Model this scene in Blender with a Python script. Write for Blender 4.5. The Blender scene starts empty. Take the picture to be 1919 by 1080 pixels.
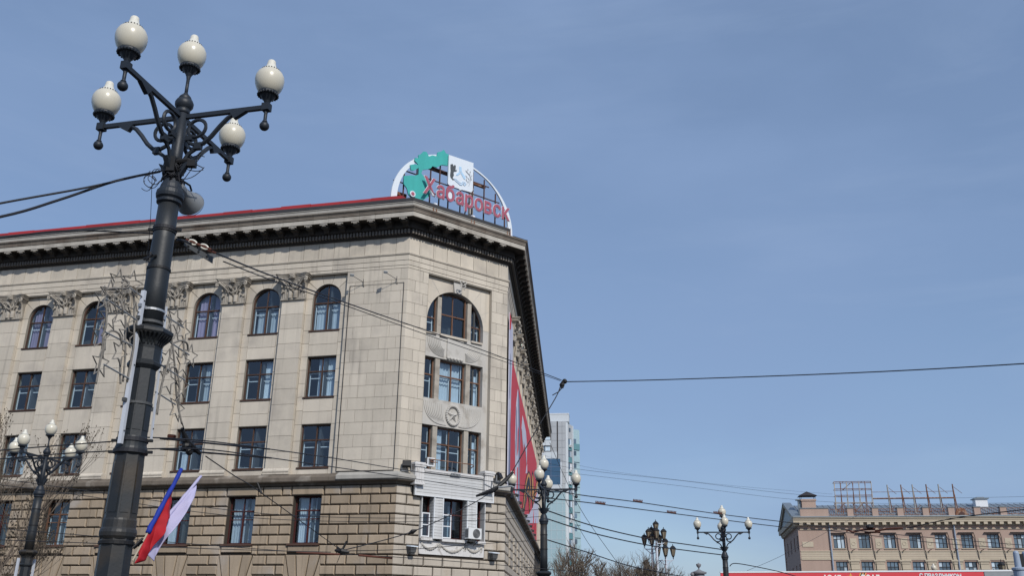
import bpy, bmesh, math, random
from math import sin, cos, tan, pi, radians as rad, sqrt
from mathutils import Vector, Matrix
random.seed(7)
SC = bpy.context.scene
COL = SC.collection

# ------------------------------------------------------------------ camera, sky, sun, exposure
cam_d = bpy.data.cameras.new('camera')
cam = bpy.data.objects.new('camera', cam_d)
COL.objects.link(cam)
cam_d.sensor_width = 36.0
cam_d.lens = 36.0 * 1727.2 / 1919.0
cam_d.clip_start = 0.1
cam_d.clip_end = 6000
R_, U_, F_ = Vector((.99992, -.00433, .0118)), Vector((-.01257, -.34478, .9386)), Vector((0, .93867, .34481))
U_ = R_.cross(F_).normalized()
R_ = F_.cross(U_).normalized()
m3 = Matrix((R_, U_, -F_)).transposed()
cam.matrix_world = Matrix.Translation((0, 0, 1.6)) @ m3.to_4x4()
SC.camera = cam

SUN_AZ, SUN_EL = rad(153.5), rad(38)
world = bpy.data.worlds.new('World')
SC.world = world
world.use_nodes = True
wn, wl = world.node_tree.nodes, world.node_tree.links
wn.clear()
sky = wn.new('ShaderNodeTexSky')
sky.sky_type = 'NISHITA'
sky.sun_disc = False
sky.sun_elevation = SUN_EL
sky.sun_rotation = SUN_AZ
sky.altitude = 100
sky.air_density = 1.0
sky.dust_density = .9
sky.ozone_density = 2.5
wtc = wn.new('ShaderNodeTexCoord')
wmap = wn.new('ShaderNodeMapping')
wmap.inputs['Scale'].default_value = (1.0, 1.0, 2.6)
wno = wn.new('ShaderNodeTexNoise')
wno.inputs['Scale'].default_value = 2.2
wno.inputs['Detail'].default_value = 7
wno.inputs['Roughness'].default_value = .5
wrp = wn.new('ShaderNodeValToRGB')
wrp.color_ramp.elements[0].position = .38
wrp.color_ramp.elements[0].color = (.50, .50, .50, 1)
wrp.color_ramp.elements[1].position = .72
wrp.color_ramp.elements[1].color = (.92, .92, .92, 1)
wmx = wn.new('ShaderNodeMix')
wmx.data_type = 'RGBA'
wmx.inputs[7].default_value = (2.02, 2.93, 4.75, 1)      # thin high veil of cloud
wm2 = wn.new('ShaderNodeMapping')                 # faint drawn-out streaks of high cloud
wm2.inputs['Rotation'].default_value = (0, rad(14), rad(20))
wm2.inputs['Scale'].default_value = (1.2, 1.6, 7.0)
wn2 = wn.new('ShaderNodeTexNoise')
wn2.inputs['Scale'].default_value = 1.7
wn2.inputs['Detail'].default_value = 8
wn2.inputs['Roughness'].default_value = .58
wn2.inputs['Distortion'].default_value = .6
wr2 = wn.new('ShaderNodeMapRange')
wr2.inputs[1].default_value, wr2.inputs[2].default_value = .50, .78
wr2.inputs[3].default_value, wr2.inputs[4].default_value = 0, .22
wm3 = wn.new('ShaderNodeMix')
wm3.data_type = 'RGBA'
wm3.inputs[7].default_value = (3.1, 4.0, 5.6, 1)
wbg = wn.new('ShaderNodeBackground')
wbg.inputs['Strength'].default_value = .108
wout = wn.new('ShaderNodeOutputWorld')
wl.new(wtc.outputs['Generated'], wmap.inputs['Vector'])
wl.new(wmap.outputs[0], wno.inputs['Vector'])
wl.new(wno.outputs['Fac'], wrp.inputs[0])
wl.new(wrp.outputs[0], wmx.inputs[0])
wl.new(sky.outputs[0], wmx.inputs[6])
wl.new(wtc.outputs['Generated'], wm2.inputs['Vector'])
wl.new(wm2.outputs[0], wn2.inputs['Vector'])
wl.new(wn2.outputs['Fac'], wr2.inputs[0])
wl.new(wr2.outputs[0], wm3.inputs[0])
wl.new(wmx.outputs[2], wm3.inputs[6])
wl.new(wm3.outputs[2], wbg.inputs['Color'])
wl.new(wbg.outputs[0], wout.inputs['Surface'])

sun_d = bpy.data.lights.new('sun', 'SUN')
sun_d.energy = 2.8
sun_d.angle = rad(.53)
sun_d.color = (1, .955, .885)
sun = bpy.data.objects.new('sun', sun_d)
COL.objects.link(sun)
SUN_DIR = Vector((cos(SUN_EL) * sin(SUN_AZ), cos(SUN_EL) * cos(SUN_AZ), sin(SUN_EL)))
sun.rotation_euler = SUN_DIR.to_track_quat('Z', 'Y').to_euler()
sun.location = (20, -20, 60)

SC.view_settings.view_transform = 'Standard'
SC.view_settings.look = 'None'
SC.view_settings.exposure = .2
SC.view_settings.gamma = 1
SC.view_settings.use_curve_mapping = False

# ------------------------------------------------------------------ materials
def mat(name, col, rough=.75, metal=0, var=0., noise=(0, 0), streak=0., fine=0., bump=(0, 0), col2=None, c2=(1.0, .5, .62), spec=.35, trans=0., rain=0.):
    m = bpy.data.materials.new(name)
    m.use_nodes = True
    n, l = m.node_tree.nodes, m.node_tree.links
    p = n['Principled BSDF']
    p.inputs['Roughness'].default_value = rough
    p.inputs['Metallic'].default_value = metal
    p.inputs['Specular IOR Level'].default_value = spec
    if trans:
        p.inputs['Transmission Weight'].default_value = trans
    geo = n.new('ShaderNodeNewGeometry')
    pos = geo.outputs['Position']
    def noise_tex(scale, detail=4, vec=None, sc3=None):
        t = n.new('ShaderNodeTexNoise')
        t.inputs['Scale'].default_value = scale
        t.inputs['Detail'].default_value = detail
        if sc3:
            mp = n.new('ShaderNodeMapping')
            mp.inputs['Scale'].default_value = sc3
            l.new(pos, mp.inputs['Vector'])
            l.new(mp.outputs[0], t.inputs['Vector'])
        else:
            l.new(pos, t.inputs['Vector'])
        return t.outputs['Fac']
    def math_(op, a, b, c=None):
        t = n.new('ShaderNodeMath')
        t.operation = op
        for i, v in enumerate((a, b, c)):
            if v is None: continue
            if isinstance(v, (int, float)): t.inputs[i].default_value = v
            else: l.new(v, t.inputs[i])
        return t.outputs[0]
    rgb = n.new('ShaderNodeRGB')
    rgb.outputs[0].default_value = (*col, 1)
    c = rgb.outputs[0]
    if col2:
        f = noise_tex(c2[0], 5)
        mr = n.new('ShaderNodeMapRange')
        mr.inputs[1].default_value, mr.inputs[2].default_value = c2[1], c2[2]
        l.new(f, mr.inputs[0])
        mx = n.new('ShaderNodeMix')
        mx.data_type = 'RGBA'
        l.new(mr.outputs[0], mx.inputs[0])
        l.new(c, mx.inputs[6])
        mx.inputs[7].default_value = (*col2, 1)
        c = mx.outputs[2]
    val = None
    if var:
        oi = n.new('ShaderNodeObjectInfo')
        val = math_('MULTIPLY_ADD', oi.outputs['Random'], 2 * var, 1 - var)
    if noise[1]:
        t = math_('MULTIPLY_ADD', noise_tex(noise[0], 5), 2 * noise[1], 1 - noise[1])
        val = math_('MULTIPLY', val, t) if val else t
    if streak:
        t = math_('MULTIPLY_ADD', noise_tex(1.0, 4, sc3=(2.6, 2.6, .22)), 2 * streak, 1 - streak)
        val = math_('MULTIPLY', val, t) if val else t
    if rain:                                     # narrow run-off stains
        f = noise_tex(1.0, 3, sc3=(4.5, 4.5, .16))
        mr2 = n.new('ShaderNodeMapRange')
        mr2.inputs[1].default_value, mr2.inputs[2].default_value = .57, .74
        mr2.inputs[3].default_value, mr2.inputs[4].default_value = 1.0, 1.0 - rain
        l.new(f, mr2.inputs[0])
        val = math_('MULTIPLY', val, mr2.outputs[0]) if val else mr2.outputs[0]
    if fine:
        t = math_('MULTIPLY_ADD', noise_tex(9, 6), 2 * fine, 1 - fine)
        val = math_('MULTIPLY', val, t) if val else t
    if val:
        h = n.new('ShaderNodeHueSaturation')
        l.new(c, h.inputs['Color'])
        l.new(val, h.inputs['Value'])
        c = h.outputs[0]
    l.new(c, p.inputs['Base Color'])
    if bump[1]:
        b = n.new('ShaderNodeBump')
        b.inputs['Strength'].default_value = bump[1]
        b.inputs['Distance'].default_value = .02
        l.new(noise_tex(bump[0], 6), b.inputs['Height'])
        l.new(b.outputs[0], p.inputs['Normal'])
    return m

def glass_mat(name, ior=1.9, tint=(.75, .85, .9), dark=0.0):
    m = bpy.data.materials.new(name)
    m.use_nodes = True
    n, l = m.node_tree.nodes, m.node_tree.links
    n.clear()
    out = n.new('ShaderNodeOutputMaterial')
    fr = n.new('ShaderNodeFresnel')
    fr.inputs['IOR'].default_value = ior
    tr = n.new('ShaderNodeBsdfTransparent')
    tr.inputs[0].default_value = (*tint, 1)
    gl = n.new('ShaderNodeBsdfGlossy')
    gl.inputs['Roughness'].default_value = .02
    gl.inputs['Color'].default_value = (.9, .95, 1, 1)
    geo = n.new('ShaderNodeNewGeometry')
    no = n.new('ShaderNodeTexNoise')
    no.inputs['Scale'].default_value = 1.7
    l.new(geo.outputs['Position'], no.inputs['Vector'])
    bp = n.new('ShaderNodeBump')
    bp.inputs['Strength'].default_value = .25
    bp.inputs['Distance'].default_value = .03
    l.new(no.outputs['Fac'], bp.inputs['Height'])
    l.new(bp.outputs[0], gl.inputs['Normal'])
    mx = n.new('ShaderNodeMixShader')
    sel = n.new('ShaderNodeMix')                 # the same index of refraction seen from either side of the sheet
    sel.inputs[2].default_value = ior
    sel.inputs[3].default_value = 1 / ior
    l.new(geo.outputs['Backfacing'], sel.inputs[0])
    l.new(sel.outputs[0], fr.inputs['IOR'])
    l.new(fr.outputs[0], mx.inputs[0])
    l.new(tr.outputs[0], mx.inputs[1])
    l.new(gl.outputs[0], mx.inputs[2])
    l.new(mx.outputs[0], out.inputs['Surface'])
    return m

M = {}
M['stone'] = mat('limestone_facing', (.55, .495, .415), .85, var=.09, noise=(.35, .13), streak=.12, rain=.2, fine=.06, bump=(14, .25), col2=(.45, .405, .345), c2=(.55, .52, .68))
M['joint'] = mat('dark_joint', (.25, .23, .195), .95, noise=(1.2, .2))
M['rust'] = mat('brown_rusticated_stone', (.345, .275, .20), .85, var=.14, noise=(.4, .18), streak=.15, rain=.35, fine=.07, bump=(10, .35), col2=(.36, .32, .28), c2=(.6, .54, .72))
M['rustjoint'] = mat('rusticated_joint', (.055, .045, .036), .95, noise=(1.2, .2))
M['rustpale'] = mat('pale_rusticated_stone', (.45, .40, .335), .85, var=.08, noise=(.4, .14), streak=.14, rain=.25, fine=.06, bump=(10, .3), col2=(.38, .32, .25), c2=(.7, .55, .72))
M['cornice'] = mat('cornice_stone', (.45, .42, .37), .85, var=.05, noise=(.5, .18), streak=.22, fine=.06, bump=(12, .25), col2=(.21, .18, .15), c2=(.45, .52, .72))
M['cyma'] = mat('stained_cyma_stone', (.18, .155, .13), .9, var=.10, noise=(.6, .2), streak=.3, fine=.08, col2=(.13, .10, .08), c2=(.7, .5, .68))
M['soot_shade'] = mat('soot_shade_stone', (.045, .040, .036), .9, noise=(.9, .3), fine=.1, bump=(12, .3))  # soot tone deepened to paint in the shade under the cornice
M['modil'] = mat('bracket_stone', (.15, .135, .12), .9, var=.12, noise=(.9, .25), fine=.1)  # dentil stone darkened: cornice shade painted in along with soot
M['capital'] = mat('weathered_capital_stone', (.38, .345, .295), .9, noise=(1.2, .2), fine=.12, bump=(20, .3), col2=(.22, .195, .165), c2=(1.6, .5, .72))
M['relief'] = mat('carved_stone', (.49, .47, .435), .85, noise=(.8, .12), fine=.08, bump=(20, .2), col2=(.33, .30, .26), c2=(1.4, .56, .75))
M['flash'] = mat('dark_roof_flashing', (.055, .055, .06), .7, noise=(1.5, .35), fine=.15)
M['redroof'] = mat('red_roof_sheet', (.36, .03, .035), .55, var=.12, noise=(1, .12))
M['parapet'] = mat('parapet_render', (.36, .345, .315), .9, noise=(.7, .15), streak=.2, fine=.05)
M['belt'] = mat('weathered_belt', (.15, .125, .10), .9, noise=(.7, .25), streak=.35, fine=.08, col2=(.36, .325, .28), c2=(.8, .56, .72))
M['frame'] = mat('brown_window_frame', (.072, .040, .029), .6, var=.3, noise=(3, .25))
M['frame_red'] = mat('dark_red_window_frame', (.06, .014, .012), .6, noise=(3, .2))
M['frame_tan'] = mat('rusty_brown_frame', (.135, .068, .042), .65, var=.2, noise=(3, .25))
M['whitepaint'] = mat('white_painted_wood', (.72, .74, .76), .5, noise=(4, .06))
M['glass'] = glass_mat('window_glass')
M['curtain'] = mat('pale_curtain', (.55, .60, .66), .9, var=.2, noise=(2, .1))
M['curtain_v'] = mat('violet_curtain', (.36, .28, .40), .9, var=.2, noise=(2, .1))
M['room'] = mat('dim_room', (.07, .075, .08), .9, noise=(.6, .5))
M['siding'] = mat('white_siding', (.53, .535, .535), .6, var=.04, noise=(.8, .06), streak=.12, rain=.15)
M['whitestone'] = mat('whitewashed_stone', (.62, .61, .60), .8, noise=(3, .15), fine=.1, col2=(.36, .34, .32), c2=(3, .56, .7))
M['iron'] = mat('dark_blue_cast_iron', (.017, .022, .030), .5, noise=(2.5, .3), fine=.15, bump=(25, .15), spec=.4)
M['pole'] = mat('weathered_grey_green_pole', (.015, .018, .021), .5, noise=(1.2, .3), streak=.25, fine=.2, bump=(30, .08), col2=(.045, .034, .022), c2=(1.3, .54, .72), spec=.5)
M['globe'] = mat('opal_glass_globe', (.62, .58, .475), .28, noise=(2.5, .07), streak=.10, spec=.55)
M['globewhite'] = mat('white_plastic_finial', (.66, .64, .56), .4, noise=(4, .05))
M['black'] = mat('black_plastic', (.012, .012, .013), .55, noise=(5, .2))
M['wire'] = mat('dark_wire', (.018, .019, .024), .6, noise=(5, .2))
M['wirebrown'] = mat('rusty_insulated_wire', (.10, .035, .022), .7, noise=(4, .3))
M['steel'] = mat('galvanised_steel', (.42, .43, .44), .45, metal=.6, noise=(5, .15))
M['hornm'] = mat('grey_horn_paint', (.20, .21, .22), .5, noise=(4, .15))
M['lampgrey'] = mat('dark_grey_lamp_housing', (.075, .078, .08), .6, noise=(4, .2))
M['greysteel'] = mat('grey_painted_steel', (.26, .275, .29), .55, noise=(4, .1))
M['lightgrey'] = mat('pale_aluminium', (.62, .64, .68), .4, metal=.2, noise=(4, .06))
M['starwire'] = mat('grey_rope_light', (.20, .185, .165), .7, noise=(30, .5))
M['trimstone'] = mat('pale_bracket_cap', (.42, .39, .345), .9, var=.1, noise=(.9, .2), fine=.1)  # sunlit bracket ends: pale copy of the stone darkened for shade
M['rustmetal'] = mat('rusty_steel', (.19, .085, .050), .85, noise=(4, .35), col2=(.30, .20, .15), c2=(3, .5, .6))
M['signframe'] = mat('rust_brown_frame', (.085, .045, .04), .8, noise=(5, .3))
M['signwhite'] = mat('white_sign_panel', (.70, .76, .82), .4, noise=(1.5, .03))
M['teal'] = mat('teal_sign_panel', (.055, .40, .37), .45, noise=(1.2, .06), streak=.14)
M['letterred'] = mat('faded_red_letter', (.37, .10, .145), .5, noise=(2, .06))
M['sketch'] = mat('charcoal_print', (.07, .08, .09), .6, noise=(8, .2))
M['sketchpale'] = mat('pale_grey_print', (.42, .45, .49), .6, noise=(8, .2))
M['skyprint'] = mat('pale_blue_print', (.42, .62, .82), .6, noise=(3, .08))
M['banner'] = mat('red_banner_cloth', (.62, .058, .075), .7, noise=(.4, .06))
M['banwhite'] = mat('lilac_white_print', (.62, .62, .72), .7, noise=(.4, .06), col2=(.45, .42, .60), c2=(.5, .55, .75))
M['banblue'] = mat('blue_grey_print', (.16, .20, .30), .7, noise=(.6, .3))
M['banorange'] = mat('orange_print', (.70, .33, .10), .7, noise=(.6, .06))
M['banblack'] = mat('black_print', (.03, .03, .045), .7, noise=(.6, .2))
M['flagblue'] = mat('blue_flag_cloth', (.012, .035, .30), .75, noise=(6, .12))
M['flagred'] = mat('red_flag_cloth', (.36, .008, .016), .75, noise=(6, .12))
M['flagwhite'] = mat('lilac_white_flag_cloth', (.42, .40, .58), .75, noise=(6, .06))
M['wood'] = mat('pale_wood_staff', (.42, .36, .27), .7, noise=(8, .15))
M['bark'] = mat('grey_brown_bark', (.125, .105, .085), .9, noise=(5, .3))
M['barkpale'] = mat('pale_brown_twigs', (.15, .12, .095), .9, noise=(3, .3))
M['bud'] = mat('dark_buds', (.075, .06, .042), .9)
M['pink'] = mat('pinkish_beige_render', (.42, .31, .255), .9, noise=(.3, .08), streak=.1, fine=.03)
M['cream'] = mat('cream_render', (.52, .45, .345), .9, noise=(.4, .08), streak=.08)
M['greyroof'] = mat('grey_metal_roof', (.20, .235, .26), .45, metal=.3, noise=(.5, .15), streak=.1)
M['farframe'] = mat('dark_far_frame', (.035, .03, .03), .6)
M['farglass'] = mat('far_window_glass', (.10, .15, .20), .08, var=.5, spec=.9)
M['farlit'] = mat('far_window_blind', (.48, .58, .66), .35, var=.3, noise=(.8, .2))
M['tower'] = mat('grey_tower_panel', (.40, .42, .44), .6, var=.05, noise=(.1, .05))
M['towerpale'] = mat('pale_tower_panel', (.56, .60, .63), .5, var=.04, noise=(.1, .05))
M['towerteal'] = mat('teal_tower_panel', (.115, .25, .28), .5, noise=(.2, .08))
M['towerglass'] = mat('blue_curtain_glass', (.03, .085, .16), .1, noise=(.3, .3), spec=.9)
M['towermint'] = mat('mint_glass_panel', (.33, .46, .50), .3, var=.04, noise=(.12, .08), spec=.6)
M['lanternglass'] = mat('smoky_lantern_glass', (.24, .205, .15), .25, noise=(2, .1), spec=.6)
M['lanternmetal'] = mat('black_lantern_metal', (.014, .014, .015), .5)
M['paleblue'] = mat('pale_blue_grey_paint', (.30, .36, .45), .5, noise=(3, .08))
M['pier'] = mat('grey_pier_stone', (.20, .21, .23), .8, noise=(3, .15))
M['bluewhite'] = mat('white_lamp_post_paint', (.55, .60, .68), .5, noise=(2, .05))
M['asphalt'] = mat('asphalt', (.055, .054, .052), .9, noise=(.2, .2), fine=.15)
M['acwhite'] = mat('white_unit_casing', (.68, .69, .69), .45, noise=(3, .04))
M['acgrille'] = mat('grey_fan_grille', (.16, .165, .17), .6)
M['plate'] = mat('pale_blue_plate', (.50, .56, .62), .5)

# ------------------------------------------------------------------ mesh builder
class MB:
    def __init__(s):
        s.v, s.f = [], []
    def add(s, vs, fs):
        o = len(s.v)
        s.v += [tuple(q) for q in vs]
        s.f += [tuple(i + o for i in f) for f in fs]
        return s
    def box(s, x0, x1, y0, y1, z0, z1):
        return s.hexa([(x0, y0, z0), (x1, y0, z0), (x1, y1, z0), (x0, y1, z0), (x0, y0, z1), (x1, y0, z1), (x1, y1, z1), (x0, y1, z1)])
    def hexa(s, p):
        return s.add(p, [(0, 3, 2, 1), (4, 5, 6, 7), (0, 1, 5, 4), (1, 2, 6, 5), (2, 3, 7, 6), (3, 0, 4, 7)])
    def prism(s, poly, y0, y1):                 # polygon in (x, z), thickness along y
        n = len(poly)
        vs = [(x, y0, z) for x, z in poly] + [(x, y1, z) for x, z in poly]
        fs = [tuple(range(n)), tuple(range(2 * n - 1, n - 1, -1))]
        fs += [(i, i + n, (i + 1) % n + n, (i + 1) % n) for i in range(n)]
        return s.add(vs, fs)
    def vprism(s, poly, z0, z1):                # polygon in (x, y)
        n = len(poly)
        vs = [(x, y, z0) for x, y in poly] + [(x, y, z1) for x, y in poly]
        fs = [tuple(range(n - 1, -1, -1)), tuple(range(n, 2 * n))]
        fs += [(i, (i + 1) % n, (i + 1) % n + n, i + n) for i in range(n)]
        return s.add(vs, fs)
    def tube(s, pts, r, n=6, caps=True, closed=False):
        pts = [Vector(p) for p in pts]
        k = len(pts)
        rs = r if isinstance(r, (list, tuple)) else [r] * k
        rings = []
        up = None
        for i, p in enumerate(pts):
            a = pts[(i - 1) % k] if (i or closed) else p
            b = pts[(i + 1) % k] if (i < k - 1 or closed) else p
            t = (b - a)
            t = t.normalized() if t.length > 1e-9 else Vector((0, 0, 1))
            if up is None:
                up = Vector((0, 0, 1)) if abs(t.z) < .9 else Vector((1, 0, 0))
            x = t.cross(up)
            if x.length < 1e-6:
                x = t.cross(Vector((1, .3, 0)))
            x.normalize()
            y = x.cross(t).normalized()
            up = y
            rings.append([p + (x * cos(2 * pi * j / n) + y * sin(2 * pi * j / n)) * rs[i] for j in range(n)])
        vs = [q for rg in rings for q in rg]
        fs = []
        for i in range(k if closed else k - 1):
            a, b = i * n, ((i + 1) % k) * n
            fs += [(a + j, a + (j + 1) % n, b + (j + 1) % n, b + j) for j in range(n)]
        if caps and not closed:
            fs += [tuple(range(n - 1, -1, -1)), tuple((k - 1) * n + j for j in range(n))]
        return s.add(vs, fs)
    def lathe(s, prof, n=16, c=(0, 0, 0), rot=0.):     # prof [(r, z)]
        vs, fs = [], []
        for r, z in prof:
            vs += [(c[0] + r * cos(2 * pi * (j + rot) / n), c[1] + r * sin(2 * pi * (j + rot) / n), c[2] + z) for j in range(n)]
        for i in range(len(prof) - 1):
            fs += [(i * n + j, i * n + (j + 1) % n, (i + 1) * n + (j + 1) % n, (i + 1) * n + j) for j in range(n)]
        fs += [tuple(range(n - 1, -1, -1)), tuple((len(prof) - 1) * n + j for j in range(n))]
        return s.add(vs, fs)
    def sphere(s, c, r, n=12, m=8, sz=1.):
        return s.lathe([(max(r * sin(pi * i / m), .001), -r * sz * cos(pi * i / m)) for i in range(m + 1)], n, c)
    def xform(s, mtx):
        s.v = [tuple(mtx @ Vector(q)) for q in s.v]
        return s
    def merge(s, o):
        return s.add(o.v, o.f)
    def mesh(s, name, m, smooth=False, fix=True):
        me = bpy.data.meshes.new(name)
        me.from_pydata(s.v, [], s.f)
        if fix:
            bm = bmesh.new()
            bm.from_mesh(me)
            bmesh.ops.recalc_face_normals(bm, faces=bm.faces)
            bm.to_mesh(me)
            bm.free()
        me.materials.append(m)
        if smooth:
            for p in me.polygons:
                p.use_smooth = True
        me.update()
        return me

def smooth_by_angle(me, ang=40):
    for p in me.polygons: p.use_smooth = True
    try:
        me.set_sharp_from_angle(angle=rad(ang))
    except Exception:
        pass
    return me

def obj(name, me, parent=None, loc=(0, 0, 0), rz=0., label=None, cat=None, group=None, kind=None):
    o = bpy.data.objects.new(name, me)
    COL.objects.link(o)
    o.location = loc
    o.rotation_euler = (0, 0, rz)
    if parent: o.parent = parent
    if label: o['label'] = label
    if cat: o['category'] = cat
    if group: o['group'] = group
    if kind: o['kind'] = kind
    return o

def thing(name, label, cat, loc=(0, 0, 0), rz=0., group=None):
    return obj(name, None, None, loc, rz, label, cat, group)

def copy_tree(o, parent=None):
    c = o.copy()
    COL.objects.link(c)
    c.parent = parent
    for ch in list(o.children):
        copy_tree(ch, c)
    return c

class Face:                                     # a wall plane: u along it, v up, w out of it
    def __init__(s, p0, az):
        s.p0, s.az = Vector(p0), az
        s.du = Vector((sin(az), cos(az), 0))
        s.n = Vector((sin(az + pi / 2), cos(az + pi / 2), 0))
        s.rz = pi / 2 - az
    def pt(s, u, v, w=0.):
        return s.p0 + s.du * u + s.n * w + Vector((0, 0, v))
    def put(s, name, me, u=0., v=0., w=0., parent=None, **k):
        loc = s.pt(u, v, w) - (parent.location if parent else Vector((0, 0, 0)))
        return obj(name, me, parent, loc, s.rz, **k)

# ---- measured positions and outlines, in metres
MAP = ((-0.1, 27.98), (0.41, 28.19), (0.67, 28.25), (0.96, 28.43), (0.96, 28.7), (0.93, 28.89), (0.58, 28.58), (0.39, 28.54), (0.31, 28.89), (0.56, 29.02), (0.79, 29.07), (0.92, 29.08), (0.61, 29.32), (0.64, 29.51), (0.89, 29.57), (0.87, 29.78), (1.04, 29.9), (1.23, 30.16), (1.47, 30.21), (1.65, 29.95), (1.92, 30.12), (2.26, 30.16), (2.3, 30.47), (2.58, 30.63), (2.77, 30.83), (2.94, 30.62), (3.18, 30.6), (3.13, 29.77), (2.63, 29.67), (2.3, 29.37), (1.96, 29.35), (1.83, 29.15), (1.57, 28.99), (1.24, 28.85), (1.15, 28.57), (1.32, 28.44), (1.43, 28.27), (1.62, 27.97), (1.79, 27.84), (1.91, 27.5), (1.8, 27.15), (1.41, 26.78), (1.12, 26.76), (0.5, 26.69), (0.28, 26.86), (0.17, 27.2), (-0.07, 27.43))
BEAR = ((3.36, 29.96), (3.52, 30.05), (3.6, 29.9), (3.68, 30.04), (3.76, 30.01), (3.77, 29.79), (3.73, 29.68), (3.86, 29.71), (3.85, 29.63), (3.65, 29.53), (3.61, 29.41), (3.65, 29.26), (3.58, 29.12), (3.57, 29.01), (3.72, 28.97), (3.57, 28.91), (3.39, 29.05), (3.36, 29.2), (3.39, 29.5), (3.36, 29.75))
TIGER = (((4.56, 29.92), (4.71, 29.8), (4.9, 29.7), (4.99, 29.5)), ((4.74, 30.04), (4.64, 29.85), (4.79, 29.73)), ((4.93, 29.94), (4.9, 29.67), (4.98, 29.43), (4.93, 29.15), (4.85, 28.87)), ((4.58, 29.56), (4.69, 29.44), (4.62, 29.25), (4.74, 29.12), (4.67, 28.94)), ((4.76, 29.43), (4.87, 29.33), (4.81, 29.11)), ((5.08, 29.73), (4.97, 29.56), (5.04, 29.38)))
RIB = ((3.67, 29.04), (3.78, 28.92), (3.96, 28.84), (4.14, 28.74), (4.3, 28.76), (4.35, 28.9), (4.5, 28.79), (4.6, 28.89), (4.52, 29.06))
BLUE = (((4.04, 30.04), (4.22, 30.05), (4.25, 29.73), (4.07, 29.65)), ((4.07, 29.65), (4.17, 29.59), (3.96, 29.36), (3.8, 29.31), (3.85, 29.42)), ((4.17, 29.59), (4.26, 29.72), (4.58, 29.42), (4.54, 29.24), (4.43, 29.27)))
SHIELD = ((3.18, 30.58), (5.14, 30.64), (5.15, 28.64), (5.1, 28.52), (5.0, 28.44), (4.28, 28.4), (4.12, 28.31), (4.07, 28.39), (3.35, 28.4), (3.2, 28.47), (3.18, 28.59))
DOT = (0.6, 26.96)
LET = ((1.45, 27.28), (8.19, 27.39), (1.43, 28.32), (2.29, 27.39), (2.87, 27.32), (3.15, 27.25), (4.41, 27.31), (4.63, 27.09), (5.56, 27.27), (6.14, 27.25), (6.91, 27.28), (7.54, 27.33), (2.37, 27.95), (3.11, 28.19), (3.82, 27.96), (4.6, 27.95), (5.39, 27.93), (6.12, 28.02), (6.86, 28.05), (7.61, 27.98))
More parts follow.
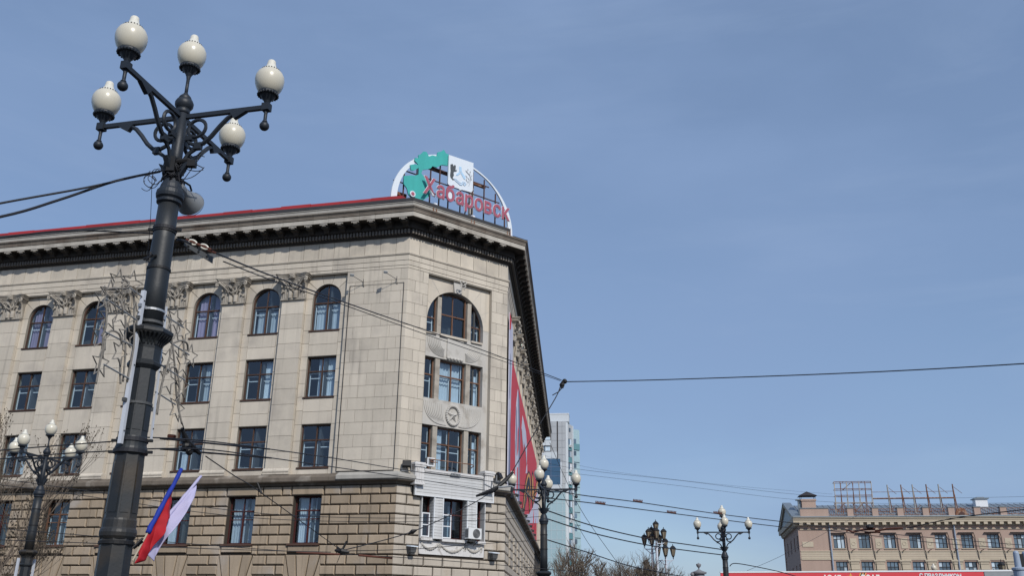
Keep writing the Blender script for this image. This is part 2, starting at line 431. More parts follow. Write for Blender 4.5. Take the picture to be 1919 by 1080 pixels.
W = {'cableA': ((-6.71, 8.74, 5.35), (-5.9, 9.64, 6.1), (-5.25, 10.21, 6.59), (-4.82, 10.69, 7.01), (-4.68, 11.03, 7.26)), 'cableB': ((-6.36, 8.32, 5.06), (-5.68, 9.33, 5.79), (-5.42, 9.99, 6.32), (-5.06, 10.54, 6.85), (-4.68, 10.94, 7.2)), 'spanA': ((-4.25, 12.23, 6.57), (-4.07, 14.98, 7.23), (-3.15, 19.92, 8.28), (-0.91, 25.97, 9.21), (1.73, 30.65, 9.52)), 'spanB': ((-4.14, 12.28, 6.46), (-4.07, 15.0, 7.16), (-3.6, 18.44, 7.96), (-2.2, 22.96, 8.7), (0.74, 29.1, 9.39), (1.69, 30.66, 9.5)), 'spanC': ((1.87, 30.67, 9.47), (5.08, 29.17, 9.2), (10.04, 26.16, 8.69), (13.36, 23.15, 8.18), (16.31, 20.12, 7.72)), 'feedA': ((1.69, 30.73, 9.3), (1.49, 30.38, 8.8), (0.77, 30.1, 7.53), (0.05, 29.74, 6.19)), 'feedB': ((-0.45, 29.41, 5.64), (-1.21, 28.57, 5.03), (-2.72, 26.79, 4.07), (-4.35, 24.91, 3.39)), 'contA': ((-4.79, 11.76, 3.82), (-4.27, 12.76, 3.97), (-3.78, 14.5, 4.17), (-3.29, 18.07, 4.62), (-2.33, 23.18, 5.19), (-0.17, 30.35, 5.97), (1.18, 33.85, 6.32)), 'contB': ((-4.82, 11.81, 3.67), (-4.27, 12.81, 3.86), (-3.75, 14.55, 4.04), (-3.29, 18.13, 4.46), (-2.33, 23.25, 5.02), (-0.17, 30.47, 5.66), (1.19, 33.97, 5.98)), 'crossA': ((-4.29, 13.04, 3.8), (-4.47, 15.16, 3.84), (-4.57, 17.28, 3.85), (-4.35, 24.91, 3.39)), 'crossB': ((-4.46, 12.51, 4.08), (-4.45, 12.24, 4.24), (-4.48, 12.14, 4.51)), 'lowA': ((-14.38, 24.26, 5.17), (-11.6, 24.38, 4.85), (-7.98, 24.53, 4.42), (-5.93, 26.65, 4.45), (-2.92, 29.74, 4.76), (-0.63, 32.74, 5.27), (1.2, 34.32, 5.62)), 'lowB': ((-14.38, 24.32, 5.01), (-11.6, 24.42, 4.72), (-7.98, 24.58, 4.28), (-5.93, 26.69, 4.33), (-2.92, 29.78, 4.65), (-0.63, 32.82, 5.06), (1.2, 34.41, 5.37)), 'lowC': ((-13.17, 22.66, 3.71), (-9.6, 22.75, 3.48), (-5.53, 24.92, 3.35), (-3.06, 26.0, 3.32), (0.11, 28.16, 3.25), (2.39, 29.26, 3.14)), 'lowD': ((-4.35, 24.91, 3.38), (-2.71, 28.0, 3.69), (-1.16, 32.08, 4.17), (1.21, 34.71, 4.56)), 'lowE': ((-13.16, 22.77, 3.41), (-9.6, 22.8, 3.33), (-7.37, 23.87, 3.32), (-4.63, 24.92, 3.35)), 'leftA': ((-7.19, 12.04, 3.62), (-5.8, 11.7, 3.68), (-4.89, 11.47, 3.71)), 'leftB': ((-7.19, 12.08, 3.51), (-5.8, 11.74, 3.58), (-4.88, 11.52, 3.6)), 'rightA': ((1.32, 34.45, 6.41), (2.72, 36.57, 6.45), (5.43, 39.71, 6.59), (9.73, 43.96, 6.63), (13.48, 47.14, 6.67), (21.26, 53.5, 6.75), (32.42, 59.9, 6.76), (41.16, 64.16, 6.75)), 'rightB': ((1.33, 34.58, 6.06), (2.72, 36.66, 6.2), (3.65, 37.71, 6.24), (7.04, 40.89, 6.28), (13.48, 47.24, 6.42), (17.2, 50.38, 6.55), (24.9, 55.73, 6.48), (32.43, 59.98, 6.53), (41.16, 64.23, 6.55)), 'rightC': ((1.37, 34.74, 5.63), (3.25, 36.98, 5.32), (5.83, 40.24, 5.15), (8.18, 43.43, 5.18), (10.18, 45.57, 5.15)), 'rightD': ((1.38, 34.85, 5.34), (3.26, 37.08, 5.05), (5.79, 40.34, 4.9), (8.19, 43.52, 4.92), (10.18, 45.66, 4.91)), 'rightE': ((1.43, 35.12, 4.6), (3.14, 38.38, 4.42), (5.26, 41.69, 4.11), (7.65, 44.95, 3.94), (9.05, 47.11, 3.87)), 'rightF': ((10.57, 45.84, 4.41), (10.95, 46.32, 4.57), (12.44, 47.94, 4.51), (14.37, 50.12, 4.36), (16.42, 52.35, 4.09)), 'farA': ((3.09, 120.34, 22.01), (9.75, 125.8, 21.65), (25.4, 136.37, 21.89), (45.78, 147.14, 21.56), (64.74, 152.35, 21.88), (95.91, 162.23, 23.98)), 'farB': ((3.11, 120.77, 20.84), (9.76, 126.03, 21.04), (25.41, 136.64, 21.15), (45.79, 147.43, 20.77), (64.75, 152.65, 21.07), (95.92, 162.61, 22.94)), 'farC': ((3.34, 130.01, 24.7), (12.88, 135.83, 23.35), (32.33, 146.62, 22.98), (54.32, 157.24, 23.08)), 'guyA': ((2.58, 59.78, 12.86), (4.54, 61.21, 8.97), (7.19, 62.52, 5.42), (8.25, 62.99, 4.12)), 'guyB': ((3.23, 62.7, 10.72), (4.71, 63.75, 7.87), (5.99, 64.42, 6.03), (7.09, 64.98, 4.53)), 'guyC': ((34.69, 91.88, 12.5), (21.35, 72.53, 7.16), (15.53, 62.61, 5.16)), 'frogA': ((21.6, 51.34, 6.84), (22.75, 48.07, 7.04), (24.57, 44.85, 7.11), (27.19, 41.63, 7.19)), 'wireV': ((-4.82, 11.05, 7.19), (-4.8, 11.18, 6.55), (-4.74, 11.2, 5.61)), 'wirethin': ((-6.67, 11.07, 6.27), (-5.84, 11.03, 6.37), (-4.89, 11.22, 6.43), (-4.7, 11.22, 6.43))}
FIT = {'knot': (1.78, 30.69, 9.42), 'slv': ((0.1, 29.83, 6.24), (-0.17, 29.63, 5.92), (-0.48, 29.42, 5.62)), 'clamp': (-2.72, 26.79, 4.07), 'junc': (-4.35, 24.91, 3.38), 'knob': ((-4.49, 12.51, 4.09), (-4.45, 12.67, 3.93), (-4.34, 12.93, 3.82)), 'slA': ((-4.63, 12.16, 3.88), (-3.78, 14.5, 4.17)), 'slB': ((-4.63, 12.21, 3.75), (-3.75, 14.55, 4.04)), 'red1': ((-5.53, 24.93, 3.34), (-4.41, 25.25, 3.32)), 'red2': ((-3.99, 25.47, 3.32), (-3.16, 26.01, 3.29)), 'redc': (-4.57, 17.29, 3.84), 'ins': ((5.43, 39.71, 6.59), (9.73, 43.96, 6.63), (3.65, 37.71, 6.24), (7.04, 40.89, 6.28)), 'rib': ((-4.6, 12.35, 3.95), (-4.54, 12.45, 3.96)), 'frog': (((19.03, 53.47, 6.84), (19.15, 53.44, 6.92), (19.28, 53.18, 6.76)), ((19.25, 53.18, 6.76), (19.68, 52.82, 6.87), (20.26, 52.39, 6.89)), ((19.79, 52.77, 6.72), (20.56, 52.45, 6.73)), ((19.9, 52.6, 6.88), (19.96, 52.36, 6.97), (20.14, 52.37, 6.95)), ((20.26, 52.43, 6.78), (20.83, 51.97, 6.86), (21.45, 51.55, 6.86))), 'insul': ((-4.62, 11.71, 6.55), (-4.56, 11.81, 6.57), (-4.5, 11.92, 6.57), (-4.37, 12.03, 6.55), (-4.25, 12.23, 6.57)), 'plate': ((-4.54, 11.78, 6.51), (-4.41, 12.01, 6.47), (-4.26, 12.18, 6.44))}
STL = ((-0.687, 5.208), (-0.439, 5.272), (-0.879, 4.933), (-0.749, 4.767), (-0.543, 4.879), (-0.323, 4.939), (-0.819, 4.525), (-0.396, 4.66), (-0.47, 4.439), (-0.753, 4.236), (-0.788, 5.028))
STR = ((0.47, 5.127), (0.675, 5.052), (0.555, 4.837), (0.904, 4.783), (0.421, 4.595), (0.772, 4.653), (0.504, 4.363), (0.817, 4.359), (0.766, 4.084))
ARCL = (((-0.739, 4.289), (-0.74, 4.437), (-0.723, 4.554), (-0.64, 4.643), (-0.549, 4.633), (-0.479, 4.552)), ((-0.639, 5.213), (-0.574, 5.276), (-0.508, 5.26), (-0.555, 5.203)), ((-0.793, 4.533), (-0.76, 4.369), (-0.768, 4.22), (-0.775, 4.0)), ((-0.475, 4.889), (-0.441, 4.796), (-0.394, 4.654), (-0.355, 4.459), (-0.304, 4.142)), ((-0.388, 5.197), (-0.328, 5.084), (-0.288, 4.844), (-0.258, 4.565), (-0.237, 4.159)), ((-0.414, 4.379), (-0.385, 4.248), (-0.357, 4.104)), ((-0.592, 5.032), (-0.558, 4.939), (-0.512, 4.877)), ((-0.846, 4.919), (-0.807, 4.805), (-0.791, 4.633), (-0.793, 4.533)), ((-0.906, 5.038), (-0.768, 5.1), (-0.586, 5.166), (-0.496, 5.212)))
ARCR = (((0.479, 4.461), (0.538, 4.536), (0.614, 4.542), (0.697, 4.473), (0.747, 4.319), (0.757, 4.172)), ((0.504, 4.83), (0.643, 4.91), (0.776, 4.918), (0.859, 4.856)), ((0.545, 5.144), (0.606, 5.148), (0.648, 5.106)), ((0.7, 4.95), (0.744, 4.823), (0.762, 4.751)), ((0.389, 5.086), (0.339, 4.978), (0.3, 4.83)), ((0.499, 4.798), (0.46, 4.696), (0.413, 4.473), (0.398, 4.234), (0.38, 3.912)), ((0.332, 5.16), (0.469, 4.866), (0.591, 4.581), (0.779, 4.192), (0.909, 3.907)), ((0.394, 4.498), (0.381, 4.201), (0.34, 3.875)))
RODL = (((-0.845, 4.951), (-0.268, 4.89)), ((-0.698, 4.239), (-0.237, 4.197)), ((-0.475, 5.212), (-0.193, 5.184)), ((-0.77, 4.59), (-0.262, 4.577)))
RODR = (((0.387, 4.833), (0.875, 4.79)), ((0.29, 4.172), (0.732, 4.114)), ((0.267, 5.115), (0.679, 5.092)), ((0.304, 4.511), (0.861, 4.454)))
CHL = ((-0.213, 5.271), (-0.207, 3.459))
CHR = ((0.261, 5.232), (0.345, 3.604))
FLAG = {'b0': (-4.47, 11.46, 2.31), 'b1': (-4.23, 11.99, 3.46), 'w0': (-4.49, 11.55, 2.35), 'w1': (-4.12, 12.43, 3.43), 'red': ((-4.47, 11.52, 2.29), (-4.39, 11.56, 2.32), (-4.34, 11.69, 2.56), (-4.31, 11.89, 2.87), (-4.32, 11.95, 3.14)), 'lil': ((-4.44, 11.63, 2.43), (-4.38, 11.72, 2.32), (-4.4, 11.74, 2.4), (-4.37, 11.78, 2.6), (-4.26, 12.1, 2.89), (-4.14, 12.23, 3.11), (-4.16, 12.37, 3.3))}
HORN = ((-4.63, 11.36, 6.92), (-4.53, 11.4, 6.95), (-4.44, 11.49, 6.85))
RIBA = ((15.76, 9.77), (19.92, 12.53), (22.65, 13.61), (25.52, 14.36), (28.39, 14.53), (30.04, 14.0), (30.87, 13.18), (27.12, 10.85), (25.95, 11.76), (24.46, 12.19), (20.38, 10.77), (18.28, 9.75))
RIBB = ((16.56, 9.94), (20.61, 12.6), (23.03, 13.54), (25.41, 14.16), (27.58, 14.24), (28.9, 13.81), (29.57, 12.94), (26.96, 11.12), (26.43, 12.2), (24.53, 12.7), (20.12, 11.03), (17.93, 9.93))
RIBC = ((17.27, 10.11), (21.31, 12.62), (23.67, 13.45), (25.18, 13.81), (26.66, 13.84), (27.66, 13.46), (28.16, 12.75), (26.92, 11.5), (26.94, 12.52), (24.75, 13.05), (20.53, 11.43), (18.01, 10.11))
RIBD = ((31.05, 14.42), (32.95, 15.52), (34.74, 15.4), (34.81, 14.56), (37.9, 13.98), (33.43, 12.11), (31.49, 12.99))
RIBE = ((31.81, 14.4), (32.98, 15.2), (33.95, 15.07), (34.02, 14.37), (36.37, 13.77), (33.4, 12.41), (32.38, 13.24))
RIBF = ((35.26, 13.2), (42.14, 15.92), (46.47, 16.95), (46.49, 16.55), (36.93, 13.2))
RIBG = ((35.74, 13.41), (42.15, 15.73), (45.67, 16.59), (45.68, 16.4), (36.92, 13.38))
RIBW = ((17.7, 9.09), (19.11, 9.89), (27.06, 10.85), (33.64, 12.17), (38.19, 13.36), (47.83, 16.02), (48.02, 12.21))
FLAG['red'] = [(-4.484, 11.535, 2.246), (-4.345, 11.568, 2.299), (-4.276, 11.681, 2.572), (-4.278, 11.908, 2.826), (-4.296, 11.963, 3.11)]
FLAG['lil'] = [(-4.43, 11.641, 2.39), (-4.331, 11.733, 2.285), (-4.287, 11.745, 2.399), (-4.222, 11.775, 2.606), (-4.141, 12.088, 2.913), (-4.089, 12.216, 3.146), (-4.131, 12.359, 3.338)]

# ------------------------------------------------------------------ ground
def ground_z(y):
    if y < 8: return 0.
    if y < 60: return -2.3 * (y - 8) / 52
    return -2.3
g = MB()
ys = [-900, -60, 8, 20, 34, 47, 60, 200, 3000]
for i, y in enumerate(ys):
    g.v += [(-2500, y, ground_z(y)), (2500, y, ground_z(y))]
for i in range(len(ys) - 1):
    g.f.append((2 * i, 2 * i + 1, 2 * i + 3, 2 * i + 2))
obj('ground', g.mesh('ground', M['asphalt']), kind='structure')

# ------------------------------------------------------------------ the corner building
AZL, AZC, AZR = rad(103.37), rad(52.18), rad(4.0)
PA = Vector((-6.163, 51.0, 0))
FL = Face(PA, AZL)
FC = Face(PA, AZC)
LENC = 7.453
FR = Face(PA + FC.du * LENC, AZR)
ML, MR = tan((AZL - AZC) / 2), tan((AZC - AZR) / 2)
GZ = -2.3
BLD = thing('corner_building', 'large pale limestone office building with a chamfered corner, arched windows and a dark overhanging cornice', 'building', (PA.x, PA.y, GZ))
ULEFT = -34.0
URIGHT = 62.0

_cache = {}
def block_mesh(kind, du, dv, m, wb=-.05, wf=0., bev=0., ml=0., mr=0., bd=None):
    key = (kind, m.name, round(du, 3), round(dv, 3), round(wb, 3), round(wf, 3), bev, ml, mr)
    if key in _cache: return _cache[key]
    bd = bev if bd is None else bd
    def ring(w, ins):
        il = 0 if ml else ins
        ir = 0 if mr else ins
        x0, x1 = 0 + il - w * ml, du - ir + w * mr
        return [(x0, -w, ins), (x1, -w, ins), (x1, -w, dv - ins), (x0, -w, dv - ins)]
    b = MB()
    if bev:
        rs = [ring(wb, 0), ring(wf - bd, 0), ring(wf, bev)]
    else:
        rs = [ring(wb, 0), ring(wf, 0)]
    b.v = [q for r in rs for q in r]
    k = len(rs)
    for i in range(k - 1):
        b.f += [(4 * i + j, 4 * i + (j + 1) % 4, 4 * i + 4 + (j + 1) % 4, 4 * i + 4 + j) for j in range(4)]
    b.f.append(tuple(4 * (k - 1) + j for j in range(4)))
    me = b.mesh(kind, m)
    _cache[key] = me
    return me

def put_block(face, name, u0, u1, v0, v1, m, parent=BLD, gap=.0, **k):
    ml, mr = k.get('ml', 0), k.get('mr', 0)
    a = u0 + (0 if ml else gap / 2)
    b = u1 - (0 if mr else gap / 2)
    if b - a < .06: return None
    me = block_mesh(name, b - a, v1 - v0 - gap, m, **k)
    return face.put(name, me, a, v0 + gap / 2, 0, parent)

def wall_panel(face, u0, u1, v0, v1, w, m, holes=(), depth=.3, ml=0., mr=0., name='wall'):
    """flat wall with rectangular or round-headed openings (ul, ur, vb, vt, arch?) and their reveals"""
    us = sorted({u0, u1, *[h[0] for h in holes], *[h[1] for h in holes]})
    vs = sorted({v0, v1, *[h[2] for h in holes], *[h[3] for h in holes]})
    us = [u for u in us if u0 <= u <= u1]
    vs = [v for v in vs if v0 <= v <= v1]
    b = MB()
    def X(u):
        if mr and u == u1: return u + w * mr
        if ml and u == u0: return u - w * ml
        return u
    for i in range(len(us) - 1):
        for j in range(len(vs) - 1):
            uc, vc = (us[i] + us[i + 1]) / 2, (vs[j] + vs[j + 1]) / 2
            if any(h[0] < uc < h[1] and h[2] < vc < h[3] for h in holes): continue
            b.add([(X(us[i]), -w, vs[j]), (X(us[i + 1]), -w, vs[j]), (X(us[i + 1]), -w, vs[j + 1]), (X(us[i]), -w, vs[j + 1])], [(0, 1, 2, 3)])
    for h in holes:
        ul, ur, vb, vt = h[:4]
        if len(h) > 4 and h[4]:
            r = (ur - ul) / 2
            uc, vsn = (ul + ur) / 2, vt - r
            N = 20
            arc = [(uc + r * cos(pi - pi * t / N), vsn + r * sin(pi - pi * t / N)) for t in range(N + 1)]
            for t in range(N):
                (xa, za), (xb, zb) = arc[t], arc[t + 1]
                b.add([(xa, -w, za), (xb, -w, zb), (xb, -w, vt), (xa, -w, vt)], [(0, 1, 2, 3)])
            outline = [(ul, vb)] + arc + [(ur, vb)]
        else:
            outline = [(ul, vb), (ul, vt), (ur, vt), (ur, vb)]
        n = len(outline)
        for t in range(n):
            (xa, za), (xb, zb) = outline[t], outline[(t + 1) % n]
            b.add([(xa, -w, za), (xb, -w, zb), (xb, -w + depth, zb), (xa, -w + depth, za)], [(0, 1, 2, 3)])
    return face.put(name, b.mesh(name, m, fix=False), 0, 0, 0, BLD)

# ---- windows: outer frame is the part, panes / sill / inner frame / curtain its sub-parts
def window(face, uc, v0, W, Ht, wpl, arch=False, fm='frame', tz=.62, cur=None, inner=True, sill=True, mull=(0.,), extra_bar=None, sillm='frame', jit=0):
    key = ('win', round(W, 2), round(Ht, 2), arch, fm, tz, mull, extra_bar)
    if key not in _cache:
        t, d = .075, .09
        b = MB()
        hs = Ht - W / 2 if arch else Ht
        x0, x1 = -W / 2, W / 2
        if arch:
            N = 18
            for i in range(N):
                a0, a1 = pi - pi * i / N, pi - pi * (i + 1) / N
                r0, r1 = W / 2, W / 2 - t
                P = lambda a, r: (r * cos(a), hs + r * sin(a))
                b.prism([P(a0, r1), P(a0, r0), P(a1, r0), P(a1, r1)], 0, d)
            b.box(x0, x0 + t, 0, d, 0, hs).box(x1 - t, x1, 0, d, 0, hs)
        else:
            b.box(x0, x0 + t, 0, d, 0, Ht).box(x1 - t, x1, 0, d, 0, Ht).box(x0 + t, x1 - t, 0, d, Ht - t, Ht)
        b.box(x0 + t, x1 - t, 0, d, 0, t)
        z = Ht * tz
        b.box(x0 + t, x1 - t, -.015, d, z - t / 2, z + t / 2)
        for mx in mull:
            b.box(mx - t * .55, mx + t * .55, -.01, d, t, z - t / 2)
            b.box(mx - t * .35, mx + t * .35, .0, d, z + t / 2, Ht - t if not arch else hs + sqrt(max((W / 2 - t) ** 2 - mx * mx, 0)))
        if extra_bar:
            b.box(x0 + t, x1 - t, .0, d, Ht * extra_bar - .025, Ht * extra_bar + .025)
        _cache[key] = b.mesh('window', M[fm])
        # panes
        cols = [x0 + t] + [q for mx in mull for q in (mx - t * .45, mx + t * .45)] + [x1 - t]
        ps = []
        for i in range(0, len(cols), 2):
            a, c = cols[i], cols[i + 1]
            ps.append([(a, t), (c, t), (c, z - t / 2), (a, z - t / 2)])
            if arch:
                r = W / 2 - t
                top = []
                K = 8
                for q in range(K + 1):
                    x = c + (a - c) * q / K
                    top.append((x, hs + sqrt(max(r * r - x * x, .0001))))
                ps.append([(a, z + t / 2), (c, z + t / 2)] + top)
            else:
                ps.append([(a, z + t / 2), (c, z + t / 2), (c, Ht - t), (a, Ht - t)])
        pm = []
        for q in ps:
            b = MB()
            b.add([(x, .05, zz) for x, zz in q], [tuple(range(len(q)))])
            pm.append(b.mesh('pane', M['glass'], fix=False))
        _cache[key + ('p',)] = pm
        b = MB()                                   # the second, white glazing behind
        e, s0, s1 = .05, .15, .20
        L = [x0 + t, *[q for q in mull], x1 - t]
        for i in range(len(L) - 1):
            a, c = L[i] + .03, L[i + 1] - .03
            b.box(a, a + e, s0, s1, t, z - .05).box(c - e, c, s0, s1, t, z - .05)
            b.box(a + e, c - e, s0, s1, t, t + e).box(a + e, c - e, s0, s1, z - .05 - e, z - .05)
            b.box(a + e, c - e, s0, s1, z * .74, z * .74 + e)
            zt = Ht - t - (.3 * W if arch else 0.02)
            b.box(c - e * .7 - .0, c, s0, s1, z + .03, zt)
        _cache[key + ('i',)] = b.mesh('inner_frame', M['whitepaint'])
        b = MB().box(x0 - .07, x1 + .07, -.24, .03, -.09, -.002)
        _cache[key + ('s',)] = b.mesh('sill', M[sillm])
    o = face.put('window', _cache[key], uc, v0, wpl, BLD)
    for me in _cache[key + ('p',)]:
        p = obj('pane', me, o)
        p.rotation_euler = (random.uniform(-.014, .014), 0, random.uniform(-.02, .02))
    if inner: obj('inner_frame', _cache[key + ('i',)], o)
    if sill: obj('sill', _cache[key + ('s',)], o)
    if cur:
        m, a, c, zb, ztop = cur
        b = MB()
        n = 26
        for i in range(n + 1):
            x = -W / 2 + .08 + (W - .16) * (a + (c - a) * i / n)
            y = .29 + .03 * sin(i * 1.9 + jit) + .012 * sin(i * 4.1)
            lim = Ht * ztop
            if arch: lim = min(lim, Ht - W / 2 + sqrt(max((W / 2 - .1) ** 2 - x * x, 0.01)))
            b.v += [(x, y, Ht * zb), (x, y, lim)]
            if i: b.f.append((2 * i - 2, 2 * i, 2 * i + 1, 2 * i - 1))
        obj('curtain', b.mesh('curtain', M[m], smooth=True, fix=False), o)
    return o

BAYS = [-5.19 - 4.004 * k for k in range(8)]
PIL = [-7.27 - 4.004 * k for k in range(7)]
WW = 1.835
ROWS = dict(r1=(18.06, 20.98), r2=(13.99, 16.43), r3=(9.91, 12.37), r0=(5.72, 8.30))
W0 = 1.65
holes_up, holes_lo = [], []
for uc in BAYS:
    for k in ('r1', 'r2', 'r3'):
        holes_up.append((uc - WW / 2, uc + WW / 2, *ROWS[k], k == 'r1'))
    holes_lo.append((uc - .03 - W0 / 2, uc - .03 + W0 / 2, *ROWS['r0']))
wall_panel(FL, ULEFT - .5, -3.85, 9.45, 21.58, -.275, M['joint'], holes_up, .5)
b = MB().box(-3.853, -3.83, -.0, .3, 9.45, 21.58)                       # end of the corner bay
wall_panel(FL, -3.85, 0, 9.45, 21.58, -.022, M['joint'], (), mr=ML)
FL.put('wall', MB().add([(-3.85, .022, 9.45), (-3.85, .35, 9.45), (-3.85, .35, 21.58), (-3.85, .022, 21.58)], [(0, 1, 2, 3)]).mesh('wall', M['stone'], fix=False), 0, 0, 0, BLD)
wall_panel(FL, ULEFT - .5, 0, 0, 9.45, -.075, M['rustjoint'], holes_lo, .5, mr=ML)

curt = [None, ('curtain', 0, 1, .0, .96), ('curtain', .55, 1, .02, .95), ('curtain', 0, .42, .02, .95), ('curtain', .1, .9, .02, .6), ('curtain', .25, .8, .02, .97)]
random.seed(21)
for k, uc in enumerate(BAYS):
    c1 = [('curtain', .05, .95, .02, .60), ('curtain', .10, 1, .02, .52)][k] if k < 2 else (('curtain_v', .05, 1, .02, .95) if k in (2, 4, 5) else random.choice(curt))
    if k == 4: c1 = ('curtain_v', .5, 1, .02, .95)
    window(FL, uc, ROWS['r1'][0], WW, 2.92, -.44, arch=True, cur=c1, jit=k, tz=.60)
    c2 = [('curtain', .3, 1, .02, .97), ('curtain', .55, .95, .02, .97), ('curtain', .35, 1, .02, .97), ('curtain', .6, 1, .05, .9), None, None, None, None][k]
    window(FL, uc, ROWS['r2'][0], WW, 2.44, -.44, cur=c2, jit=k + 3, tz=.64)
    c3 = [None, None, ('curtain', .1, .4, .0, .5), None, None, ('curtain', .5, .8, .02, .9), None, None][k]
    window(FL, uc, ROWS['r3'][0], WW, 2.46, -.44, cur=c3, jit=k + 5, tz=.64)
    window(FL, uc - .03, ROWS['r0'][0], W0, 2.58, -.38, cur=[('curtain', .05, .72, .02, .97), ('curtain', 0, .95, .02, .97), ('curtain', .0, .38, .02, .9), ('curtain', .3, .9, .02, .97), ('curtain', .5, 1, .02, .8), None, ('curtain', 0, 1, .3, .97), None][k], fm='frame_red' if k != 4 else 'frame_tan', inner=k == 4, tz=.70, extra_bar=.52, jit=k + 9)

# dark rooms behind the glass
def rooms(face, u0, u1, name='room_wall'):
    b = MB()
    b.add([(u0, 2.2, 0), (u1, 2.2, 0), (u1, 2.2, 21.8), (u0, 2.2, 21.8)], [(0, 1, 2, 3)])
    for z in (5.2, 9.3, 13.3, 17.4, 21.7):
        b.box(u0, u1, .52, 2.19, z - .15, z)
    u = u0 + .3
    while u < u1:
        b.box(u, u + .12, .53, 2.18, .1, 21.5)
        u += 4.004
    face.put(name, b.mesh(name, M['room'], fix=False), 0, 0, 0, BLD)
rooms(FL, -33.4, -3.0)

# ---- facing stones of the recessed bays
ST, G = M['stone'], .022
random.seed(5)
def jamb(face, u0, u1, v0, v1, n, w, off=0):
    h = (v1 - v0) / n
    for i in range(n):
        put_block(face, 'facing_stone', u0, u1, v0 + i * h, v0 + (i + 1) * h, ST, gap=G, wb=w - .03, wf=w + random.uniform(-.003, .003))
def arch_pieces(face, uc, r, vsn, u0, u1, vtop, w, cuts, name='voussoir', m=ST):
    for a0, a1 in zip(cuts[:-1], cuts[1:]):
        g = .012 / r
        a, c = a0 + g, a1 - g
        cor = [math.atan2(vtop - vsn, u1 - uc), math.atan2(vtop - vsn, u0 - uc)]
        ang = sorted({a, c, *[q for q in cor if a < q < c], *[a + (c - a) * i / 6 for i in range(7)]})
        ins, outs = [], []
        for q in ang:
            ins.append((uc + r * cos(q), vsn + r * sin(q)))
            ts = []
            if sin(q) > 1e-6: ts.append((vtop - vsn) / sin(q))
            if cos(q) > 1e-6: ts.append((u1 - uc) / cos(q))
            if cos(q) < -1e-6: ts.append((u0 - uc) / cos(q))
            t = min(ts)
            outs.append((uc + t * cos(q), vsn + t * sin(q)))
        b = MB()
        n = len(ang)
        for s_, y in ((ins, -w), (outs, -w)):
            b.v += [(x, y, z) for x, z in s_]
        for s_ in (ins, outs):
            b.v += [(x, -w + .03, z) for x, z in s_]
        for i in range(n - 1):
            b.f.append((i, i + 1, n + i + 1, n + i))
            b.f.append((i, i + 1, 2 * n + i + 1, 2 * n + i))
        b.f.append((0, n, 3 * n, 2 * n))
        b.f.append((n - 1, 2 * n - 1, 4 * n - 1, 3 * n - 1))
        face.put(name, b.mesh(name, m), 0, 0, 0, BLD)
WR = -.25
for k, uc in enumerate(BAYS[:7]):
    pr = PIL[k - 1] - .73 if k else -3.85
    pl = PIL[k] + .73
    for (v0, v1, n) in ((9.5, 12.37, 3), (12.37, 13.99, 2), (13.99, 16.43, 3), (16.43, 18.06, 2), (18.06, 20.06, 2)):
        jamb(FL, pl, uc - WW / 2, v0, v1, n, WR)
        jamb(FL, uc + WW / 2, pr, v0, v1, n, WR)
    for (v0, v1) in ((12.39, 13.88), (16.45, 17.95)):
        if k < 3 or k % 2:
            vm = v0 + .72
            put_block(FL, 'facing_stone', uc - WW / 2, uc + WW / 2, v0, vm, ST, gap=G, wb=WR - .03, wf=WR)
            put_block(FL, 'facing_stone', uc - WW / 2, uc + WW / 2, vm, v1, ST, gap=G, wb=WR - .03, wf=WR - .002)
        else:
            put_block(FL, 'facing_stone', uc - WW / 2, uc + WW / 2, v0, v1, ST, gap=G, wb=WR - .03, wf=WR)
    put_block(FL, 'facing_stone', uc - WW / 2, uc + WW / 2, 9.47, 9.80, ST, gap=G, wb=WR - .03, wf=WR)
    arch_pieces(FL, uc, WW / 2, 20.06, pl, pr, 21.56, WR, [0, .72, 1.30, 1.86, pi - .72, pi])
# pilasters built of blocks, with base mouldings
for k, pc in enumerate(PIL):
    n = 11
    h = (20.02 - 9.86) / n
    for i in range(n):
        put_block(FL, 'pilaster_block', pc - .73, pc + .73, 9.86 + i * h, 9.86 + (i + 1) * h, ST, gap=.02, wb=-.27, wf=random.uniform(-.003, .003))
    FL.put('pilaster_core', block_mesh('pilaster_core', 1.38, 10.4, M['joint'], wb=-.27, wf=-.025), pc - .69, 9.6, 0, BLD)
    b = MB()
    pf = [(-.27, 9.5), (.10, 9.5), (.10, 9.60), (.13, 9.63), (.14, 9.68), (.13, 9.73), (.09, 9.76), (.06, 9.80), (.02, 9.86), (-.27, 9.86)]
    b.v = [(-.80, -w, v) for w, v in pf] + [(.80, -w, v) for w, v in pf]
    n2 = len(pf)
    b.f = [(i, (i + 1) % n2, n2 + (i + 1) % n2, n2 + i) for i in range(n2)] + [tuple(range(n2)), tuple(range(2 * n2 - 1, n2 - 1, -1))]
    if 'pbase' not in _cache: _cache['pbase'] = b.mesh('pilaster_base', ST)
    FL.put('pilaster_base', _cache['pbase'], pc, 0, 0, BLD)

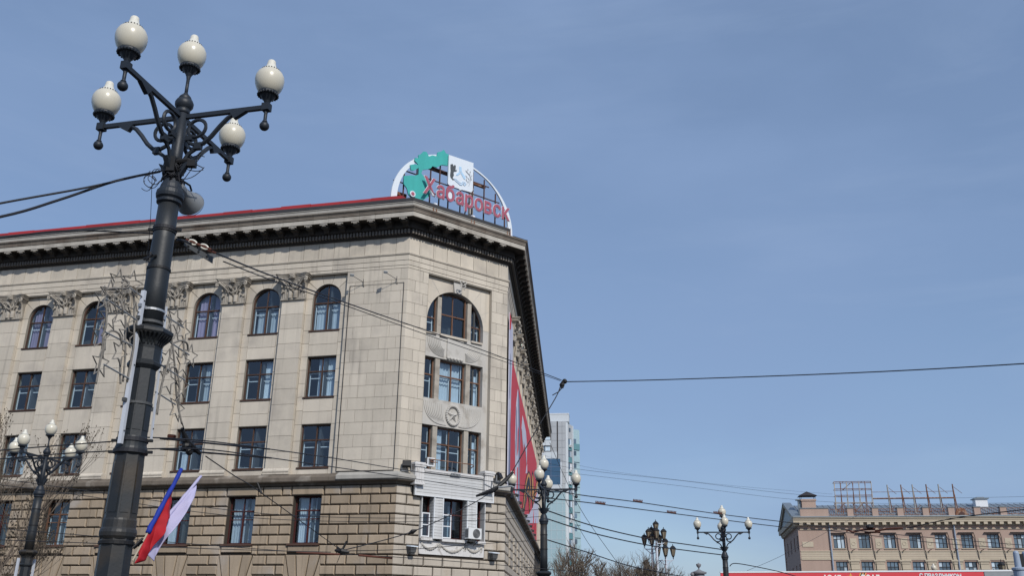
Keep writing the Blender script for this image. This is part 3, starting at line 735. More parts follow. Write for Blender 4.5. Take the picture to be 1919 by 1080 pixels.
# corner bay ashlar (left facade), chamfer ashlar
def ashlar(face, u0, u1, v0, v1, rowh, L, name='facing_stone', w=0., ml=0., mr=0., holes=()):
    n = round((v1 - v0) / rowh)
    h = (v1 - v0) / n
    for r in range(n):
        va, vb = v0 + r * h, v0 + (r + 1) * h
        segs = [(u0, u1)]
        for hh in holes:
            if hh[2] < vb - .05 and hh[3] > va + .05:
                ns = []
                for a, c in segs:
                    if hh[0] > a: ns.append((a, min(c, hh[0])))
                    if hh[1] < c: ns.append((max(a, hh[1]), c))
                segs = [q for q in ns if q[1] - q[0] > .05]
        for a, c in segs:
            x = a
            cuts = [a]
            k0 = math.floor((a - u0) / L) - 1
            for q in range(60):
                cut = u0 + (k0 + q) * L + (L / 2 if r % 2 else 0) + random.uniform(-.08, .08)
                if a + .22 < cut < c - .22: cuts.append(cut)
            cuts.append(c)
            for i in range(len(cuts) - 1):
                put_block(face, name, cuts[i], cuts[i + 1], va, vb, ST, gap=.018, wb=w - .05, wf=w + random.uniform(-.004, .004),
                          ml=ml if cuts[i] == u0 else 0, mr=mr if cuts[i + 1] == u1 else 0)
ashlar(FL, -3.85, 0, 9.5, 21.55, .71, 1.12, mr=ML)
PANL, PANR = 1.45, 6.20
ashlar(FC, 0, PANL, 9.5, 21.55, .71, 1.02, ml=ML)
ashlar(FC, PANR, LENC, 9.5, 21.55, .71, .9, mr=MR)

# ---- rusticated lower storey
ROWT = [8.83 - .532 * i for i in range(18)]
nst = 0
stuff_l, stuff_r = MB(), MB()
def rust_row(face, i, u0, u1, holes, m, L=1.17, off=0., ml=0, mr=0, ulim=None):
    vt = ROWT[i]
    vb = vt - .532
    segs = [(u0, u1)]
    for h in holes:
        if h[2] < vb + .3 and h[3] > vt - .3:
            ns = []
            for a, c in segs:
                if h[0] > a: ns.append((a, min(c, h[0])))
                if h[1] < c: ns.append((max(a, h[1]), c))
            segs = [q for q in ns if q[1] - q[0] > .1]
    for a, c in segs:
        cuts = [a]
        base = u1 if mr else u0
        k = -80
        cand = sorted(base + off + (L / 2 if i % 2 else 0) + q * L for q in range(-60, 60))
        for q in cand:
            if a + .3 < q < c - .3: cuts.append(q)
        cuts.append(c)
        for j in range(len(cuts) - 1):
            yield cuts[j], cuts[j + 1], vb, vt, (ml if cuts[j] == u0 else 0), (mr if cuts[j + 1] == u1 else 0)
def lay(face, gen, m, stuff=None, lim=lambda a, c, v: True, wf=.05):
    for a, c, vb, vt, ml, mr in gen:
        if lim(a, c, vb):
            put_block(face, 'rusticated_stone', a, c, vb, vt, m, gap=.068, wb=-.09, wf=wf + random.uniform(-.006, .006), bev=.045, ml=ml, mr=mr)
        elif stuff is not None:
            me = block_mesh('rusticated_stone', c - a - .06, vt - vb - .06, m, wb=-.09, wf=wf, bev=.045)
            vs = [tuple(face.du * (a + .03 + v.co.x) - face.n * v.co.y + Vector((0, 0, vb + .03 + v.co.z))) for v in me.vertices]
            stuff.add(vs, [tuple(p.vertices) for p in me.polygons])
lowh = [(u0, u1, v0, v1) for u0, u1, v0, v1 in holes_lo]
lint = [(uc - 1.0, uc + .95, 8.298, 8.83) for uc in BAYS]
for i in range(18):
    hs = list(lowh)
    if i == 0: hs += lint
    if i in (7, 8, 9): hs += [(uc - 1.05 + .0, uc + 1.0, ROWT[9] - .532, ROWT[7]) for uc in BAYS]
    if i == 6: hs += [(uc - .95, uc + .9, ROWT[6] - .532, ROWT[6]) for uc in BAYS]
    lay(FL, rust_row(FL, i, ULEFT, 0, hs, M['rust'], mr=ML, off=-.33 - .58), M['rust'], stuff_l, lambda a, c, v: v > 3.4 and c > -31)
for uc in BAYS[:7]:
    put_block(FL, 'rusticated_stone', uc - 1.0, uc + .95, 8.298, 8.83, M['rust'], gap=.068, wb=-.09, wf=.05, bev=.045)
    put_block(FL, 'rusticated_stone', uc - .95, uc + .9, 5.24, 5.60, M['rust'], gap=.03, wb=-.09, wf=.06, bev=.03)
    FL.put('sill', MB().box(-.98, .92, -.14, .3, 5.60, 5.71).mesh('sill', M['frame']), uc, 0, 0, BLD)
    # flat arch of splayed stones over the window below
    vt, vb = ROWT[7] - .01, ROWT[9] - .532
    xs_t, xs_b = [-1.05, -.42, .38, 1.0], [-.62, -.22, .2, .6]
    for j in range(3):
        g = .03
        fr = [(xs_b[j] + g, vb), (xs_b[j + 1] - g, vb), (xs_t[j + 1] - g, vt), (xs_t[j] + g, vt)]
        cx = sum(p[0] for p in fr) / 4
        cz = sum(p[1] for p in fr) / 4
        inn = [(cx + (x - cx) * .88, cz + (z - cz) * .95) for x, z in fr]
        w = .05 if j == 1 else .035
        b = MB()
        b.v = [(x, .09, z) for x, z in fr] + [(x, -w + .045, z) for x, z in fr] + [(x, -w, z) for x, z in inn]
        for q in range(2):
            b.f += [(4 * q + t, 4 * q + (t + 1) % 4, 4 * q + 4 + (t + 1) % 4, 4 * q + 4 + t) for t in range(4)]
        b.f.append((8, 9, 10, 11))
        FL.put('voussoir', b.mesh('voussoir', M['rust']), uc, 0, 0, BLD)
    for sx in (-1, 1):                                     # stones beside the fan
        b = MB()
        fr = [(sx * .66, vb), (sx * 1.06, vb), (sx * 1.06, vt)]
        b.prism(fr, -.02, .09)
        FL.put('rusticated_stone', b.mesh('rusticated_stone', M['rust']), uc, 0, 0, BLD)

# chamfer lower storey
C_HOLES = [(1.58, 5.86, 6.12, 8.33), (1.85, 5.95, 5.26, 5.9)]
wall_panel(FC, 0, LENC, 0, 9.45, -.075, M['rustjoint'], [(1.45, 5.95, 5.95, 9.0)], .5, ml=ML, mr=MR)
for i in range(18):
    hs = [(1.02, 6.39, 8.3, 9.4), (1.58, 5.86, 6.0, 8.4), (1.6, 5.98, 5.2, 6.0)]
    lay(FC, rust_row(FC, i, 0, LENC, hs, M['rustpale'], L=1.25, off=.1, ml=ML, mr=MR), M['rustpale'], None, lambda a, c, v: v > 3.0)
# right facade lower storey (stones near the corner one by one, the rest joined)
R_H = [(3.3 + 4.004 * k, 4.7 + 4.004 * k, 5.0, 7.2) for k in range(14)]
wall_panel(FR, 0, URIGHT, 0, 9.45, -.075, M['rustjoint'], R_H, .4, ml=MR)
for i in range(14):
    lay(FR, rust_row(FR, i, 0, 40., R_H, M['rustpale'], L=1.17, off=.3, ml=MR), M['rustpale'], stuff_r, lambda a, c, v: c < 5.2 and v > 4.)
for st, fc in ((stuff_l, FL), (stuff_r, FR)):
    if st.f:
        o = obj('rusticated_stone', st.mesh('rusticated_stone_field', M['rust'] if st is stuff_l else M['rustpale']), BLD, fc.p0 - BLD.location, 0, kind='stuff')

# ---- sweeping mouldings in block-long pieces round the three faces
def course(name, prof, m, parts=None, left=True, chamfer=True, right=True, gap=.012, ul=-34.0, rlong=14):
    def piece(face, a, c, ml, mr, shared):
        n = len(prof)
        A = (0 if ml else gap / 2)
        C_ = c - a - (0 if mr else gap / 2)
        key = (name, round(c - a, 3), ml, mr, id(prof))
        if key not in _cache:
            b = MB()
            b.v = [(A - w * ml, -w, v) for w, v in prof] + [(C_ + w * mr, -w, v) for w, v in prof]
            b.f = [(i, (i + 1) % n, n + (i + 1) % n, n + i) for i in range(n)] + [tuple(range(n)), tuple(range(2 * n - 1, n - 1, -1))]
            _cache[key] = b.mesh(name, m)
        face.put(name, _cache[key], a, 0, 0, BLD)
    if left:
        cuts = [0., -.86] + [-.86 - 1.0 * i for i in range(1, 33)]
        cuts = [c for c in cuts if c > ul] + [ul]
        for i in range(len(cuts) - 1):
            piece(FL, cuts[i + 1], cuts[i], 0, ML if i == 0 else 0, True)
    if chamfer:
        cuts = [0, .72] + [.72 + i for i in range(1, 7)] + [LENC]
        for i in range(len(cuts) - 1):
            piece(FC, cuts[i], cuts[i + 1], ML if i == 0 else 0, MR if i == len(cuts) - 2 else 0, True)
    if right:
        cuts = [0, .8] + [.8 + i for i in range(1, rlong)] + [URIGHT]
        for i in range(len(cuts) - 1):
            piece(FR, cuts[i], cuts[i + 1], MR if i == 0 else 0, 0, True)
def closed(p, back=-.3):
    return [(back, p[0][1])] + p + [(back, p[-1][1])]
# plain upper wall behind the mouldings
for face, a, c, ml, mr in ((FL, ULEFT, 0, 0, ML), (FC, 0, LENC, ML, MR), (FR, 0, URIGHT, MR, 0)):
    b = MB()
    for w in (-.03,):
        b.add([(a - w * ml, -w, 21.5), (c + w * mr, -w, 21.5), (c + w * mr, -w, 24.9), (a - w * ml, -w, 24.9)], [(0, 1, 2, 3)])
    face.put('wall', b.mesh('wall', M['joint'], fix=False), 0, 0, 0, BLD)
course('architrave_block', closed([(.0, 21.57), (.0, 21.735)]), ST)
course('architrave_block', closed([(.025, 21.75), (.025, 22.04)]), ST)
course('architrave_block', closed([(.05, 22.055), (.05, 22.36)]), ST)
course('architrave_moulding', closed([(.06, 22.37), (.09, 22.39), (.12, 22.45), (.12, 22.50), (.05, 22.51)]), ST, gap=.008)
course('frieze_block', closed([(.0, 22.525), (.0, 23.56)]), ST, gap=.03)
course('bed_moulding', closed([(.06, 23.56), (.12, 23.58), (.15, 23.66), (.20, 23.66), (.20, 23.96), (.40, 23.97), (.44, 24.06), (.44, 24.14), (.40, 24.15), (.40, 24.44)]), M['soot_shade'])
course('soffit_slab', closed([(.38, 24.42), (1.035, 24.42), (1.035, 24.45), (.38, 24.45)], .3), M['soot_shade'])  # near-black slab carries the soffit's shade in its colour
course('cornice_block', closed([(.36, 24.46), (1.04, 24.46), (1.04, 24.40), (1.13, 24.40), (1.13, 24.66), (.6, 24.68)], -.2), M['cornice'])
course('cyma_block', closed([(1.0, 24.685), (1.165, 24.69), (1.165, 24.74), (1.18, 24.84), (1.24, 24.93), (1.27, 24.95), (1.27, 25.03), (.55, 25.07)], .2), M['cyma'])
# dentils
def dentils(face, a, c, name='dentil_row'):
    b = MB()
    n = int((c - a) / .205)
    for i in range(n):
        x = a + (i + .25) * (c - a) / n
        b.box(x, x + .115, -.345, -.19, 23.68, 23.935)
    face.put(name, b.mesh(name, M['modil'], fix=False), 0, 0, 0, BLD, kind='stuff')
dentils(FL, ULEFT, .1)
dentils(FC, -.1, LENC + .1)
dentils(FR, -.1, URIGHT)
# brackets under the cornice
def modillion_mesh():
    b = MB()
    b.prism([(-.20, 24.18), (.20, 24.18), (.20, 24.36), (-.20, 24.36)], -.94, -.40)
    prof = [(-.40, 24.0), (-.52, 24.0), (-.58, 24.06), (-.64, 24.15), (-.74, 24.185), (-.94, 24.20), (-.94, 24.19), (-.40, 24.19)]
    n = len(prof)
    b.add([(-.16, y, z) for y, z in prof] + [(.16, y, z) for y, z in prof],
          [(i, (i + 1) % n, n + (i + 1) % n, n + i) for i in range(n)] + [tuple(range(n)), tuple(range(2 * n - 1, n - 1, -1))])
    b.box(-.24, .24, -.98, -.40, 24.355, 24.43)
    return b.mesh('modillion', M['soot_shade'])
def bracket_cap_mesh():
    c = MB().box(-.22, .22, -1.095, -.982, 24.335, 24.415).box(-.11, .11, -1.07, -.96, 24.25, 24.334)
    for i in range(5):
        c.box(-.24 + i * .105, -.18 + i * .105, -1.105, -1.0, 24.30, 24.345)
    return c.mesh('bracket_cap', M['trimstone'])
bcm = bracket_cap_mesh()
mm = modillion_mesh()
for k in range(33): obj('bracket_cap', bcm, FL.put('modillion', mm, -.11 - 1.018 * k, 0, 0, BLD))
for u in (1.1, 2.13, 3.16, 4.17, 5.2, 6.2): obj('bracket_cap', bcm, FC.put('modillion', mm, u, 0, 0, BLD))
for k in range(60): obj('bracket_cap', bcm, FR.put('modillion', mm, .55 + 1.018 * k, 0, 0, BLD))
# right end of the cornice, back of the building
# parapet, flashing and red roof edge on the left and chamfer sides
def strip(face, a, c, prof, m, name, ml=0, mr=0):
    n = len(prof)
    b = MB()
    b.v = [(a - w * ml, -w, v) for w, v in prof] + [(c + w * mr, -w, v) for w, v in prof]
    b.f = [(i, (i + 1) % n, n + (i + 1) % n, n + i) for i in range(n)] + [tuple(range(n)), tuple(range(2 * n - 1, n - 1, -1))]
    face.put(name, b.mesh(name, m), 0, 0, 0, BLD)
pp = [(.3, 25.03), (.80, 25.05), (.80, 25.44), (.84, 25.46), (.84, 25.52), (.3, 25.56)]
fp = [(.2, 25.50), (.87, 25.525), (.90, 25.70), (.45, 25.92), (.2, 25.94)]
strip(FL, ULEFT, 0, pp, M['parapet'], 'parapet', 0, ML)
strip(FC, 0, 6.9, pp, M['parapet'], 'parapet', ML, 0)
strip(FL, ULEFT, 0, fp, M['flash'], 'roof_flashing', 0, ML)
strip(FC, 0, 6.9, fp, M['flash'], 'roof_flashing', ML, 0)
strip(FC, 6.9, LENC, [(.3, 25.03), (1.2, 25.045), (1.26, 25.08), (.3, 25.2)], M['flash'], 'roof_flashing', 0, MR)
strip(FR, 0, URIGHT, [(.3, 25.03), (1.2, 25.045), (1.28, 25.10), (.3, 25.22)], M['flash'], 'roof_flashing', MR, 0)
u = -.5
while u > ULEFT + 1:
    d = random.uniform(-.018, .018)
    strip(FL, u - 2.0, u - .015, [(-.4, 25.7), (.42 + d, 25.90 + d), (.42 + d, 26.13 + d), (-.4, 26.35)], M['redroof'], 'red_roof_sheet', 0, 0)
    u -= 2.0
# roof deck and hidden back walls
def wp(face, u, w): 
    p = face.pt(u, 0, w)
    return (p.x - BLD.location.x, p.y - BLD.location.y)
ring = [wp(FL, ULEFT, -.25), wp(FL, 0, -.25), wp(FC, LENC, -.25), wp(FR, URIGHT, -.25), wp(FR, URIGHT, -16), wp(FL, ULEFT, -30)]
MBr = MB().vprism(ring, 24.95 - GZ, 25.25 - GZ)
obj('roof', MBr.mesh('roof', M['flash']), BLD)
b = MB()
p1, p2, p3, p4 = wp(FR, URIGHT, 0), wp(FR, URIGHT, -16), wp(FL, ULEFT, -30), wp(FL, ULEFT, 0)
for a, c in ((p1, p2), (p2, p3), (p3, p4)):
    b.add([(a[0], a[1], 0), (c[0], c[1], 0), (c[0], c[1], 25.0 - GZ), (a[0], a[1], 25.0 - GZ)], [(0, 1, 2, 3)])
obj('wall', b.mesh('wall', M['stone'], fix=False), BLD)
for face, a, c, ml, mr in ((FL, ULEFT, 0, 0, ML), (FC, 0, LENC, ML, MR), (FR, 0, URIGHT, MR, 0)):
    face.put('wall', MB().add([(a, .0, GZ), (c, .0, GZ), (c, .0, .01), (a, .0, .01)], [(0, 1, 2, 3)]).mesh('wall', M['rustpale'], fix=False), 0, 0, 0, BLD)

# ---- belt course between the storeys
bp = [(.02, 8.84), (.06, 8.86), (.10, 8.93), (.16, 8.99), (.40, 9.0), (.43, 9.05), (.43, 9.24), (.40, 9.28), (.20, 9.38), (.10, 9.46), (.0, 9.49)]
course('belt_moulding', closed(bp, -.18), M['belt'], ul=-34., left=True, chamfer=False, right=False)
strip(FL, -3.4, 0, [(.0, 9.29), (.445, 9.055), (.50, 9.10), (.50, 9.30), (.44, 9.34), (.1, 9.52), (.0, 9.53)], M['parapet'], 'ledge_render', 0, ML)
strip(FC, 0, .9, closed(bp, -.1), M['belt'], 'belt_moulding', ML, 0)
strip(FC, 0, .9, [(.0, 9.29), (.445, 9.055), (.50, 9.10), (.50, 9.30), (.44, 9.34), (.1, 9.52), (.0, 9.53)], M['parapet'], 'ledge_render', ML, 0)
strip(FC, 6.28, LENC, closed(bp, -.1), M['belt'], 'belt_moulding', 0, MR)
strip(FC, 6.28, LENC, [(.0, 9.29), (.445, 9.055), (.50, 9.10), (.50, 9.30), (.44, 9.34), (.1, 9.52), (.0, 9.53)], M['parapet'], 'ledge_render', 0, MR)
strip(FR, 0, URIGHT, closed(bp, -.1), M['belt'], 'belt_moulding', MR, 0)

# ---- chamfer: recess with the three-light windows
RC = -.26
CZ0 = [(1.61, 5.77, 18.0, 20.85, True), (1.60, 5.81, 13.99, 16.50), (1.60, 5.81, 9.9, 12.44)]
wall_panel(FC, PANL, PANR, 9.45, 21.56, RC, M['relief'], CZ0, .5)
FC.put('wall', MB().add([(PANR, 0, 9.45), (PANR, -RC, 9.45), (PANR, -RC, 21.56), (PANR, 0, 21.56)], [(0, 1, 2, 3)]).add([(PANL, 0, 9.45), (PANL, -RC, 9.45), (PANL, -RC, 21.56), (PANL, 0, 21.56)], [(0, 1, 2, 3)]).mesh('wall', ST, fix=False), 0, 0, 0, BLD)
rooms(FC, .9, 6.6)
# mullion piers
def piers(v0, v1, xs, zt=None):
    for a, c in xs:
        FC.put('pier', MB().box(a, c - .04, -RC + .05, -RC + .45, v0, v1).mesh('pier', M['capital']), 0, 0, 0, BLD)
PX = [(2.38, 2.74), (4.59, 4.95)]
piers(13.99, 16.46, PX)
piers(9.9, 12.40, PX)
rr = 2.08
for a, c in PX:
    mid = (a + c) / 2 - 3.69
    zt = 18.77 + sqrt(rr * rr - max(abs(a - 3.69), abs(c - 3.69)) ** 2) - .02
    FC.put('pier', MB().box(a + .02, c - .06, -RC + .08, -RC + .45, 18.0, zt).mesh('pier', M['capital']), 0, 0, 0, BLD)
WC = RC - .27
for v0, Ht in ((13.99, 2.47), (9.9, 2.5)):
    window(FC, 1.99, v0, .78, Ht, WC, fm='frame_tan', mull=(), tz=.60, sill=False, cur=None)
    window(FC, 3.665, v0, 1.85, Ht, WC, fm='frame_tan', tz=.62, sill=False, cur=('curtain', .05, .95, .02, .97) if v0 > 13 else ('curtain', .0, .3, .02, .97))
    window(FC, 5.38, v0, .86, Ht, WC, fm='frame_tan', mull=(), tz=.60, sill=False, cur=('curtain', .1, .95, .02, .8))
window(FC, 3.665, 18.0, 1.85, 2.72, WC, fm='frame_tan', mull=(-.05,), tz=.5, sill=False, cur=None, inner=False)
# the side lights of the arch follow its curve
def arch_side(x0, x1, name='window'):
    t = .07
    def top(x, d=0): return 18.77 + sqrt(max((rr - d) ** 2 - (x - 3.69) ** 2, .01))
    b = MB()
    N = 10
    xs = [x0 + (x1 - x0) * i / N for i in range(N + 1)]
    lo = 18.0
    for i in range(N):
        a, c = xs[i], xs[i + 1]
        ya, yc = max(top(a), 18.1), max(top(c), 18.1)
        b.hexa([(a, 0, max(ya - .12, lo)), (c, 0, max(yc - .12, lo)), (c, .09, max(yc - .12, lo)), (a, .09, max(ya - .12, lo)), (a, 0, ya), (c, 0, yc), (c, .09, yc), (a, .09, ya)])
    b.box(x0, x0 + t, .0, .088, lo, top(x0) - .1).box(x1 - t, x1, .0, .088, lo, top(x1) - .1).box(x0 + t, x1 - t, .0, .088, lo, lo + t)
    zm = lo + .95
    b.box(x0 + t, x1 - t, .0, .088, zm, zm + t)
    o = FC.put(name, b.mesh(name, M['frame_tan']), 0, 0, WC, BLD)
    p = MB()
    pts = [(xs[i], top(xs[i]) - .1) for i in range(N, -1, -1)]
    p.add([(x0, .05, lo)] + [(x1, .05, lo)] + [(x, .05, max(z, lo)) for x, z in pts], [tuple(range(N + 3))])
    obj('pane', p.mesh('pane', M['glass'], fix=False), o)
    xi = (x0 + x1) / 2
    obj('inner_frame', MB().box(x0 + .12, x0 + .17, .15, .2, lo + .05, zm + .3).box(x1 - .17, x1 - .12, .15, .2, lo + .05, zm + .2).box(x0 + .17, x1 - .17, .15, .2, lo + .7, lo + .75).mesh('inner_frame', M['whitepaint']), o)
arch_side(1.63, 2.38)
arch_side(4.95, 5.75)
# stone sills and arch stones, keystone
FC.put('sill', MB().box(1.5, 2.3, -RC - .10, -RC + .2, 17.88, 18.0).box(2.55, 4.55, -RC - .12, -RC + .2, 17.86, 18.0).box(4.85, 5.68, -RC - .10, -RC + .2, 17.88, 18.0).mesh('sill', ST), 0, 0, 0, BLD)
arch_pieces(FC, 3.69, 2.08, 18.77, PANL + .01, PANR - .01, 21.54, RC + .012, [.02, .5, .95, 1.4, 1.74, 2.2, 2.65, pi - .02])
b = MB()
b.prism([(-.24, 20.78), (.24, 20.78), (.33, 21.52), (-.33, 21.52)], RC * -1 - .14, RC * -1 + .02)
FC.put('keystone', b.mesh('keystone', M['relief']), 3.69, 0, 0, BLD)
b = MB()
for sx in (-1, 1):
    for k in range(3):
        zc = 20.95 + .2 * k
        r = .055 + .02 * k
        b.tube([(sx * (.04 + r + r * cos(t)), -.42 + 0.0, zc + r * sin(t)) for t in [pi * 1.1 - i * .5 for i in range(12)]], .028, 5)
b.sphere((0, -.41, 21.38), .08, 8, 6)
FC.put('keystone_carving', b.mesh('keystone_carving', M['relief'], smooth=True), 3.69, 0, 0, BLD)
# carved spandrels
def fan(b, cx, cz, sx, n, r0, r1, a0, a1, th, y):
    for i in range(n):
        r = r0 + (r1 - r0) * i / (n - 1)
        b.tube([(cx + sx * r * cos(a0 + (a1 - a0) * t / 12), y, cz + r * sin(a0 + (a1 - a0) * t / 12)) for t in range(13)], th, 5)
b = MB()
yy = -RC - .015
def bez(b, p0, p1, p2, r, y, n=12):
    pts = []
    for t in range(n + 1):
        t /= n
        pts.append(((1 - t) ** 2 * p0[0] + 2 * t * (1 - t) * p1[0] + t * t * p2[0], y, (1 - t) ** 2 * p0[1] + 2 * t * (1 - t) * p1[1] + t * t * p2[1]))
    b.tube(pts, [r * (.5 + .5 * sin(pi * (.15 + .75 * q / n))) for q in range(n + 1)], 5)
for sx in (1, -1):
    X_ = lambda x: 3.70 + sx * (x - 3.70)
    for i in range(8):
        f = i / 7
        bez(b, (X_(1.72 + .85 * f), 17.72), (X_(1.75 + .95 * f), 16.62 + .35 * f), (X_(2.9 + .05 * f), 16.62 + .5 * f), .034 - .012 * f, yy - .002)
b.box(3.1, 4.3, yy - .06, yy + .05, 16.62, 17.8)
for i in range(5):
    b.sphere((3.22 + .24 * i, yy - .04, 16.60), .10, 8, 6)
FC.put('drapery_relief', b.mesh('drapery_relief', M['relief'], smooth=False), 0, 0, 0, BLD)
b = MB()
wc = (3.70, 13.18)
for t in range(26):
    a = 2 * pi * t / 26
    b.sphere((wc[0] + .45 * cos(a), yy - .05, wc[1] + .56 * sin(a)), .085, 6, 5)
pts = []
for i in range(10):
    r = .40 if i % 2 == 0 else .16
    a = pi / 2 + i * pi / 5
    pts.append((wc[0] + r * cos(a), yy - .01, wc[1] + r * sin(a) * 1.1))
b.add(pts + [(wc[0], yy - .17, wc[1])], [(i, (i + 1) % 10, 10) for i in range(10)])
FC.put('star_wreath_relief', b.mesh('star_wreath_relief', M['relief']), 0, 0, 0, BLD)
for sx in (-1, 1):
    b = MB()
    X_ = lambda x: 3.70 - sx * (3.70 - x)
    for i in range(10):
        f = i / 9
        X2 = (lambda x: x) if sx < 0 else (lambda x: 7.40 - x)
        bez(b, (X2(3.25), 12.56 + .05 * f), (X2(1.75 + 1.15 * f), 12.48 + .32 * f), (X2(1.66 + 1.25 * f), 13.82 - .06 * f), .042 - .012 * f, yy + .004)
    FC.put('wing_relief', b.mesh('wing_relief', M['relief']), 0, 0, 0, BLD)

# white clad balcony over the corner entrance storey
SB = M['siding']
bz = .16
bh = .147
yb = -.30
nb = 0
z = 8.34
FC.put('cladding_frame', MB().box(1.05, 6.36, -.27, .02, 8.32, 9.72).mesh('cladding_frame', M['joint']), 0, 0, 0, BLD)
def board(x0, x1, z0, name='siding_board'):
    key = (name, round(x1 - x0, 3))
    if key not in _cache:
        b = MB()
        b.hexa([(0, -.036, 0), (x1 - x0, -.036, 0), (x1 - x0, .0, 0), (0, .0, 0), (0, -.02, bh), (x1 - x0, -.02, bh), (x1 - x0, .0, bh), (0, .0, bh)])
        _cache[key] = b.mesh(name, SB)
    FC.put(name, _cache[key], x0, z0, .272, BLD)
while z < 9.66:
    if z < 8.85: board(1.02, 6.39, z)
    else: board(1.36, 5.6, z)
    z += bz
FC.put('balcony_coping', MB().box(1.36, 5.6, -.40, -.05, 9.66, 9.78).box(1.36, 5.6, -.36, -.05, 9.60, 9.66).mesh('balcony_coping', M['whitestone']), 0, 0, 0, BLD)
FC.put('corner_trim', MB().box(1.0, 1.06, -.34, -.2, 8.3, 9.0).box(6.34, 6.4, -.34, -.2, 8.3, 9.0).box(1.06, 6.34, -.335, -.2, 8.3, 8.335).mesh('corner_trim', M['whitepaint']), 0, 0, 0, BLD)
for x0, x1 in ((2.32, 2.92), (4.58, 5.22)):
    FC.put('cladding_frame', MB().box(x0 + .02, x1 - .02, -.24, .3, 6.06, 8.32).mesh('cladding_frame', M['joint']), 0, 0, 0, BLD)
    zz = 6.06
    while zz < 8.2:
        key = ('sb', round(x1 - x0, 2))
        if key not in _cache:
            b = MB().hexa([(.03, -.036, 0), (x1 - x0 - .03, -.036, 0), (x1 - x0 - .03, .0, 0), (.03, .0, 0), (.03, -.02, bh), (x1 - x0 - .03, -.02, bh), (x1 - x0 - .03, .0, bh), (.03, .0, bh)])
            b.box(x1 - x0 - .018, x1 - x0 + .03, .02, .40, .008, bh - .002).box(-.03, .018, .02, .40, .008, bh - .002)
            _cache[key] = b.mesh('siding_board', SB)
        FC.put('siding_board', _cache[key], x0, zz, .242, BLD)
        zz += bz
    FC.put('corner_trim', MB().box(x0 - .02, x0 + .03, -.31, -.23, 6.05, 8.30).box(x1 - .03, x1 + .02, -.31, -.23, 6.05, 8.30).mesh('corner_trim', M['whitepaint']), 0, 0, 0, BLD)
for x0, x1 in ((5.86, 5.92), (1.55, 1.60)):
    FC.put('corner_trim', MB().box(x0, x1, -.20, .4, 6.05, 8.30).mesh('corner_trim', M['siding']), 0, 0, 0, BLD)
# deep windows under the cladding
window(FC, 1.95, 6.12, .74, 2.18, -.25, fm='frame_red', mull=(), tz=.6, sill=False, inner=False)
window(FC, 3.75, 6.12, 1.66, 2.18, -.25, fm='frame_red', tz=.62, sill=False, inner=False, mull=(.1,), cur=('curtain', .52, .72, .0, .85))
window(FC, 5.54, 6.12, .64, 2.18, -.25, fm='frame_red', mull=(), tz=.6, sill=False, inner=False)
def casement(u, v, w_, h_, ang, wpl):
    b = MB()
    t = .06
    b.box(0, w_, 0, .05, 0, t).box(0, w_, 0, .05, h_ - t, h_).box(0, t, 0, .05, t, h_ - t).box(w_ - t, w_, 0, .05, t, h_ - t).box(t, w_ - t, 0, .05, h_ * .48, h_ * .48 + .05)
    o = FC.put('open_casement', b.mesh('open_casement', M['whitepaint']), u, v, wpl, BLD)
    o.rotation_euler.z += ang
    obj('pane', MB().add([(t, .02, t), (w_ - t, .02, t), (w_ - t, .02, h_ - t), (t, .02, h_ - t)], [(0, 1, 2, 3)]).mesh('pane', M['glass'], fix=False), o)
casement(1.66, 6.14, .50, 1.3, -.06, .10)
casement(2.97, 6.14, .62, 1.3, -.06, .10)
FC.put('sill', MB().box(1.58, 2.36, -.24, .2, 5.95, 6.10).box(2.94, 4.6, -.26, .2, 5.95, 6.10).box(5.2, 5.95, -.24, .2, 5.95, 6.10).mesh('sill', M['whitestone']), 0, 0, 0, BLD)
# garland panel
FC.put('garland_panel', MB().box(1.6, 5.98, -.03, .3, 5.23, 5.95).mesh('garland_panel', M['whitestone']), 0, 0, 0, BLD)
for x0, x1, dp in ((1.72, 2.85, .3), (2.95, 4.6, .38), (4.7, 5.8, .3)):
    b = MB()
    for t in range(19):
        s_ = t / 18
        x = x0 + (x1 - x0) * s_
        zz = 5.82 - dp * (1 - (2 * s_ - 1) ** 2)
        b.sphere((x, -.05, zz), .05 + .03 * (1 - abs(2 * s_ - 1)) + .015 * (t % 2), 6, 4)
    for x in (x0, x1):
        b.tube([(x, -.05, 5.84), (x + .03, -.06, 5.7), (x - .02, -.05, 5.52)], [.05, .04, .02], 5)
    FC.put('garland', b.mesh('garland', M['relief']), 0, 0, 0, BLD)
# pedestals at both ends of the balcony
for u in (1.14, 5.91):
    b = MB()
    b.box(-.29, .29, -.50, .0, 8.92, 9.85).box(-.36, .36, -.57, .0, 9.83, 9.93).box(-.40, .40, -.60, .0, 9.93, 10.02).box(-.33, .33, -.54, .0, 10.02, 10.08).box(-.34, .34, -.55, .0, 8.86, 8.95)
    for x in (-.16, 0, .16):
        b.box(x - .045, x + .045, -.525, -.49, 9.0, 9.78)
    FC.put('pedestal', b.mesh('pedestal', M['whitestone']), u, 0, 0, BLD)
# iron cable conduit round the plain corner bay
b = MB()
c = [(-3.62, -.03, 9.62), (-3.62, -.03, 20.62), (-.22, -.03, 20.62), (-.22, -.03, 9.62)]
b.tube(c, .022, 5)
b.tube([(-3.62, -.03, 9.58), (-.22, -.03, 9.58)], .025, 5)
FL.put('conduit', b.mesh('conduit', M['wire']), 0, 0, 0, BLD)

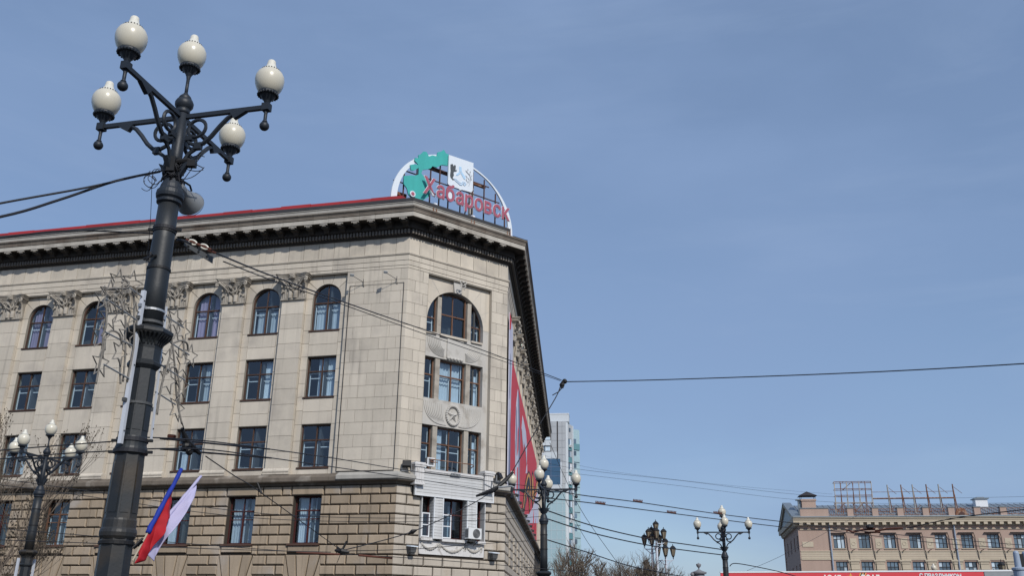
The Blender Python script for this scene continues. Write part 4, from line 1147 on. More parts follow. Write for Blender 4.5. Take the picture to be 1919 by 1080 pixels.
# ---- capitals
def cap_parts():
    bell = MB()
    sec = [(0., .70, .03), (.45, .70, .05), (.8, .72, .12), (1.1, .80, .25), (1.28, .88, .34)]
    for (z0, h0, w0), (z1, h1, w1) in zip(sec[:-1], sec[1:]):
        bell.hexa([(-h0, -w0, z0), (h0, -w0, z0), (h0, .25, z0), (-h0, .25, z0), (-h1, -w1, z1), (h1, -w1, z1), (h1, .25, z1), (-h1, .25, z1)])
    bell.box(-.79, .79, -.12, .12, -.07, .0).box(-.75, .75, -.08, .12, .0, .03)
    ab = MB()
    def plan(e):
        p = [(-1.0 - e, .24), (-1.05 - e, -.40 - e), (-.93 - e, -.52 - e)]
        p += [(x, -.52 - e + (.20) * cos(x / .93 * pi / 2)) for x in [-.8 + 1.6 * i / 8 for i in range(9)]]
        p += [(.93 + e, -.52 - e), (1.05 + e, -.40 - e), (1.0 + e, .24)]
        return p
    ab.vprism(plan(-.05), 1.27, 1.37).vprism(plan(.0), 1.371, 1.46).vprism(plan(.05), 1.461, 1.52)
    fl = MB().box(-.15, .15, -.47, -.25, 1.22, 1.54)
    for i in range(6):
        a = i * pi / 3
        fl.sphere((.085 * cos(a), -.48, 1.38 + .085 * sin(a)), .05, 6, 4)
    fl.sphere((0, -.49, 1.38), .05, 6, 4)
    def vol(sx):
        v = MB()
        st = [(sx * .22, -.16, .50), (sx * .36, -.22, .78), (sx * .58, -.32, 1.02), (sx * .80, -.44, 1.20)]
        c = Vector((sx * .93, -.50, 1.08))
        sp = []
        for i in range(16):
            a = pi * .60 - i * .52
            r = .15 - .0085 * i
            sp.append((c.x + sx * r * cos(a) * .85, c.y - .02 * i / 16, c.z + r * sin(a)))
        v.tube(st + sp, [.045, .055, .06, .06] + [.052 - .0015 * i for i in range(16)], 6)
        v.tube([(p[0] - sx * .10, p[1] - .0, p[2] + .02 + .04) for p in st] , [.03, .035, .04, .03], 5)
        v.sphere((c.x, c.y - .03, c.z), .05, 6, 5)
        v.tube([(sx * .2, -.17, .62), (sx * .30, -.26, .9), (sx * .34, -.32, 1.05), (sx * .42, -.34, 1.10), (sx * .46, -.34, 1.02), (sx * .40, -.34, .98)], [.03, .04, .04, .035, .03, .025], 5)
        return v
    def leaf(x, w0, h, out, wd):
        lf = MB()
        path = [(w0, 0.02), (w0 + .03, h * .4), (w0 + .06, h * .75), (w0 + out * .6, h), (w0 + out, h * .97), (w0 + out * 1.1, h * .82)]
        wid = [wd, wd * 1.05, wd * .95, wd * .8, wd * .6, wd * .3]
        n = len(path)
        for i, (w, z) in enumerate(path):
            lf.v += [(x - wid[i] / 2, -w + .03, z), (x - wid[i] / 4, -w - .02, z), (x, -w - .0, z), (x + wid[i] / 4, -w - .02, z), (x + wid[i] / 2, -w + .03, z)]
        for i, (w, z) in enumerate(path):
            lf.v += [(x - wid[i] / 2, -w + .08, z - .02), (x, -w + .07, z - .03), (x + wid[i] / 2, -w + .08, z - .02)]
        for i in range(n - 1):
            lf.f += [(5 * i + j, 5 * i + j + 1, 5 * i + 6 + j, 5 * i + 5 + j) for j in range(4)]
            o = 5 * n
            lf.f += [(o + 3 * i + j, o + 3 * i + j + 1, o + 3 * i + 4 + j, o + 3 * i + 3 + j) for j in range(2)]
            lf.f += [(5 * i, 5 * i + 5, o + 3 * i + 3, o + 3 * i), (5 * i + 4, 5 * i + 9, o + 3 * i + 5, o + 3 * i + 2)]
        o = 5 * n
        lf.f += [(5 * (n - 1), 5 * (n - 1) + 2, o + 3 * (n - 1) + 1, o + 3 * (n - 1)), (5 * (n - 1) + 2, 5 * n - 1, o + 3 * n - 1, o + 3 * n - 2)]
        return lf
    reeds = MB()
    for x in (-.17, .17):
        reeds.tube([(x, -.08, .03), (x, -.09, .46), (x, -.11, .52)], [.14, .14, .10], 10)
    em = MB()
    em.tube([(.02 + .24 * cos(t), -.27, .83 + .24 * sin(t)) for t in [-2.6 + i * .33 for i in range(12)]], [.02, .035, .045, .05, .05, .05, .05, .045, .04, .03, .025, .01], 6)
    em.tube([(-.17, -.28, .72), (-.27, -.28, .62)], .035, 6)
    em.tube([(.2, -.31, .64), (-.12, -.31, .98)], .03, 6)
    h = MB().box(-.07, .07, -.04, .04, -.16, .16)
    h.xform(Matrix.Translation((-.14, -.31, 1.0)) @ Matrix.Rotation(-rad(45), 4, 'Y'))
    em.merge(h)
    S = M['capital']
    return dict(bell=bell.mesh('capital', S), ab=ab.mesh('abacus', S), fl=fl.mesh('rosette', S), v1=smooth_by_angle(vol(-1).mesh('volute', S)), v2=smooth_by_angle(vol(1).mesh('volute', S)),
                reeds=smooth_by_angle(reeds.mesh('reeding', S)), em=smooth_by_angle(em.mesh('hammer_sickle_carving', S)),
                leaves=[leaf(x, w, h, o, d).mesh('acanthus_leaf', S, fix=False) for x, w, h, o, d in ((-.58, .06, .52, .16, .26), (.58, .06, .52, .16, .26), (-.45, .08, .85, .14, .22), (.45, .08, .85, .14, .22), (-.72, .02, .9, .2, .2), (.72, .02, .9, .2, .2), (-.72, -.02, .45, .18, .2), (.72, -.02, .45, .18, .2))])
CP = cap_parts()
def capital(face, u, v):
    o = face.put('capital', CP['bell'], u, v, 0, BLD)
    obj('abacus', CP['ab'], o)
    obj('rosette', CP['fl'], o)
    obj('volute', CP['v1'], o)
    obj('volute', CP['v2'], o)
    obj('reeding', CP['reeds'], o)
    obj('hammer_sickle_carving', CP['em'], o)
    for l in CP['leaves']: obj('acanthus_leaf', l, o)
for pc in PIL[:6]: capital(FL, pc, 20.05)

# right facade: wall, pilasters and their capitals
wall_panel(FR, 0, URIGHT, 9.45, 21.56, -.14, ST, (), ml=MR)
FR.put('wall', block_mesh('wall', 3.3, 12.05, ST, wb=-.15, wf=-.01, ml=MR), 0, 9.48, 0, BLD)
for k in range(14):
    pc = 5.6 + 4.004 * k
    FR.put('pilaster', block_mesh('pilaster', 1.46, 10.6, ST, wb=-.15, wf=0.), pc - .73, 9.48, 0, BLD)
    if k < 13: capital(FR, pc, 20.05)

# ------------------------------------------------------------------ roof sign of the city name
SGN = FC
SW = -1.0
p = SGN.pt(3.75, 25.25, SW)
sign = thing('roof_sign', 'arched rooftop sign with pink Cyrillic letters, teal map and white crest panel', 'sign', p, 0)
def sput(name, me, u=0, v=0, w=SW, **k): return SGN.put(name, me, u, v, w, sign, **k)
def flat(name, poly, m, w=SW, th=.08, **k):
    return sput(name, MB().prism(poly, -th / 2, th / 2).mesh(name, m), 0, 0, w, **k)
# arch band
b = MB()
ea, eb, ec = 4.72, 4.17, (3.745, 26.3)
N = 60
outer, inner = [], []
for i in range(N + 1):
    t = pi - pi * i / N
    th = .42 - .30 * min(i / N * 1.5, 1) + (.26 * max(0, (i / N - .72) / .28))
    outer.append((ec[0] + ea * cos(t), ec[1] + eb * sin(t)))
    inner.append((ec[0] + (ea - th) * cos(t), ec[1] + (eb - th * .75) * sin(t)))
outer = [(outer[0][0] - .02, 25.6)] + outer + [(outer[-1][0], 25.25)]
inner = [(inner[0][0] - .02, 25.6)] + inner + [(inner[-1][0] + .02, 25.25)]
for i in range(len(outer) - 1):
    b.prism([outer[i], outer[i + 1], inner[i + 1], inner[i]], -.05, .05)
sput('arch_band', b.mesh('arch_band', M['signwhite'], fix=True), 0, 0, SW + .05)
SH = lambda P_, d: [(u - .66 * d, v - .64 * d) for u, v in P_]
flat('map_panel', SH(MAP, .16), M['teal'], SW + .16, .08)
flat('crest_panel', SH(SHIELD, .3), M['signwhite'], SW + .30, .10)
flat('bear_emblem', SH(BEAR, .365), M['sketch'], SW + .365, .02)
for q in BLUE: flat('river_emblem', SH(q, .365), M['skyprint'], SW + .365, .02)
TIGER = [SH(q, .365) for q in TIGER]
RIB = SH(RIB, .365)
DOT = SH([DOT], .22)[0]
tg = MB()
for q in TIGER: tg.tube([(u, 0, v) for u, v in q], [.025, .035, .03, .02, .015][:len(q)] if len(q) <= 5 else .03, 5)
for (u, v) in TIGER[1] + TIGER[2][:3]: tg.sphere((u, 0, v), .045, 6, 4)
sput('tiger_emblem', tg.mesh('tiger_emblem', M['sketchpale']), 0, 0, SW + .365)
rb = MB()
rb.tube([(u, 0, v) for u, v in RIB], .035, 5)
rb.tube([(u, 0, v + .14) for u, v in RIB[1:-2]], .02, 5)
sput('ribbon_emblem', rb.mesh('ribbon_emblem', M['skyprint']), 0, 0, SW + .36)
sput('town_marker', MB().tube([(DOT[0], 0, DOT[1]), (DOT[0], -.06, DOT[1])], .20, 18).mesh('town_marker', M['signwhite']), 0, 0, SW + .22)
sput('town_marker', MB().tube([(DOT[0], 0, DOT[1]), (DOT[0], -.08, DOT[1])], .12, 16).mesh('town_marker', M['letterred']), 0, 0, SW + .22)

def text_mesh(txt, size, ext, off, name, m):
    cu = bpy.data.curves.new(name, 'FONT')
    cu.body = txt
    cu.size = size
    cu.extrude = ext
    cu.offset = off
    cu.resolution_u = 4
    to = bpy.data.objects.new(name, cu)
    COL.objects.link(to)
    dg = bpy.context.evaluated_depsgraph_get()
    me = bpy.data.meshes.new_from_object(to.evaluated_get(dg))
    bpy.data.objects.remove(to)
    me.name = name
    me.transform(Matrix.Rotation(pi / 2, 4, 'X'))
    me.materials.clear()
    me.materials.append(m)
    return me
word = 'Хабаровск'
metr = []
for ch in word:
    me = text_mesh(ch, 1.0, .02, 0, 'measure', M['letterred'])
    xs = [v.co.x for v in me.vertices]
    zs = [v.co.z for v in me.vertices]
    metr.append((min(xs), max(xs), min(zs), max(zs)))
    bpy.data.meshes.remove(me)
caph = metr[0][3]
SZ = 1.14 / caph
LX = .80                                         # the lettering is condensed
tot = sum((q[1] - q[0]) * SZ * LX for q in metr)
gapl = (6.72 - tot) / 8
x = 1.12
for ch, q in zip(word, metr):
    base_v = 27.03
    a = sput('letter', text_mesh(ch, SZ, .025, .030, 'letter', M['letterred']), x - q[0] * SZ * LX, base_v, SW + .52)
    a.scale.x = LX
    bk = obj('letter_backing', text_mesh(ch, SZ, .02, .06, 'letter_backing', M['signwhite']), a, (0, .03, 0))
    x += (q[1] - q[0]) * SZ * LX + gapl
# steel lattice behind
for u in (-.05, 1.1, 1.9, 2.6, 3.3, 4.25, 5.2, 6.15, 7.1, 7.9):
    top = min(ec[1] + eb * sqrt(max(1 - ((u - ec[0]) / (ea - .2)) ** 2, 0)) - .1, 30.0)
    sput('frame_post', MB().box(-.035, .035, -.035, .035, 25.25, top).mesh('frame_post', M['signframe']), u, 0, SW - .05)
for v, a, c in ((26.35, -.5, 8.2), (27.55, -.75, 8.05), (28.45, -.15, 7.5), (29.35, .5, 6.6)):
    sput('frame_rail', MB().box(a, c, -.03, .03, -.03, .03).mesh('frame_rail', M['signframe']), 0, v, SW - .13)
for v, a, c in ((29.45, 1.9, 6.5), (26.9, -.6, .4)):
    sput('frame_beam', MB().box(a, c, -.09, .09, -.10, .10).mesh('frame_beam', M['rustmetal']), 0, v, SW - .45)
for u in (1.4, 5.55):
    sput('frame_column', MB().box(-.14, .14, -.1, .1, 25.25, 29.4).mesh('frame_column', M['parapet']), u, 0, SW - .7)
    sput('frame_brace', MB().tube([(u, .0, 28.6), (u + .05, 2.2, 25.3)], .05, 6).mesh('frame_brace', M['rustmetal']), 0, 0, SW - .7)
sput('frame_base', MB().box(-.6, 8.3, -.06, .06, 25.3, 25.42).box(-.2, 8.3, -.1, .1, 26.0, 26.1).mesh('frame_base', M['rustmetal']), 0, 0, SW - .1)
# sign spotlights on brackets of the parapet
SPL = ['leftmost', 'middle', 'rightmost']
for i, u in enumerate((1.15, 4.0, 6.85)):
    pt = SGN.pt(u, 25.56, .62)
    r = thing('sign_spotlight', ['small white spotlight on a rusty bracket below the teal map', 'small white spotlight on a rusty bracket below the middle of the pink letters', 'small white spotlight on a rusty bracket at the right foot of the roof sign'][i], 'spotlight', pt, SGN.rz, 'spotlights aimed at the roof sign')
    obj('bracket', MB().box(-.16, .16, -.02, .25, 0, .06).box(-.14, -.08, -.22, .0, -.35, .10).box(.08, .14, -.22, .0, -.35, .10).box(-.2, .2, -.25, -.2, -.36, -.30).mesh('bracket', M['rustmetal']), r)
    bb = MB()
    bb.tube([(0.16, -.02, .24), (.22, .20, .34)], [.12, .16], 12)
    bb.sphere((.16, -.02, .24), .13, 10, 6)
    obj('lamp_body', bb.mesh('lamp_body', M['lightgrey'], smooth=True), r)

# ------------------------------------------------------------------ banner on the right facade
pb = FR.pt(2, 9.5, .1)
ban = thing('facade_banner', 'huge red and lilac holiday banner hung along the right facade below the capitals', 'banner', pb)
def bput(poly, m, w, name, th=.012):
    return FR.put(name, MB().prism(poly, -th, 0).mesh(name, M[m]), 0, 0, w if th > .02 else w + .022, ban)
BW = .022
bput([(.25, 9.55), (3.6, 9.55), (3.6, 20.45), (.25, 20.45)], 'banwhite', .10, 'side_panel', .03)
bput([(4.3, 9.55), (43.5, 9.55), (43.5, 18.0), (4.3, 18.2)], 'banner', .10, 'main_panel', .03)
bput([(2.2, 9.55), (4.28, 9.55), (4.28, 18.2), (3.5, 18.2), (2.6, 16), (2.3, 13.5)], 'banner', .118, 'red_print')
bput([(.25, 19.3), (1.2, 19.6), (1.9, 20.44), (.25, 20.44)], 'banner', .118, 'red_print')
bput([(.9, 9.6), (2.2, 9.6), (2.25, 13.0), (1.6, 14.5), (1.35, 12)], 'banblue', .116, 'violet_print')
bput([(1.0, 15.5), (1.3, 15), (1.5, 17.5), (1.2, 18)], 'banblue', .116, 'violet_print')
# pale upright figures of the print
bput([(7.2, 9.6), (12.6, 9.6), (12.3, 12.5), (12.6, 14.8), (11.2, 17.0), (9.2, 17.6), (7.6, 16.2), (6.8, 13.5), (7.3, 11.5)], 'banwhite', .116, 'pale_print')
bput([(10.9, 9.6), (12.2, 9.6), (11.9, 12.5), (12.3, 14.8), (10.9, 17.2), (9.4, 17.7), (10.2, 15.5), (10.8, 12.8)], 'banblue', .130, 'blue_print')
bput([(7.2, 13.2), (8.0, 12.6), (8.2, 15.8), (7.6, 16.0)], 'banblue', .130, 'blue_print')
bput([(9.0, 12.8), (10.2, 13.4), (10.4, 15.2), (9.4, 14.6)], 'banner', .130, 'red_print')
bput([(8.6, 10.2), (10.0, 10.6), (10.2, 12.2), (9.2, 12.0)], 'banner', .130, 'red_print')
bput([(14.4, 15.8), (15.6, 17.1), (20.8, 16.8), (22.6, 15.9), (22.4, 14.2), (20.6, 15.1), (17.6, 15.4), (17.0, 14.6)], 'banwhite', .116, 'pale_print')
bput([(20.9, 13.4), (23.2, 13.8), (23.0, 14.5), (22.0, 14.2)], 'banwhite', .116, 'pale_print')
# striped ribbon figures
bput(RIBW, 'banwhite', .120, 'pale_print')
for q, (pl, mm_) in enumerate(((RIBA, 'banblack'), (RIBB, 'banorange'), (RIBC, 'banblack'), (RIBD, 'banblack'), (RIBE, 'banorange'), (RIBF, 'banblack'), (RIBG, 'banorange'))):
    bput(pl, mm_, .134 + .013 * (q if q < 3 else (q - 3) % 2), 'ribbon_print')
bput([(33, 9.7), (35, 9.7), (36, 11.5), (35.2, 12.2), (34.2, 11)], 'banner', .130, 'red_print')
bput([(39, 9.7), (39.8, 9.7), (40.2, 11.8), (39.4, 11.8)], 'banner', .130, 'red_print')

# ------------------------------------------------------------------ things fixed to the corner building
ac = thing('air_conditioner', 'white outdoor air conditioner with a round grey fan below the corner balcony window', 'air conditioner', FC.pt(4.88, 6.14, .5), FC.rz)
obj('casing', MB().box(-.46, .44, -.18, .18, .03, .62).mesh('casing', M['acwhite']), ac)
fan_b = MB()
for r in (.23, .17, .11, .05):
    fan_b.tube([(.08 + r * cos(a), -.205, .33 + r * sin(a)) for a in [2 * pi * i / 20 for i in range(20)]], .018, 4, closed=True)
for i in range(10):
    a = 2 * pi * i / 10
    fan_b.tube([(.08, -.205, .33), (.08 + .24 * cos(a), -.205, .33 + .24 * sin(a))], .010, 4)
fan_b.tube([(.08, -.183, .33), (.08, -.19, .33)], .245, 24)
obj('fan_grille', fan_b.mesh('fan_grille', M['acgrille']), ac)
obj('side_grille', MB().box(-.465, -.455, -.15, .15, .1, .55).mesh('side_grille', M['acgrille']), ac)
obj('bracket', MB().box(-.36, -.31, -.2, .45, -.02, .02).box(.28, .33, -.2, .45, -.02, .02).tube([(-.335, -.18, -.01), (-.335, .40, -.28)], .02, 5).tube([(.305, -.18, -.01), (.305, .40, -.28)], .02, 5).mesh('bracket', M['black']), ac)
def floodlight(face, u, v, w, lab, group=None, ang=0., s=1., name='floodlight', m='black'):
    r = thing(name, lab, 'floodlight', face.pt(u, v, w), face.rz + ang, group)
    r.scale = (s, s, s)
    h = MB()
    h.box(-.24, .24, -.16, .04, -.17, .17)
    h.xform(Matrix.Translation((0, 0, .34)) @ Matrix.Rotation(rad(-25), 4, 'X'))
    obj('housing', h.mesh('housing', M[m]), r)
    k = MB()
    for i in range(5): k.box(-.2 + .09 * i, -.17 + .09 * i, .04, .14, -.15, .15)
    k.xform(Matrix.Translation((0, 0, .34)) @ Matrix.Rotation(rad(-25), 4, 'X'))
    obj('cooling_fins', k.mesh('cooling_fins', M[m]), r)
    obj('bracket', MB().box(-.27, -.245, -.03, .03, .0, .38).box(.245, .27, -.03, .03, .0, .38).box(-.27, .27, -.05, .05, -.02, .02).mesh('bracket', M['greysteel']), r)
    return r
floodlight(FC, .38, 9.55, .32, 'black floodlight on the ledge just left of the white balcony', 'floodlights on the ledge', -.5)
floodlight(FC, 6.72, 9.55, .32, 'black floodlight on the ledge just right of the white balcony', 'floodlights on the ledge', .5)
FLB = ['small grey floodlight on the receding ledge, nearest of nine to the corner', 'small grey floodlight on the receding ledge, second from the corner', 'small grey floodlight on the receding ledge, third from the corner', 'small grey floodlight on the receding ledge, fourth from the corner', 'small grey floodlight on the receding ledge, middle one of nine', 'small grey floodlight on the receding ledge, sixth from the corner', 'small grey floodlight on the receding ledge, seventh from the corner', 'small grey floodlight on the receding ledge, last but one', 'small grey floodlight on the receding ledge, farthest of nine from the corner']
for k in range(9):
    floodlight(FR, 2.4 + 4.004 * k, 9.52, .30, FLB[k], 'floodlights under the banner', 2.6, .6, m='lampgrey')
def wall_lamp(face, u, v, lab):
    r = thing('wall_lamp', lab, 'wall lamp', face.pt(u, v, .0), face.rz, 'street wall lamps on the rusticated corner')
    obj('cover', MB().hexa([(-.35, -.75, .25), (.35, -.75, .25), (.35, -.12, .33), (-.35, -.12, .33), (-.3, -.72, .32), (.3, -.72, .32), (.32, -.12, .40), (-.32, -.12, .40)]).mesh('cover', M['plate']), r)
    obj('lamp_head', MB().hexa([(-.24, -.62, -.15), (.2, -.62, -.15), (.2, -.2, -.15), (-.24, -.2, -.15), (-.28, -.66, .24), (.24, -.66, .24), (.24, -.18, .24), (-.28, -.18, .24)]).box(-.2, .16, -.56, -.24, -.24, -.15).mesh('lamp_head', M['lampgrey']), r)
    r.scale = (.72, .72, .72)
    obj('arm', MB().tube([(0, .04, -.1), (0, -.3, -.05)], .04, 6).tube([(0, -.03, -.6), (0, -.04, -.1)], .018, 5).mesh('arm', M['black']), r)
wall_lamp(FC, 1.0, 5.35, 'boxy grey wall lamp under a pale plate left of the garland panel')
wall_lamp(FC, 6.5, 5.30, 'boxy grey wall lamp under a pale plate right of the garland panel')
def arm_lamp(u, v, lab):
    r = thing('arm_lamp', lab, 'spotlight', FL.pt(u, v, 0), FL.rz, 'small spotlights on thin arms high on the corner bay')
    obj('arm', MB().tube([(.3, .0, -.25), (.3, -.12, -.05), (.3, -.12, .22)], .018, 5).tube([(.3, -.12, .02), (-.12, -.75, .22)], .016, 5).mesh('arm', M['wire']), r)
    h = MB().box(-.11, .11, -.1, .1, -.06, .06)
    h.xform(Matrix.Translation((-.16, -.8, .25)) @ Matrix.Rotation(.5, 4, 'Z') @ Matrix.Rotation(.6, 4, 'X'))
    obj('lamp_head', h.mesh('lamp_head', M['greysteel']), r)
arm_lamp(-3.05, 20.75, 'small grey spotlight on a thin arm, left end of the conduit on the plain bay')
arm_lamp(-.95, 20.78, 'small grey spotlight on a thin arm, near the chamfered edge')
rl = thing('balcony_rail', 'rusty orange pipe rail above the white balcony', 'railing', FC.pt(3.3, 9.78, .2), FC.rz)
rb = MB()
rb.tube([(-1.25, .1, .42), (-1.35, -.1, .52), (-1.2, -.12, .58), (1.5, -.12, .58), (1.62, -.12, .52), (1.55, .1, .4)], .03, 6)
rb.tube([(-1.35, -.1, .44), (-.9, -.12, .44)], .025, 6)
obj('top_pipe', rb.mesh('top_pipe', M['rustmetal']), rl)
for x in (-.9, .1, .5, 1.2):
    obj('stanchion', MB().tube([(x, -.12, .56), (x + .03, -.05, 0)], .014, 5).mesh('stanchion', M['greysteel']), rl)
fl_ = thing('radiator_box', 'small white framed box standing in the corner window above the balcony', 'box', FC.pt(1.98, 9.97, .0), FC.rz)
obj('frame', MB().box(-.24, .24, -.3, -.24, .0, .06).box(-.24, .24, -.3, -.24, .42, .48).box(-.24, -.18, -.3, -.24, .06, .42).box(.18, .24, -.3, -.24, .06, .42).mesh('frame', M['whitepaint']), fl_)
obj('panel', MB().box(-.23, .23, -.24, .0, .01, .47).mesh('panel', M['acgrille']), fl_)
ng = thing('name_plate', 'small dark plate on the coping of the white balcony', 'plate', FC.pt(3.6, 9.60, .41), FC.rz)
obj('plate', MB().box(-.34, .34, -.02, 0, -.02, .12).mesh('plate', M['greysteel']), ng)
for i in range(6): obj('bar', MB().box(-.3 + .1 * i, -.26 + .1 * i, -.03, -.02, 0, .1).mesh('bar', M['black']), ng)

# ------------------------------------------------------------------ five-globe street lamps
def bead_ring(b, r, z, n, s, c=(0, 0)):
    for i in range(n):
        a = 2 * pi * i / n
        b.sphere((c[0] + r * cos(a), c[1] + r * sin(a), z), s, 6, 4)
GLOBE = [(.10, -.165), (.128, -.14), (.158, -.09), (.178, -.03), (.184, .03), (.178, .08), (.155, .13), (.125, .160), (.095, .172)]
def lamp_head(parent, c, as_part=True):
    """globe with its cup and finial; c = centre of the globe"""
    g = obj('lamp_globe', LM['globe'], parent, c)
    return g
LM = {}
LM['globe'] = MB().lathe(GLOBE, 28).mesh('lamp_globe', M['globe'], smooth=True)
f = MB().lathe([(.118, .158), (.122, .168), (.112, .178), (.098, .190), (.078, .215), (.062, .240), (.054, .28), (.050, .312), (.038, .326), (.012, .330)], 20)
LM['finial'] = f.mesh('globe_finial', M['globewhite'], smooth=True)
f = MB()
bead_ring(f, .113, .168, 22, .0125)
LM['beads'] = f.mesh('bead_ring', M['black'])
f = MB().lathe([(.022, -.36), (.03, -.31), (.045, -.275), (.075, -.235), (.10, -.20), (.118, -.19), (.128, -.175), (.128, -.160), (.118, -.145), (.10, -.145)], 20)
for i in range(20):
    a = 2 * pi * i / 20
    f.sphere((.122 * cos(a), .122 * sin(a), -.19), .018, 5, 4)
LM['cup'] = f.mesh('globe_cup', M['iron'])
def add_head(parent, c):
    o = Vector(c)
    return [obj(n, LM[k], parent, o) for n, k in (('lamp_globe', 'globe'), ('globe_finial', 'finial'), ('bead_ring', 'beads'), ('globe_cup', 'cup'))]

def octa(prof): return MB().lathe(prof, 8, rot=.5)
def make_lamp(label):
    L = thing('street_lamp', label, 'street lamp', (0, 0, 0), 0, 'five-globe cast iron street lamps')
    P_ = M['pole']
    # eight-sided column with rings and recessed panels
    obj('column', octa([(.26, 0), (.26, .5), (.195, .62), (.188, 1.2), (.176, 2.46)]).mesh('column', P_), L)
    obj('ring', MB().lathe([(.174, 2.44), (.192, 2.47), (.197, 2.51), (.192, 2.54), (.178, 2.56), (.178, 2.64), (.170, 2.66)], 24).mesh('ring', P_, smooth=False), L)
    obj('column', octa([(.174, 2.64), (.160, 3.40)]).mesh('column', P_), L)
    obj('ring', MB().lathe([(.158, 3.36), (.174, 3.39), (.179, 3.42), (.174, 3.45), (.163, 3.47), (.162, 3.55), (.154, 3.57)], 24).mesh('ring', P_), L)
    obj('column', octa([(.156, 3.55), (.146, 4.38)]).mesh('column', P_), L)
    for (z0, z1, r0, r1) in ((2.72, 3.30, .1725, .162), (3.64, 4.30, .155, .147)):        # arched panels on the faces
        b = MB()
        for i in range(8):
            a = 2 * pi * (i + .0) / 8
            rr0, rr1 = r0 * cos(pi / 8) + .003, r1 * cos(pi / 8) + .003
            hw = .045
            pts = [(-hw, z0), (hw, z0)] + [(hw * cos(t), z1 - hw + hw * sin(t)) for t in [pi * q / 8 for q in range(9)]]
            vs = []
            for off in (-.01, .004):
                for x, z in pts:
                    k = (z - z0) / (z1 - z0)
                    rad_ = rr0 + (rr1 - rr0) * k + off
                    vs.append((rad_ * cos(a) - x * sin(a), rad_ * sin(a) + x * cos(a), z))
            n = len(pts)
            b.add(vs, [tuple(range(n, 2 * n))] + [(q, (q + 1) % n, n + (q + 1) % n, n + q) for q in range(n)])
        obj('arched_panel', b.mesh('arched_panel', P_), L)
    # flared square head with small arches
    b = octa([(.155, 4.36), (.19, 4.40), (.195, 4.43), (.165, 4.46), (.163, 4.60), (.172, 4.66), (.215, 4.74), (.268, 4.765), (.282, 4.785), (.282, 4.82), (.22, 4.86), (.14, 4.87)])
    for i in range(8):
        a = 2 * pi * i / 8
        for s_ in (-1.5, -.5, .5, 1.5):
            x = s_ * .040
            p0 = (.160 * cos(a) - x * sin(a), .160 * sin(a) + x * cos(a), 4.645)
            p1 = (.176 * cos(a) - x * 1.05 * sin(a), .176 * sin(a) + x * 1.05 * cos(a), 4.69)
            p2 = (.245 * cos(a) - x * 1.3 * sin(a), .245 * sin(a) + x * 1.3 * cos(a), 4.765)
            b.tube([p0, p1, p2], [.012, .014, .016], 5)
    obj('column_head', b.mesh('column_head', P_), L)
    obj('shaft', MB().lathe([(.138, 4.84), (.134, 5.4), (.128, 6.0), (.122, 6.52)], 28).mesh('shaft', P_, smooth=True), L)
    for z, r in ((5.62, .136), (6.12, .131)):
        obj('pole_band', MB().lathe([(r, z - .02), (r + .006, z - .018), (r + .006, z + .012), (r, z + .014)], 28).mesh('pole_band', M['black']), L)
    obj('collar', MB().lathe([(.12, 6.48), (.150, 6.50), (.152, 6.53), (.14, 6.545), (.165, 6.57), (.172, 6.61), (.165, 6.66), (.14, 6.69), (.13, 6.74), (.10, 6.82), (.075, 6.86)], 28).mesh('collar', M['iron'], smooth=False), L)
    I = M['iron']
    obj('upper_shaft', MB().lathe([(.078, 6.80), (.075, 7.2), (.07, 7.84)], 20).mesh('upper_shaft', I, smooth=True), L)
    obj('shaft_knob', MB().lathe([(.07, 7.78), (.085, 7.80), (.085, 7.83), (.075, 7.845), (.09, 7.86), (.115, 7.90), (.118, 7.945), (.10, 7.985), (.075, 8.0), (.082, 8.015), (.07, 8.04), (.035, 8.08), (.025, 8.10)], 24).mesh('shaft_knob', I, smooth=True), L)
    top = obj('top_rod', MB().lathe([(.022, 8.04), (.022, 8.32)], 12).mesh('top_rod', I, smooth=True), L)
    add_head(top, (0, 0, 8.66))
    if 'arm' not in LM:
        H, R = 7.735, 1.19
        LM['arm'] = MB().box(-.024, .024, .06, R - .04, H - .028, H + .028).box(-.045, .045, R - .05, R + .05, H - .05, H + .05).mesh('arm', I)
        LM['pend'] = MB().lathe([(.03, H - .05), (.022, H - .09), (.022, H - .19), (.035, H - .205), (.03, H - .215)], 12, (0, R, 0)).sphere((0, R, H - .27), .062, 14, 10).mesh('pendant_ball', I, smooth=True)
        s_ = MB()
        # long S-bracket
        pts = [(0, .82, H - .05), (0, .74, H - .045), (0, .66, H - .09), (0, .56, H - .20), (0, .46, H - .33), (0, .36, H - .42), (0, .26, H - .44), (0, .17, H - .40), (0, .12, H - .33)]
        s_.tube(pts, [.02, .028, .03, .03, .03, .03, .028, .026, .022], 7)
        s_.hexa([(-.03, .76, H - .12), (.03, .76, H - .12), (.03, .80, H - .10), (-.03, .80, H - .10), (-.03, .70, H - .03), (.03, .70, H - .03), (.03, .92, H - .03), (-.03, .92, H - .03)])
        # ring scroll
        s_.tube([(0, .24 + .125 * cos(t), H - .19 + .125 * sin(t)) for t in [2 * pi * i / 18 for i in range(18)]], .024, 6, closed=True)
        # small lower scroll
        s_.tube([(0, .30, H - .46), (0, .24, H - .50), (0, .17, H - .55), (0, .13, H - .63), (0, .10, H - .70)], [.03, .028, .026, .03, .02], 6)
        s_.box(-.03, .03, .25, .34, H - .50, H - .41)
        s_.box(-.028, .028, .06, .15, H - .77, H - .66)
        s_.hexa([(-.028, .07, H - .86), (.028, .07, H - .86), (.028, .10, H - .86), (-.028, .10, H - .86), (-.03, .07, H - .72), (.03, .07, H - .72), (.03, .22, H - .66), (-.03, .22, H - .66)])
        s_.box(-.03, .03, .1, .2, H - .36, H - .29)
        LM['scroll'] = smooth_by_angle(s_.mesh('scroll_bracket', I))
